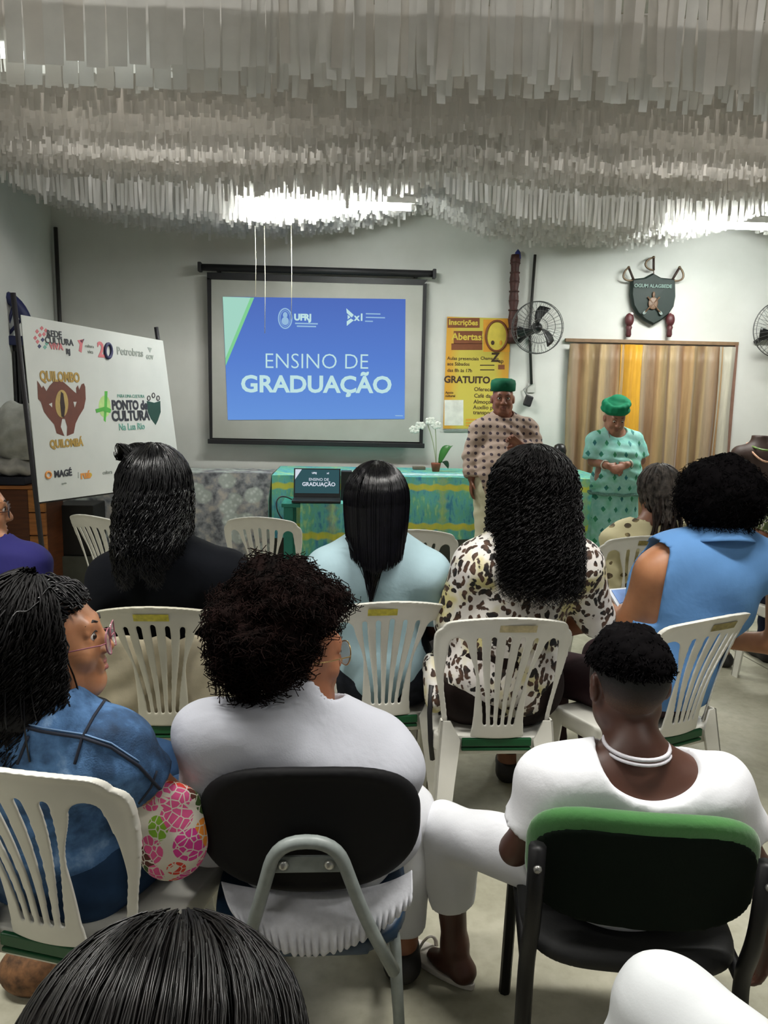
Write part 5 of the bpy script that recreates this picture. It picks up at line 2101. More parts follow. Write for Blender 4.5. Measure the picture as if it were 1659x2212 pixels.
def drape(root, c, R, n, mat, zbot, m=18, yaw=0.0, az=(70, 290), push=.06, narrow=1.0, curl=(0, 0), wave=(0, 0), r=.0016, seed=1, layers=(.02, .16), part=0.0, sides=3,
          name='hair', pole=(2, 92), tilt=0.0, narrow_y=1.0, core=None, lock=0, ends=.25):
    """long hair: strands follow the skull from the parting and hang; zbot(azimuth array, random) = height of the ends"""
    g = np.random.default_rng(seed)
    th = np.radians(g.uniform(az[0], az[1], n)) 
    if lock:
        centre = np.radians(g.uniform(az[0], az[1], lock))
        th = centre[g.integers(0, lock, n)] + g.normal(0, .035, n)
    off = g.uniform(layers[0], layers[1], n)
    zb = zbot(np.degrees(th), g.uniform(0, 1, n))
    R = np.asarray(R, float)
    ph0 = np.radians(g.uniform(pole[0], pole[0] + (pole[2] if len(pole) > 2 else 30), n))
    ph1 = np.radians(pole[1] - tilt * np.cos(th))
    m1 = max(5, m // 3)
    m2 = m - m1
    ph = ph0[:, None] + (ph1 - ph0)[:, None] * np.linspace(0, 1, m1)[None]
    k = 1 + off[:, None]
    # azimuth 0 = forward (+y), 90 = right (+x), 180 = back
    sx, sy = np.sin(th)[:, None], np.cos(th)[:, None]
    P1 = np.stack([R[0] * k * np.sin(ph) * sx, R[1] * k * np.sin(ph) * sy, R[2] * k * np.cos(ph)], -1)
    if tilt:
        P1 = P1 / R @ np.array(Matrix.Rotation(-radians(tilt), 3, 'X')).T * R
    e = P1[:, -1]
    t = np.linspace(0, 1, m2 + 1)[1:]
    z = e[:, 2:3] + (zb - c[2] - e[:, 2])[:, None] * t[None]
    ww = 1 + (narrow - 1) * (t ** 1.5)[None]
    wy = 1 + (narrow_y - 1) * (t ** 1.5)[None]
    drop = np.clip((e[:, 2:3] - z) / .18, 0, 1)
    P2 = np.stack([e[:, 0:1] * ww, e[:, 1:2] * wy - push * drop * np.clip(-sy + .3, 0, 1), z], -1)
    P = np.concatenate([P1, P2], 1)
    T = np.linspace(0, 1, m)[None]
    if wave[0]:
        p = g.uniform(0, 6.28, n)[:, None]
        L = np.maximum(.05, (c[2] + R[2] - zb))[:, None]
        a = wave[0] * np.clip(T * 2, 0, 1)
        w = 2 * pi * T * L / wave[1] * g.uniform(.8, 1.2, n)[:, None] + p
        P[:, :, 0] += a * np.sin(w)
        P[:, :, 1] += a * np.cos(w * .9 + 1)
    if curl[0]:
        p = g.uniform(0, 6.28, n)[:, None]
        L = np.maximum(.05, (c[2] + R[2] - zb))[:, None]
        w = 2 * pi * T * L / curl[1] * g.uniform(.8, 1.25, n)[:, None] + p
        a = curl[0] * np.clip(T * 3, .25, 1) * g.uniform(.5, 1.3, n)[:, None]
        P[:, :, 0] += a * np.sin(w)
        P[:, :, 1] += a * np.cos(w)
    if yaw:
        M = np.array(Matrix.Rotation(yaw, 3, 'Z'))
        P = P @ M.T
    P = P + np.asarray(c)
    V, Q = tubes(P, r * (1 - (1 - ends) * np.linspace(0, 1, m) ** 4), sides)
    if core:
        V, Q = join((V, Q), *core)
    return solid(name, V, Q, mat, root)


def solid_core(prims, lo, hi, h=.012):
    S = SDF(lo, hi, h)
    run(S, prims)
    return S.mesh()


def ring_glasses(root, c, H, s, mat, lensmat, rx=.026, rz=.024, wire=.0016, y=.104, temple=True, dz=-.002, name='glasses'):
    def w(x, yy, z):
        return np.asarray(c) + H @ (np.array([x, yy, z]) * s)
    g = Geo()
    for sg in (-1, 1):
        g.tube([w(sg * .034 + rx * cos(t), y - .004 * abs(cos(t)), .006 + dz + rz * sin(t)) for t in np.linspace(0, 2 * pi, 25)[:-1]], wire * s, 6, True)
        if temple:
            g.tube([w(sg * (.034 + rx), y - .004, .008 + dz), w(sg * .070, y - .012, .008 + dz), w(sg * .084, .03, .006 + dz), w(sg * .086, -.02, .004 + dz)], wire * .9 * s, 6)
    g.tube([w(-.010, y, .010 + dz), w(0, y + .004, .014 + dz), w(.010, y, .010 + dz)], wire * s, 6)
    fr = g.build(name, mat, root)
    for sg in (-1, 1):
        V = [w(sg * .034 + rx * .97 * cos(t), y - .001 - .004 * abs(cos(t)), .006 + dz + rz * .97 * sin(t)) for t in np.linspace(0, 2 * pi, 25)[:-1]]
        V2 = [p - H[:, 1] * .0015 for p in V]
        n = len(V)
        Geo().add(V + V2, [tuple(range(n)), tuple(range(2 * n - 1, n - 1, -1))] + [(i, n + i, n + (i + 1) % n, (i + 1) % n) for i in range(n)]).build('lens', lensmat, fr)
    return fr


def seam(root, obj_, pts, mat, r=.003, name='seam', sides=6, lift=.001, flat=None):
    """stitched seam: a thin cord laid on the surface of a garment"""
    me = obj_.data
    l = np.array(root.location)
    bvh = BVHTree.FromPolygons([v.co for v in me.vertices], [tuple(p.vertices) for p in me.polygons])
    out = []
    for (x0, y0), (x1, y1) in zip(pts[:-1], pts[1:]):
        k = max(3, int(math.hypot(x1 - x0, y1 - y0) / 9))
        for t in np.linspace(0, 1, k, endpoint=(x1, y1) == tuple(pts[-1])):
            d = ray(x0 + (x1 - x0) * t, y0 + (y1 - y0) * t)
            co, nn, _, _ = bvh.ray_cast(Vector(CAM - l), Vector(unit(d)))
            if co is not None:
                out.append(np.array(co) + np.array(nn) * lift + l)
    if len(out) < 3:
        return None
    g = Geo().tube(out, r, sides)
    return g.build(name, mat, obj_)


def cloth_mat(name, hx, var=.1, rough=.85, scale=9, weave=220, bump=.2, fold=None):
    if name in MATS:
        return MATS[name]
    t = NT(name)
    c = hexc(hx)
    col = t.ramp(t.noise(scale, 4), [(.3, tuple(v * (1 - var) for v in c[:3]) + (1,)), (.7, tuple(min(1, v * (1 + var * .6)) for v in c[:3]) + (1,))])
    hgt = t.math('ADD', t.math('MULTIPLY', t.noise(weave, 2), .05), t.noise(8, 3, dist=.5))
    MATS[name] = t.done(col, rough, t.bump(hgt, bump * 1.3, .016), Specular_IOR_Level=.2)
    return MATS[name]

# ================================================================ PEOPLE
A = aty
BLK = m_hair('black_hair', '050506', .30, '0f0e11')
BLK2 = m_hair('black_curly_hair', '060505', .55, '100d0e')
BRH = m_hair('brown_afro_hair', '0b0807', .85, '241614')
GRH = m_hair('grey_dreads', '24211f', .55, '6a625c')
SK_L = m_skin('skin_light_brown', 'b07a55')
SK_M = m_skin('skin_brown', '8a5a40')
SK_D = m_skin('skin_dark', '4f3024')
SK_DD = m_skin('skin_deep', '3c231b')
BROW = plain('brow_dark', '16100e', .7)
MSOLE = plain('shoe_dark', '22201f', .6)
MBLACKT = cloth_mat('black_trousers', '15151a')
MNAVYT = cloth_mat('navy_trousers', '1a2036')
MWHITE = cloth_mat('white_cotton', 'd9dade', .05, .85, 6, 240, .25)
MBROWNT = cloth_mat('dark_brown_trousers', '1c1210')


def mk(name_label, J, fwd, **kw):
    J = {k: np.asarray(v, float) for k, v in J.items()}
    limbs(J, fwd, **kw)
    r = thing('person', name_label, 'person', (J['pel'][0], J['pel'][1], 0))
    return r, J


UP = np.array([0, 0, 1.0])

# ---- woman in black, wavy hair
r, J = mk('woman in a black top with wavy shoulder length black hair, half tied up', dict(pel=(-.56, 2.63, .57), neck=A(345, 1190, 2.44), head=A(336, 1062, 2.46),
     shL=A(238, 1258, 2.42), shR=A(492, 1240, 2.42)), (0, 1))
H = frame((.1, 1, -.05))
build_body(r, J, H, SK_M, heft=1.2, bust=1.1, face=True)
garment(r, 'black_top', J, cloth_mat('black_jersey', '05080f', .08, .9), heft=1.2, bust=1.1, sleeves=(1.0, 1.0), hem=.46, g=.018, amp=.004, waves=[((.2, .3, 1), .14, 0), ((-.5, .2, 1), .18, 1.7)])
trousers(r, 'trousers', J, MBLACKT, heft=1.2)
shoes(r, J, MSOLE)
hc = J['head']
core = solid_core([('ell', hc + (0, -.012, .035), (.102, .115, .10), .03, None), ('cap', hc + (-.005, -.045, -.02), hc + (-.02, -.10, -.12), .095, .075, .05, None)], hc - .3, hc + .3)
drape(r, hc + (0, -.012, .03), (.088, .105, .098), 2600, BLK, lambda a, u: hc[2] - .205 + .07 * (np.abs(a - 190) / 90) ** 2 - .05 * u + .03 * np.sin(a / 9), az=(60, 300), push=.075, wave=(.011, .085), lock=120,
      layers=(.03, .30), r=.0022, pole=(2, 92, 50), seed=3, narrow=.98, core=[core])
k0 = A(290, 985, 2.42)
g_ = np.random.default_rng(5)
n = 260
th = g_.uniform(0, 2 * pi, n)
t = np.linspace(0, 1, 14)[None]
a_ = g_.uniform(.5, 1, n)[:, None]
ph = th[:, None] + t * 2.5
Pk = np.stack([k0[0] + .035 * a_ * np.cos(ph) + g_.normal(0, .006, n)[:, None] - .02 * t, k0[1] + .03 * a_ * np.sin(ph), k0[2] + .012 + .028 * a_ * np.sin(ph * 1.3 + th[:, None]) + 0 * t], -1)
V, Q = join(tubes(Pk, .0016, 3), blob(k0, (.034, .03, .026)))
solid('hair_knot', V, Q, BLK, r)

# ---- woman in pale blue, long straight hair
r, J = mk('woman in a pale blue t-shirt with long straight shiny black hair', dict(pel=(.14, 2.60, .57), neck=A(815, 1178, 2.50), head=A(813, 1092, 2.51),
     shL=A(708, 1236, 2.48), shR=A(925, 1242, 2.48)), (.06, 1))
J['elR'] = A(955, 1345, 2.55)
J['elL'] = A(680, 1340, 2.56)
H = frame((0, 1, -.1))
build_body(r, J, H, SK_D, bust=1)
garment(r, 'pale_blue_shirt', J, cloth_mat('pale_blue_jersey', 'a9c4cc', .05, .85), sleeves=(.86, .86), hem=.47, g=.018, sleeve_g=.02, amp=.005, waves=[((.3, .3, 1), .13, 0), ((-.6, .2, 1), .16, 1.7), ((0, .3, 1), .11, 4)])
trousers(r, 'patterned_trousers', J, cloth_mat('dark_print_trousers', '23262e', .5, .8, 30))
shoes(r, J, MSOLE)
hc = J['head']
core = solid_core([('ell', hc + (0, -.01, .025), (.088, .102, .102), .03, None), ('cap', hc + (0, -.04, -.02), hc + (0, -.06, -.09), .080, .05, .05, None)], hc - .35, hc + .3, .010)
drape(r, hc + (0, -.01, .025), (.094, .108, .108), 2600, m_hair('sleek_black_hair', '060608', .22, '0d0c12'), lambda a, u: hc[2] - .125 - .035 * np.exp(-((a - 183) / 50) ** 2) - .03 * u, az=(45, 315), push=.05, r=.0018, seed=8,
      layers=(.04, .16), narrow=.86, m=20, core=[core])
n = 220
g_ = np.random.default_rng(4)
t = np.linspace(0, 1, 14)[None]
x0_ = g_.normal(0, .032, n)[:, None]
y0_ = g_.normal(0, .008, n)[:, None]
zt_ = hc[2] - .09
L = g_.uniform(.12, .245, n)[:, None] - np.abs(x0_) * .9
Pk = np.stack([hc[0] - .006 + x0_ * (1 - t * .85) - .012 * t, hc[1] - .105 + y0_ - .028 * t + 0 * x0_, zt_ - L * t], -1)
V, Q = tubes(Pk, .0022 * (1 - .8 * np.linspace(0, 1, 14) ** 3), 3)
solid('hair_tail', V, Q, MATS['sleek_black_hair'], r)

# ---- woman in leopard blouse, very long curls
def m_leopard():
    t = NT('leopard_print')
    wv = t.n('Mix', {0: .07, 4: t.obj((1, 1, .72), (0, .5, 0)), 5: t.n('TexNoise', {'Vector': t.obj(), 'Scale': 12.0}).outputs['Color']}, data_type='VECTOR').outputs[1]
    v = t.n('TexVoronoi', {'Vector': wv, 'Scale': 50.0}, feature='F1').outputs['Distance']
    n = t.noise(55, 2)
    bg = t.ramp(t.noise(7, 3), [(.35, hexc('cfc8c4')), (.5, hexc('e0dcd6')), (.62, hexc('c9bf86'))])
    sp = t.ramp(t.noise(26, 2), [(.40, hexc('120e0c')), (.62, hexc('52392a'))])
    k = t.n('MapRange', {0: t.math('ADD', v, t.math('MULTIPLY', t.math('SUBTRACT', n, .5), .55)), 1: .50, 2: .44}).outputs[0]
    return t.done(t.mix(k, bg, sp), .75, t.bump(t.noise(10, 3), .2, .012))
MLEO = m_leopard()
r, J = mk('woman in a leopard print blouse with very long dark curly hair', dict(pel=(.51, 2.46, .58), neck=A(1140, 1165, 2.39), head=A(1150, 1072, 2.42),
     shL=A(1032, 1225, 2.37), shR=A(1248, 1222, 2.37)), (0, 1))
J['elL'] = A(985, 1340, 2.42)
J['elR'] = A(1280, 1330, 2.45)
H = frame((0, 1, -.05))
build_body(r, J, H, SK_M, heft=1.28, bust=1.2)
garment(r, 'leopard_blouse', J, MLEO, heft=1.28, bust=1.2, sleeves=(1.1, 1.1), hem=.50, g=.018, sleeve_g=.02, amp=.005, waves=[((.3, .3, 1), .15, 0), ((-.6, .2, 1), .18, 1.7)])
trousers(r, 'dark_trousers', J, MBROWNT, heft=1.3)
shoes(r, J, MSOLE)
hc = J['head']
core = solid_core([('ell', hc + (0, -.01, .03), (.118, .125, .105), .03, None), ('cap', hc + (0, -.06, -.04), hc + (.0, -.12, -.16), .115, .11, .08, ((0, 1, 0), .7))], hc - .42, hc + .3)
drape(r, hc + (0, -.01, .03), (.100, .112, .10), 1500, BLK2, lambda a, u: hc[2] - .245 + .02 * (np.abs(a - 180) / 90) ** 2 - .06 * u, az=(55, 305), push=.10, curl=(.0095, .034), m=64, r=.0021, seed=12,
      layers=(.05, .40), narrow=1.06, core=[core])

# ---- person in cream shirt with grey dreadlocks
def m_cream():
    t = NT('cream_print')
    v = t.n('TexVoronoi', {'Vector': t.obj((1, 1, 1.3), (.3, .4, .6)), 'Scale': 15.0}, feature='F1')
    n = t.noise(20, 2)
    k = t.math('LESS_THAN', t.math('ADD', v.outputs['Distance'], t.math('MULTIPLY', n, .32)), .42)
    pick = t.math('GREATER_THAN', t.sep(v.outputs['Color'])[0], .35)
    return t.done(t.mix(t.math('MULTIPLY', k, pick), hexc('cdc49c'), t.ramp(n, [(.4, hexc('4b3f2e')), (.6, hexc('8c7d55'))])), .8, t.bump(t.noise(13, 3), .25, .012))
r, J = mk('person in a cream patterned shirt with tied back greying dreadlocks', dict(pel=(1.45, 3.84, .54), neck=A(1402, 1142, 3.72), head=A(1422, 1058, 3.74),
     shL=A(1333, 1172, 3.71), shR=A(1474, 1166, 3.71)), (-.05, 1))
H = frame((-.2, 1, -.1))
build_body(r, J, H, SK_M, heft=1.05, h=.010)
garment(r, 'cream_shirt', J, m_cream(), heft=1.1, sleeves=(1.1, 1.1), hem=.42, g=.022, sleeve_g=.024, amp=.004, h=.010)
trousers(r, 'trousers', J, MNAVYT, h=.010)
shoes(r, J, MSOLE)
hc = J['head']
core = solid_core([('ell', hc + (0, -.012, .035), (.092, .108, .092), .03, None), ('cap', hc + (0, -.05, -.02), hc + (.0, -.06, -.07), .075, .05, .05, None)], hc - .3, hc + .3)
drape(r, hc + (0, -.01, .03), (.092, .105, .092), 75, GRH, lambda a, u: hc[2] - .13 - .02 * u, az=(40, 320), push=.02, wave=(.004, .05), m=18, r=.0068, seed=2, layers=(.0, .1), narrow=.38, sides=6, core=[core], ends=.8)
n = 26
g_ = np.random.default_rng(9)
t = np.linspace(0, 1, 12)[None]
a_ = g_.normal(0, .028, n)[:, None]
Pk = np.stack([hc[0] + .012 + a_ * (1 + .5 * t) + .006 * np.sin(t * 9 + a_ * 200), hc[1] - .105 - .025 * t + g_.normal(0, .012, n)[:, None], hc[2] - .02 - g_.uniform(.16, .23, n)[:, None] * t], -1)
V, Q = tubes(Pk, .0068, 6)
solid('dreadlock_tail', V, Q, m_hair('dark_dreads', '1d1715', .6, '3a2f29'), r)

# ---- person in sleeveless blue shirt, round afro
MCHAM = cloth_mat('blue_chambray', '5f8cc0', .08, .8, 7, 260, .2)
r, J = mk('person in a sleeveless blue collared shirt with a large round black afro', dict(pel=(1.07, 2.49, .57), neck=A(1545, 1180, 2.41), head=A(1548, 1092, 2.43),
     shL=A(1412, 1236, 2.40), shR=A(1692, 1232, 2.44)), (-.42, .9))
J['elL'] = A(1358, 1345, 2.47)
J['wrL'] = J['elL'] + np.array([-.02, .20, .02])
J['anL'] = np.array([.86, 2.90, .09])
J['toeL'] = np.array([.80, 3.02, .028])
H = frame((-.35, 1, -.12))
build_body(r, J, H, SK_L, heft=1.05, bust=1, hands={'L': ((-.2, 1, 0), (0, 0, 1), .3)})
sv = garment(r, 'blue_shirt', J, MCHAM, heft=1.08, bust=1, sleeves=(0, 0), hem=.50, g=.022, sleeve_g=.012, amp=.0065, neck=(.075, .075, .06), waves=[((.25, .3, 1), .14, 0), ((-.35, .2, 1), .17, 1.7), ((.7, .4, 1), .19, 3.1)],
        cuts=[(J['shL'] + np.array([.035, -.015, 0]), (-.9, .42, .1), (J['shL'] + np.array([-.02, 0, -.03]), .14)), (J['shR'] - np.array([.035, -.015, 0]), (.9, -.42, .1), (J['shR'] + np.array([.02, 0, -.03]), .14))])
nk = J['neck']
def collar(u, v):
    t = radians(150) + u * radians(240)
    a = np.array([sin(t), cos(t)])
    R_ = .070 + .035 * v + .006
    return (nk[0] + a[0] * R_ * 1.05, nk[1] + a[1] * R_ - .006, nk[2] + .075 - .045 * v + .01 * cos(t * 2))
Geo().grid(lambda u, v: collar(u - .167, v), 36, 6).build('collar', MCHAM, r, solidify=.004)
trousers(r, 'dark_trousers', J, cloth_mat('wine_trousers', '2d1b1f'))
shoes(r, J, MSOLE)
hc = J['head']
afro(r, hc + (.004, -.012, .035), (.152, .152, .143), 4600, m_hair('jet_afro', '030203', .9, '070506'), m=12, inner=.6, lump=.03, face=(-.42, .75, -.55), facecos=.66, coil=.007, r=.0013, seed=6, core=.90)
# notebook in the lap of the person in blue
a, b, c_, d_ = [A(*q) for q in ((1312, 1272, 2.62), (1362, 1268, 2.70), (1366, 1300, 2.60), (1336, 1312, 2.52))]
nb = thing('notebook', 'white and blue notebook held at the left elbow of the blue shirt', 'notebook', (float(a[0]), float(a[1]), 0))
Geo().hexa([p - (0, 0, .012) for p in (a, d_, c_, b)], [a, d_, c_, b]).build('pages', plain('paper_white', 'dfe3ea', .6), nb, .002)
cc = (a + b + c_ + d_) / 4
Geo().hexa([lerp(cc, p, .72) + (0, 0, .001) for p in (a, d_, c_, b)], [lerp(cc, p, .72) + (0, 0, .003) for p in (a, d_, c_, b)]).build('cover_panel', plain('notebook_blue', '6d93cf', .5), nb)

# ---- person at the far left edge, purple shirt
r, J = mk('person in a navy purple shirt and glasses, cut by the left edge', dict(pel=A(-55, 1330, 2.70), neck=A(-36, 1188, 2.62), head=A(-54, 1104, 2.64),
     shL=A(-130, 1238, 2.62), shR=A(62, 1222, 2.60)), (.4, 1))
J['pel'][2] = .56
H = frame((1, .5, -.05))
build_body(r, J, H, SK_L, fine=[(J['head'] - .13, J['head'] + .13, .005)])
garment(r, 'purple_shirt', J, cloth_mat('navy_purple_jersey', '2c2a66', .08, .8), sleeves=(.9, .9), hem=.46, g=.016)
trousers(r, 'trousers', J, MNAVYT)
shoes(r, J, MSOLE)
eyes(r, J['head'], H)
brows_lips(r, J['head'], H, 1, BROW, plain('lip_brown', '7d4a40', .5))
ring_glasses(r, J['head'], H, 1, plain('dark_rim', '2a1a18', .4), plain('lens_clear', 'b9b4b8', .05, Alpha=.3))
hc = J['head']
afro(r, hc + (0, 0, .04), (.088, .105, .085), 1500, BLK2, m=8, face=H @ np.array([0, .95, -.3]), facecos=.35, coil=.004, r=.0016, core=.95, seed=2)

# ---- person at the right edge, green and white print
def m_camo():
    t = NT('green_white_print')
    return t.done(t.ramp(t.noise(16, 2, dist=1.2), [(.36, hexc('4d5a36')), (.47, hexc('6b7a45')), (.52, hexc('c9cabd')), (.6, hexc('3c4232'))], 'CONSTANT'), .8)
r, J = mk('person in a green and white printed shirt, cut by the right edge', dict(pel=(2.47, 3.84, .55), neck=A(1722, 1092, 3.76), head=A(1728, 1008, 3.76),
     shL=A(1664, 1118, 3.74), shR=A(1790, 1120, 3.76)), (-.25, 1))
J['elL'] = A(1632, 1178, 3.72)
J['wrL'] = A(1606, 1212, 3.90)
H = frame((-.2, 1, -.05))
build_body(r, J, H, SK_M, h=.010)
garment(r, 'printed_shirt', J, m_camo(), sleeves=(.55, .55), hem=.45, g=.02, sleeve_g=.022, h=.010)
trousers(r, 'trousers', J, MNAVYT, h=.010)
shoes(r, J, MSOLE)
hc = J['head']
afro(r, hc + (0, -.01, .035), (.095, .11, .09), 1200, BLK2, m=8, face=(-.2, .95, -.3), facecos=.4, coil=.004, r=.0016, core=.95, seed=4)

# ---- boy in white
r, J = mk('boy in a white short sleeved outfit with a short faded haircut', dict(pel=(.585, 1.465, .52), neck=A(1373, 1652, 1.455), head=A(1357, 1478, 1.505),
     shL=A(1185, 1708, 1.44), shR=A(1545, 1714, 1.435)), (-.12, 1), s=.82)
J['hipL'] = np.array([.50, 1.53, .50])
J['hipR'] = np.array([.67, 1.53, .50])
J['knL'] = np.array([.265, 1.80, .425])
J['anL'] = np.array([.300, 1.815, .10])
J['toeL'] = atz(938, 2062, .026)
J['knR'] = np.array([.91, 1.69, .455])
J['anR'] = np.array([.90, 1.76, .09])
J['toeR'] = np.array([.98, 1.92, .026])
J['elL'] = A(1112, 1835, 1.48)
J['wrL'] = np.array([.47, 1.66, .56])
J['elR'] = A(1640, 1880, 1.46)
J['wrR'] = A(1672, 2035, 1.52)
H = frame((-.05, 1, -.10))
build_body(r, J, H, SK_D, s=.82, hs=.95, heft=.88, h=.0075, hands={'R': ((-.28, .05, -1), (1, -.3, 0), .6)}, fine=[(J['head'] - .13, J['head'] + .13, .0055)])
hem_ = 1.78
garment(r, 'white_shirt', J, MWHITE, s=.82, heft=.95, sleeves=(.52, .52), hem=.47, g=.02, sleeve_g=.028, amp=.007, waves=[((1, .2, .5), .17, 0), ((-.8, .2, .9), .20, 1.2), ((.3, .4, 1), .16, 2.2)], neck=None,
        back_scoop=(J['neck'] + np.array([.01, -.045, .038]), (.105, .13, .075)), h=.007,
        extra=[('cap', A(1158, 1690, 1.45), A(1180, 1760, 1.46), .036, .046, .04, None), ('cap', A(1568, 1694, 1.445), A(1552, 1765, 1.455), .036, .046, .04, None)])
trousers(r, 'white_trousers', J, MWHITE, s=.82, heft=.9, frac=(1.62, 1.62), g=.017, h=.0075)
# neck cord
nk = J['neck'] + (-.004, 0, .018)
Geo().tube([nk + (.064 * cos(t), -.006 + .064 * sin(t), .03 + .004 * sin(t)) for t in np.linspace(0, 2 * pi, 33)[:-1]], .0042, 8, True).build('white_cord', plain('cord_white', 'd6d3da', .6), r)
Geo().tube([nk + (.066 * cos(t), -.007 + .066 * sin(t), .021 + .004 * sin(t)) for t in np.linspace(0, 2 * pi, 33)[:-1]], .0035, 8, True).build('white_cord', plain('cord_white', 'd6d3da', .6), r)
# sandals
MSAN = plain('white_sandal', 'cbc5bd', .5)
for sd in 'LR':
    a, t_ = J['an' + sd], J['toe' + sd]
    d = unit([*(t_ - a)[:2], 0])
    q = np.array([-d[1], d[0], 0])
    h0 = np.array([a[0], a[1], 0]) - d * .055
    pts = []
    for u in np.linspace(0, 2 * pi, 25)[:-1]:
        w_ = .038 + .008 * cos(u)
        pts.append((.105 + .118 * cos(u), w_ * sin(u)))
    Geo().prism(pts, h0 + (0, 0, .001), d, q, UP, .016).build('sandal', MSAN, r, .003)
    Geo().tube([h0 + d * .15 + q * .04 * cos(v) + UP * (.016 + .045 * sin(v)) for v in np.linspace(0, pi, 9)], .006, 6, flat=.5).build('sandal_strap', MSAN, r)
eyes(r, J['head'], H, .95)
# hair: close faded sides, thicker black top
hc = J['head']
def m_fade():
    t = NT('faded_hair')
    z = t.sep()[2]
    k = t.n('MapRange', {0: t.math('ADD', z, t.math('MULTIPLY', t.noise(120, 2), .012)), 1: float(-.045) + float(hc[2]), 2: float(hc[2]) + .045}).outputs[0]
    sp = t.noise(420, 1)
    col = t.ramp(k, [(0, hexc('5a3a2c')), (.30, hexc('583d2e')), (.62, hexc('2c1d17')), (.9, hexc('0b0807'))])
    return t.done(t.mix(.45, col, t.mix(1.0, col, t.ramp(sp, [(.4, (.4,) * 3), (.6, (1,) * 3)]), 'MULTIPLY')), .75, t.bump(sp, .4, .002))
S_ = SDF(hc - .16, hc + .16, .006)
run(S_, [p for p in head_prims(hc, H, .95, False)[:2]], .0045)
S_.plane(hc + H @ np.array([0, .055, 0]), H[:, 1]).plane(hc - UP * .052, (0, 0, -1))
for sg in (-1, 1):
    S_.ell(hc + H @ np.array([sg * .08, .0, -.012]), (.03, .028, .038), .01, H, 'sub')
V, Q = S_.mesh()
solid('faded_sides', V, Q, m_fade(), r)
afro(r, hc + H @ np.array([0, -.008, .042]), (.089, .105, .092), 7500, MATS['jet_afro'], m=8, inner=.80, lump=.02, coil=.004, r=.0017, turns=2, core=.94, seed=11,
     keep=lambda d: (d[:, 2] > .10 + .10 * np.sin(d[:, 0] * 40) * 0) & (d[:, 1] < .80), name='hair')

# ---- teen with afro, white sweatshirt
def m_sweat():
    return cloth_mat('white_sweatshirt', 'bfc1ca', .06, .9, 5, 260, .3)
r, J = mk('teenager in a loose white sweatshirt with brown afro and round glasses, looking right', dict(pel=(-.06, 1.64, .53), neck=A(652, 1574, 1.555), head=A(642, 1412, 1.60),
     shL=A(472, 1606, 1.545), shR=A(818, 1642, 1.545)), (.08, 1), s=.95)
J['knR'] = np.array([.155, 1.84, .45])
J['anR'] = np.array([.165, 1.85, .09])
J['toeR'] = np.array([.17, 1.99, .028])
J['elL'] = A(462, 1790, 1.61)
J['elR'] = A(822, 1800, 1.62)
J['wrL'] = J['elL'] + np.array([.08, .20, -.02])
J['wrR'] = J['elR'] + np.array([-.08, .20, -.02])
H = frame((1.0, .62, -.12))
build_body(r, J, H, m_skin('skin_warm_brown', '9a6548'), s=.95, hs=.98, h=.008, fine=[(J['head'] - .13, J['head'] + .13, .0045)])
garment(r, 'white_sweatshirt', J, m_sweat(), s=.95, heft=1.18, sleeves=(1.75, 1.75), hem=.43, g=.028, sleeve_g=.036, amp=.009, neck=(.068, .068, .060), neckoff=(.02, .02, .066),
        h=.0065, waves=[((.35, .3, 1), .20, 0), ((-.7, .2, 1), .24, 1.2), ((.1, .4, 1), .17, 2.2)])
trousers(r, 'white_trousers', J, MWHITE, g=.022, s=.95)
shoes(r, J, MSOLE)
# ruffled lace hem hanging over the back of the seat
RT = [A(x, y, 1.475) for x, y in ((478, 1905), (560, 1925), (660, 1935), (760, 1932), (840, 1915), (890, 1880))]
RB = [A(x, y, 1.430) for x, y in ((520, 1990), (580, 2068), (660, 2090), (750, 2068), (835, 2012), (888, 1950))]
RT, RB = bez(RT, 160), bez(RB, 160)
def ruf(u, v):
    i = int(round(u * 159))
    p = RT[i] * (1 - v) + RB[i] * v
    k = smoothstep(.45, .8, np.array(v))
    return p + np.array([0, -.020 * sin(v * pi) + k * .005 * sin(i * .95 + sin(i * .2)), .001 * k * sin(i * 1.3)])
Geo().grid(ruf, 160, 16).build('lace_ruffle', plain('lace_white', 'c9cad0', .85, .08, 60, .3, 120), r, solidify=.003)
eyes(r, J['head'], H, .98)
brows_lips(r, J['head'], H, .98, BROW, plain('lip_brown', '7d4a40', .5))
ring_glasses(r, J['head'], H, .98, plain('gold_rim', 'a98d5e', .3, Metallic=.8), plain('lens_clear', 'b9b4b8', .05, Alpha=.3), rx=.027, rz=.027)
hc = J['head']
ac = A(604, 1358, 1.585)
afro(r, ac, (.166, .160, .160), 7500, BRH, m=14, inner=.55, lump=.085, face=(.78, .22, -.76), facecos=.33, coil=.010, turns=3.4, r=.00135, seed=21, core=.86)
Geo().ball(hc + H @ np.array([-.086, -.005, -.04]), .006, 8, 6).build('earring', plain('earring_silver', 'c9c9cf', .25, Metallic=.8), r)

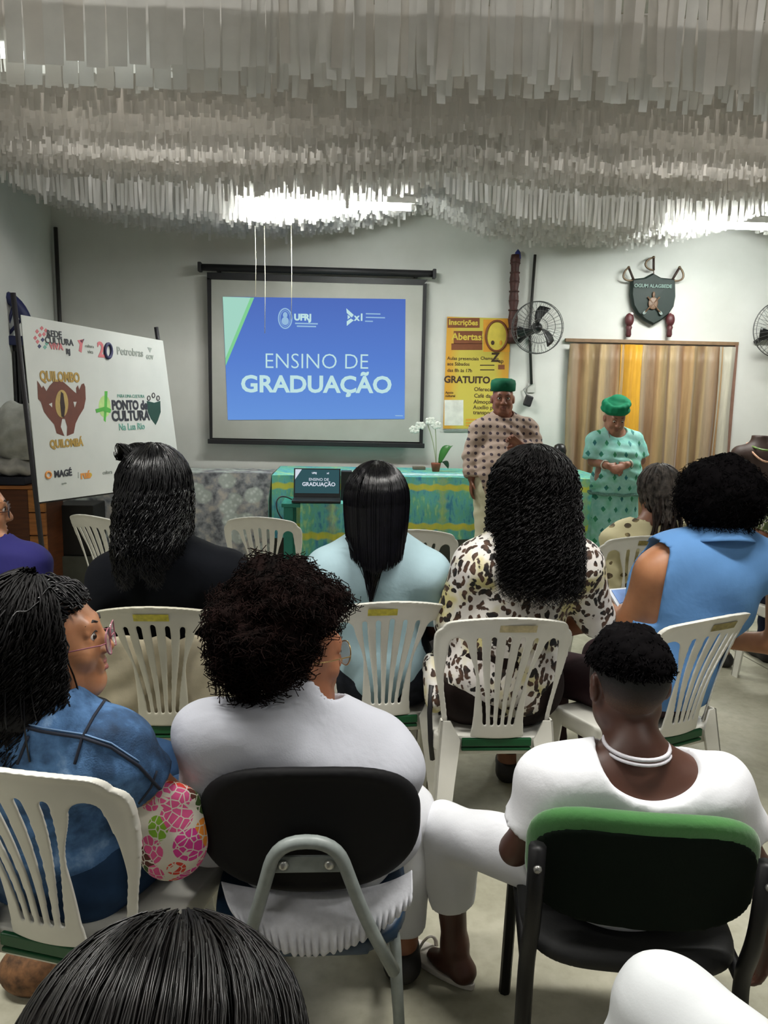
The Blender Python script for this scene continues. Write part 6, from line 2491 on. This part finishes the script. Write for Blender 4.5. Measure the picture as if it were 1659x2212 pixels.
# ---- girl in denim jacket, looking right
def m_denim():
    t = NT('washed_denim')
    n = t.math('ADD', t.math('MULTIPLY', t.noise(5.5, 4), .65), t.math('MULTIPLY', t.noise(30, 4), .35))
    col = t.ramp(n, [(.34, hexc('14283f')), (.47, hexc('2c4c70')), (.58, hexc('527bab')), (.70, hexc('9cbce0'))])
    return t.done(col, .85, t.bump(t.math('ADD', t.noise(300, 2), t.math('MULTIPLY', t.noise(14, 3, dist=.5), 2.0)), .25, .006))
MDEN = m_denim()
r, J = mk('girl in a blue denim jacket and pink rimmed glasses looking to the right', dict(pel=(-.60, 1.575, .54), neck=A(95, 1556, 1.475), head=np.array([-.577, 1.515, 1.010]),
     shL=A(-45, 1630, 1.50), shR=A(240, 1628, 1.435)), (.5, .87))
J['elR'] = A(316, 1690, 1.47)
J['wrR'] = A(398, 1735, 1.52)
J['elL'] = J['shL'] + np.array([-.08, .05, -.25])
J['knR'] = np.array([-.26, 1.98, .49])
J['knL'] = np.array([-.52, 2.02, .49])
J['anR'] = np.array([-.27, 2.02, .085])
J['anL'] = np.array([-.54, 2.06, .085])
J['toeR'] = np.array([-.22, 2.16, .028])
J['toeL'] = np.array([-.5, 2.2, .028])
H = frame((1.0, .16, .10), (0.03, 0.05, 1))
SKG = m_skin('skin_girl', 'b27c58', .42)
build_body(r, J, H, SKG, hs=.96, h=.009, fine=[(J['head'] - (.09, .12, .135), J['head'] + (.135, .12, .14), .0036)], bust=.9)
jk = garment(r, 'denim_jacket', J, MDEN, heft=.98, bust=.9, sleeves=(1.2, 1.0), hem=.47, g=.022, sleeve_g=.026, amp=.0035, neck=(.075, .075, .06), neckoff=(0, 0, .055), h=.0075)
trousers(r, 'jeans', J, cloth_mat('dark_jeans', '27405f', .25, .85, 14))
shoes(r, J, plain('shoe_brown', '4a3826', .6))
MSEAM = plain('seam_thread', '131a2a', .8)
MSEAM2 = plain('seam_edge', '6f8fb5', .8)
seam(r, jk, [(0, 1556), (90, 1580), (180, 1594), (240, 1614), (300, 1655), (345, 1704)], MSEAM, .0032)
seam(r, jk, [(0, 1548), (90, 1572), (180, 1586), (240, 1605), (300, 1645)], MSEAM2, .0016)
seam(r, jk, [(225, 1515), (203, 1548), (178, 1594), (162, 1650)], MSEAM, .0032)
seam(r, jk, [(62, 1590), (38, 1650)], MSEAM, .003)
seam(r, jk, [(300, 1735), (326, 1700), (338, 1665)], MSEAM, .0025)
hs_ = .96
eyes(r, J['head'], H, hs_, look=(.25, .9, -.1))
brows_lips(r, J['head'], H, hs_, BROW, plain('lip_rose', '96574f', .45))
ring_glasses(r, J['head'], H, hs_, plain('rose_rim', '8d5560', .3), plain('lens_clear', 'b9b4b8', .05, Alpha=.3), rx=.026, rz=.027, y=.116, dz=-.012)
hc = J['head']
def hw(x, y, z):
    return hc + H @ (np.array([x, y, z]) * hs_)
# hair: cap set back from the forehead, thick mass at the back and neck
core = solid_core([('ell', hw(0, -.030, .052), (.084, .094, .076), .02, H), ('ell', hw(0, -.068, -.03), (.082, .078, .110), .03, H),
                   ('cap', hw(.054, -.048, .02), hw(.056, -.045, -.075), .024, .026, .02, None), ('cap', hw(-.056, -.040, .02), hw(-.056, -.035, -.075), .026, .028, .02, None),
                   ('cap', hw(.066, -.035, -.11), hw(.045, .015, -.168), .044, .040, .04, None), ('cap', hw(.04, .01, -.172), hw(-.03, .060, -.178), .040, .034, .04, None),
                   ('cap', hw(.0, -.06, -.06), hw(.02, -.07, -.12), .10, .10, .06, None)], hc - .34, hc + .28, .008)
solid('hair_mass', core[0], core[1], BLK2, r)
# swept sections of the front and crown
g_ = np.random.default_rng(31)
n = 1500
m = 26
az_ = g_.uniform(-1.0, 1.0, n)
front = hw(0, 0, 0)
P0, P1_, P2_, P3_ = [], [], [], []
for a in az_:
    q = g_.normal(0, .006, 3)
    P0.append(np.array([.078 * sin(a), .070 * cos(a) - .002, .088 - .012 * abs(a)]) + q)
    P1_.append(np.array([.098 * sin(a), .02 * cos(a) - .02, .150 - .02 * abs(a)]) + q * 1.6)
    P2_.append(np.array([.105 * sin(a * 1.1), -.10 + .03 * abs(a), .10 - .03 * abs(a)]) + q * 3)
    P3_.append(np.array([.09 * sin(a * 1.2), -.135 + .05 * abs(a), -.10 - .03 * g_.uniform()]) + q * 5)
t = np.linspace(0, 1, m)[None, :, None]
P0, P1_, P2_, P3_ = [np.array(p)[:, None, :] for p in (P0, P1_, P2_, P3_)]
P = (1 - t) ** 3 * P0 + 3 * t * (1 - t) ** 2 * P1_ + 3 * t * t * (1 - t) * P2_ + t ** 3 * P3_
sec = np.round(az_ * 4) / 4
P[:, :, 0] += ((sec - az_) * .05)[:, None] * np.sin(np.linspace(0, pi, m))[None] * .6
ph = g_.uniform(0, 6.28, n)[:, None] * .3 + sec[:, None] * 9 + np.linspace(0, 1, m)[None] * 22
P[:, :, 2] += .006 * np.sin(ph)
P[:, :, 0] += .005 * np.cos(ph * 1.1)
P = hc + (P * hs_) @ H.T
V, Q = tubes(P, .0021, 3)
solid('hair', V, Q, BLK, r)
n = 2400
drape(r, hc + H @ np.array([0, -.025, .03]), (.092, .100, .088), n, BLK2, lambda a, u: hc[2] - .17 - .06 * u, az=(60, 262), yaw=math.atan2(-1.0, .16), push=.02, curl=(.009, .05), m=34, r=.0019, seed=14, layers=(.02, .42), narrow=1.0, name='hair_curls', pole=(12, 92, 50))
# floral cloth bag on her lap
def m_flowers():
    t = NT('flower_print')
    v = t.n('TexVoronoi', {'Vector': t.obj(), 'Scale': 19.0}, feature='F1')
    v2 = t.n('TexVoronoi', {'Vector': t.obj(), 'Scale': 62.0}, feature='DISTANCE_TO_EDGE').outputs['Distance']
    c = t.sep(v.outputs['Color'])[0]
    col = t.ramp(c, [(0, hexc('e0578f')), (.2, hexc('d8402f')), (.35, hexc('7fae2c')), (.5, hexc('e88a2a')), (.65, hexc('d93a93')), (.8, hexc('5a2a20')), (.9, hexc('3f5a24'))], 'CONSTANT')
    k = t.math('MULTIPLY', t.math('LESS_THAN', v.outputs['Distance'], .66), t.math('GREATER_THAN', v2, .06))
    return t.done(t.mix(k, hexc('dcd5c6'), col), .8, t.bump(t.noise(13, 3), .3, .01))
bg = A(375, 1790, 1.45)
fb = thing('cloth_bag', 'white cloth bag with pink, orange and green flowers beside the denim jacket sleeve', 'bag', (float(bg[0]), float(bg[1]), 0))
S_ = SDF(bg - .22, bg + .22, .007)
S_.cap(A(350, 1738, 1.47), A(364, 1850, 1.45), .050, .058, .05, ((0, 1, .3), .55)).cap(A(388, 1745, 1.46), A(392, 1810, 1.44), .040, .045, .05, ((0, 1, .3), .6))
S_.wrinkle(.004, [((1, .2, .4), .10, 0), ((-.4, .2, 1), .12, 2)])
V, Q = S_.mesh()
solid('bag_body', V, Q, m_flowers(), fb)

# ---- near person, top of a dark haired head
r, J = mk('person in front of the camera, only the crown of black wavy hair showing', dict(pel=(-.20, .74, .24), neck=(-.20, .79, .62), head=(-.205, .81, .718), shL=(-.36, .79, .54), shR=(-.04, .79, .54)), (0, 1), knee_z=.30, reach=.30, s=.9)
for sd, sg in (('L', -1), ('R', 1)):
    J['kn' + sd] = np.array([-.20 + sg * .17, 1.02, .27])
    J['an' + sd] = np.array([-.20 + sg * .02, 1.06, .08])
    J['toe' + sd] = np.array([-.20 - sg * .08, 1.10, .04])
    J['el' + sd] = J['sh' + sd] + np.array([sg * .03, .06, -.23])
    J['wr' + sd] = J['el' + sd] + np.array([-sg * .06, .16, -.02])
H = frame((0, 1, -.1))
build_body(r, J, H, SK_M, s=.9, hs=.95)
garment(r, 'dark_shirt', J, cloth_mat('charcoal_jersey', '24262b'), s=.9, sleeves=(.9, .9), hem=.22)
trousers(r, 'dark_trousers', J, MBLACKT, s=.9)
hc = J['head']
core = solid_core([('ell', hc + (0, -.01, .03), (.128, .125, .098), .03, None), ('cap', hc + (-.03, -.03, -.06), hc + (-.03, -.04, -.14), .14, .15, .08, None)], hc - .36, hc + .3)
drape(r, hc + (0, -.01, .03), (.118, .118, .100), 3600, m_hair('near_black_hair', '0a0909', .32, '1c1918'), lambda a, u: hc[2] - .18 - .07 * u, az=(20, 340), push=.03, wave=(.012, .13), lock=150, m=26, r=.0015, seed=17, layers=(.06, .42), narrow=1.2, core=[core], pole=(3, 92, 60), tilt=48)

# ---- person beside the camera, white trouser knee
r, J = mk('person in white trousers at the lower right, knee raised toward the green chair', dict(pel=(.90, .42, .52), neck=(.98, .36, 1.05), head=(.99, .39, 1.20), shL=(.80, .38, .98), shR=(1.16, .36, .98)), (-.5, .85))
J['hipL'] = np.array([.83, .48, .53])
J['knL'] = np.array([.505, 1.035, .575])
J['anL'] = np.array([.40, 1.02, .17])
J['toeL'] = np.array([.36, 1.14, .10])
J['hipR'] = np.array([.98, .48, .50])
J['knR'] = np.array([.86, .90, .50])
J['anR'] = np.array([.85, .92, .085])
J['toeR'] = np.array([.83, 1.07, .028])
J['elL'] = np.array([.80, .55, .72])
J['wrL'] = np.array([.84, .72, .64])
J['elR'] = np.array([1.20, .50, .72])
J['wrR'] = np.array([1.04, .68, .63])
H = frame((-.2, 1, -.05))
build_body(r, J, H, SK_M)
garment(r, 'white_shirt', J, MWHITE, sleeves=(.6, .6), hem=.45)
trousers(r, 'white_trousers', J, cloth_mat('grey_white_cotton', 'cdd0d2', .04, .85, 5, 260, .12), g=.018, frac=(1.9, 1.9), amp=.0012, h=.0075)
shoes(r, J, MSAN)
hc = J['head']
afro(r, hc + (0, -.01, .035), (.095, .11, .09), 900, BLK2, m=8, face=(-.2, .95, -.3), facecos=.4, coil=.004, r=.0016, core=.95, seed=5)

pz = atz(72, 2088, .06)
pb = thing('pouch', 'brown patterned pouch on the floor below the white chair at left', 'bag', (float(pz[0]), float(pz[1]), 0))
S_ = SDF(pz - .2, pz + .2, .008)
S_.ell((pz[0], pz[1], .055), (.085, .06, .065), .02)
S_.wrinkle(.003, [((1, .2, .5), .07, 0)])
S_.plane((0, 0, .0), (0, 0, -1))
V, Q = S_.mesh()
solid('pouch_body', V, Q, plain('pouch_brown', '6b4a2e', .8, .6, 45), pb)

# ---- bag strap by the leopard blouse
b0 = A(925, 1470, 2.40)
sb = thing('shoulder_bag', 'dark patterned shoulder bag hanging at the left of the leopard blouse chair', 'bag', (float(b0[0]), 2.40, 0))
S_ = SDF(b0 - .2, b0 + .2, .008)
S_.cap(A(930, 1440, 2.42), A(940, 1500, 2.40), .045, .06, .03, ((1, 0, 0), .6))
S_.wrinkle(.004, [((1, .2, .8), .06, 0)])
V, Q = S_.mesh()
solid('bag_body', V, Q, m_leopard(), sb)
Geo().tube([A(932, 1480, 2.36), A(928, 1540, 2.35), A(930, 1600, 2.35), A(934, 1640, 2.36)], .009, 6).build('strap', MBLK, sb)

# ---- standing man
def m_tunic():
    t = NT('dotted_tunic')
    s = t.sep()
    def cell(v, k):
        return t.math('SUBTRACT', t.math('FRACT', t.math('ADD', t.math('MULTIPLY', v, k), 50.0)), .5)
    fx, fz = cell(s[0], 20.0), cell(t.math('ADD', s[2], t.math('MULTIPLY', t.noise(3, 2), .01)), 20.0)
    d = t.math('SQRT', t.math('ADD', t.math('POWER', fx, 2.0), t.math('POWER', fz, 2.0)))
    k = t.math('LESS_THAN', t.math('ADD', d, t.math('MULTIPLY', t.noise(60, 2), .1)), .27)
    return t.done(t.mix(k, t.ramp(t.noise(6, 3), [(.3, hexc('9c8679')), (.7, hexc('b09b8e'))]), hexc('3a2c36')), .8, t.bump(t.noise(10, 3, dist=.5), .3, .02))
r, J = mk('elderly man standing in a green cap and brown dotted tunic', dict(pel=A(1085, 1052, 5.74), neck=A(1086, 907, 5.75), head=A(1086, 862, 5.73),
     shR=A(1040, 931, 5.75), shL=A(1136, 929, 5.75)), (-.05, -1))
P0 = J['pel']
P0[2] = .88
for sd, sg in (('R', -1), ('L', 1)):
    J['hip' + sd] = P0 + (sg * .09, 0, -.05)
    J['kn' + sd] = np.array([P0[0] + sg * .10, P0[1] - .02, .46])
    J['an' + sd] = np.array([P0[0] + sg * .11, P0[1] + .02, .085])
    J['toe' + sd] = np.array([P0[0] + sg * .14, P0[1] - .13, .028])
J['elR'] = A(1023, 985, 5.76)
J['wrR'] = A(1018, 1034, 5.70)
J['elL'] = A(1156, 985, 5.72)
J['wrL'] = A(1124, 962, 5.54)
H = frame((-.12, -1, -.06))
SKO = m_skin('skin_old', '80503c')
build_body(r, J, H, SKO, heft=1.2, belly=1.15, h=.010, fine=[(J['head'] - .13, J['head'] + .13, .005), (J['wrL'] - .12, J['wrL'] + .12, .005)], hands={'L': ((-.75, -.3, .5), (.2, .9, .3), .9), 'R': ((0, -.1, -1), (-1, 0, 0), .4)})
garment(r, 'dotted_tunic', J, m_tunic(), heft=1.25, belly=1.3, sleeves=(1.8, 1.95), hem=.74, g=.022, sleeve_g=.034, amp=.004, neck=(.075, .075, .055), neckoff=(0, -.02, .045), h=.009,
        extra=[('cap', P0 + (-.0, -.0, .05), P0 + (0, -.01, -.08), .185, .185, .06, ((0, 1, 0), .78))])
trousers(r, 'cream_trousers', J, cloth_mat('cream_cotton', 'cfc9ae', .05), heft=1.2, g=.03, h=.010)
shoes(r, J, MSOLE)
eyes(r, J['head'], H)
brows_lips(r, J['head'], H, 1, plain('brow_grey', '4a3a34', .7), plain('lip_brown', '7d4a40', .5))
hc = J['head']
up = H[:, 2]
Geo().lathe([(.083, .045), (.092, .05), (.094, .10), (.088, .125), (.06, .138), (.0, .142)], hc + H @ np.array([0, -.012, .012]), 26, H).build('green_cap', cloth_mat('green_velvet', '0f5a40', .12, .7), r)

# ---- standing woman
def m_turq():
    t = NT('turquoise_print')
    s = t.sep()
    def cell(v, k, sh=0.0):
        return t.math('SUBTRACT', t.math('FRACT', t.math('ADD', t.math('ADD', t.math('MULTIPLY', v, k), 50.0), sh)), .5)
    row = t.math('FLOOR', t.math('ADD', t.math('MULTIPLY', s[2], 12.0), 50.0))
    sh = t.math('MULTIPLY', t.math('FRACT', t.math('MULTIPLY', row, .5)), 1.0)
    fx = t.math('SUBTRACT', t.math('FRACT', t.math('ADD', t.math('ADD', t.math('MULTIPLY', s[0], 12.0), 50.0), sh)), .5)
    fz = cell(s[2], 12.0)
    d = t.math('ADD', t.math('MULTIPLY', t.math('ABSOLUTE', fx), 1.7), t.math('ABSOLUTE', fz))
    k = t.math('LESS_THAN', t.math('ADD', d, t.math('MULTIPLY', t.noise(40, 2), .2)), .38)
    base = t.ramp(t.noise(7, 3), [(.32, hexc('6cb8ac')), (.5, hexc('98d0c8')), (.66, hexc('74c0a4'))])
    return t.done(t.mix(k, base, t.ramp(t.noise(9, 2), [(.4, hexc('1f6f78')), (.6, hexc('2f8a5e'))])), .75, t.bump(t.noise(12, 3, dist=.5), .25, .015))
MTQ = m_turq()
YW = 5.80
r, J = mk('elderly woman standing in a turquoise printed dress and green headwrap, hands clasped', dict(pel=A(1330, 1050, YW), neck=A(1328, 938, YW), head=A(1328, 903, YW - .03),
     shR=A(1290, 956, YW), shL=A(1366, 955, YW)), (0, -1), s=.88)
P0 = J['pel']
for sd, sg in (('R', -1), ('L', 1)):
    J['hip' + sd] = P0 + (sg * .085, 0, -.05)
    J['kn' + sd] = np.array([P0[0] + sg * .09, P0[1] - .02, .44])
    J['an' + sd] = np.array([P0[0] + sg * .09, P0[1], .085])
    J['toe' + sd] = np.array([P0[0] + sg * .11, P0[1] - .14, .028])
J['elR'] = A(1281, 996, YW - .02)
J['elL'] = A(1382, 994, YW - .02)
J['wrR'] = A(1312, 1006, YW - .20)
J['wrL'] = A(1354, 1004, YW - .20)
H = frame((.02, -1, -.42))
SKW = m_skin('skin_old_woman', 'a0705a')
build_body(r, J, H, SKW, s=.88, hs=.95, heft=1.1, belly=1.0, h=.010, fine=[(J['head'] - .13, J['head'] + .13, .005), (A(1333, 1010, YW - .24) - .12, A(1333, 1010, YW - .24) + .12, .005)], hands={'R': ((.8, -.25, -.35), (-.1, -.8, .5), .7), 'L': ((-.85, -.25, -.30), (.1, -.8, .5), .7)})
garment(r, 'turquoise_blouse', J, MTQ, s=.88, heft=1.15, bust=1.05, belly=1.1, sleeves=(.95, .95), hem=P0[2] - .06, g=.018, sleeve_g=.04, amp=.004, neck=(.075, .08, .07), neckoff=(0, -.035, .035), h=.009,
        extra=[('cap', P0 + (0, 0, .10), P0 + (0, -.01, -.08), .165, .185, .05, ((0, 1, 0), .82))])
def skirt(u, v):
    t = u * 2 * pi
    z = P0[2] + .02 - (P0[2] + .0) * v
    R_ = .165 + .055 * v + .010 * v * sin(t * 11 + 1) + .006 * v * sin(t * 17)
    return (P0[0] + R_ * cos(t), P0[1] + R_ * .85 * sin(t), z)
Geo().grid(skirt, 96, 24).build('turquoise_skirt', MTQ, r, solidify=.004)
g = Geo()
zz = P0[2] - .05
g.tube([(P0[0] + .205 * cos(t), P0[1] - .005 + .172 * sin(t), zz + .004 * sin(t * 9)) for t in np.linspace(0, 2 * pi, 61)[:-1]], .012, 6, True)
g.build('lace_trim', plain('grey_green_lace', '5f8a80', .8, .3, 80), r)
shoes(r, J, MSOLE, .9)
eyes(r, J['head'], H, .95, look=(0, .85, -.5))
brows_lips(r, J['head'], H, .95, plain('brow_grey', '4a3a34', .7), plain('lip_brown', '7d4a40', .5))
hc = J['head']
c = hc + H @ np.array([0, -.025, .075])
S_ = SDF(c - .2, c + .2, .006)
S_.ell(c, (.098, .112, .068), .02, H)
for k, (a0, rr) in enumerate(((0, .030), (.5, .028), (-.5, .028))):
    for t in np.linspace(0, 2 * pi, 15)[:-1]:
        p0 = c + H @ np.array([.082 * cos(t), .095 * sin(t), .018 * sin(t + a0 * 3) - .012 + .02 * k])
        t2 = t + 2 * pi / 14
        p1 = c + H @ np.array([.082 * cos(t2), .095 * sin(t2), .018 * sin(t2 + a0 * 3) - .012 + .02 * k])
        S_.cap(p0, p1, rr * .8, k=.006)
S_.ell(c + H @ np.array([-.02, -.02, .06]), (.06, .06, .03), .02, H)
V, Q = S_.mesh()
solid('green_headwrap', V, Q, cloth_mat('green_cotton', '137a55', .1, .8), r)
MPEARL = plain('pearl', 'd8d2c8', .3)
for w_, d_ in ((J['wrR'], J['wrR'] - J['elR']), (J['wrL'], J['wrL'] - J['elL'])):
    F_ = frame(unit(d_), (0, .3, 1))
    q = w_ - unit(d_) * .03
    Geo().tube([q + F_[:, 0] * .033 * cos(t) + F_[:, 2] * .033 * sin(t) for t in np.linspace(0, 2 * pi, 21)[:-1]], .005, 6, True).build('bracelet', MPEARL, r)
nk = J['neck']
Geo().tube([nk + (.075 * cos(t), -.06 - .075 * abs(sin(t)) * .9, .03 - .14 * sin(t)) for t in np.linspace(0, pi, 21)], .003, 6).build('pendant_chain', plain('chain_grey', '8d9a9a', .4), r)
Geo().ball(nk + (0.01, -.135, -.125), (.014, .006, .024), 10, 8).build('pendant', MPEARL, r)
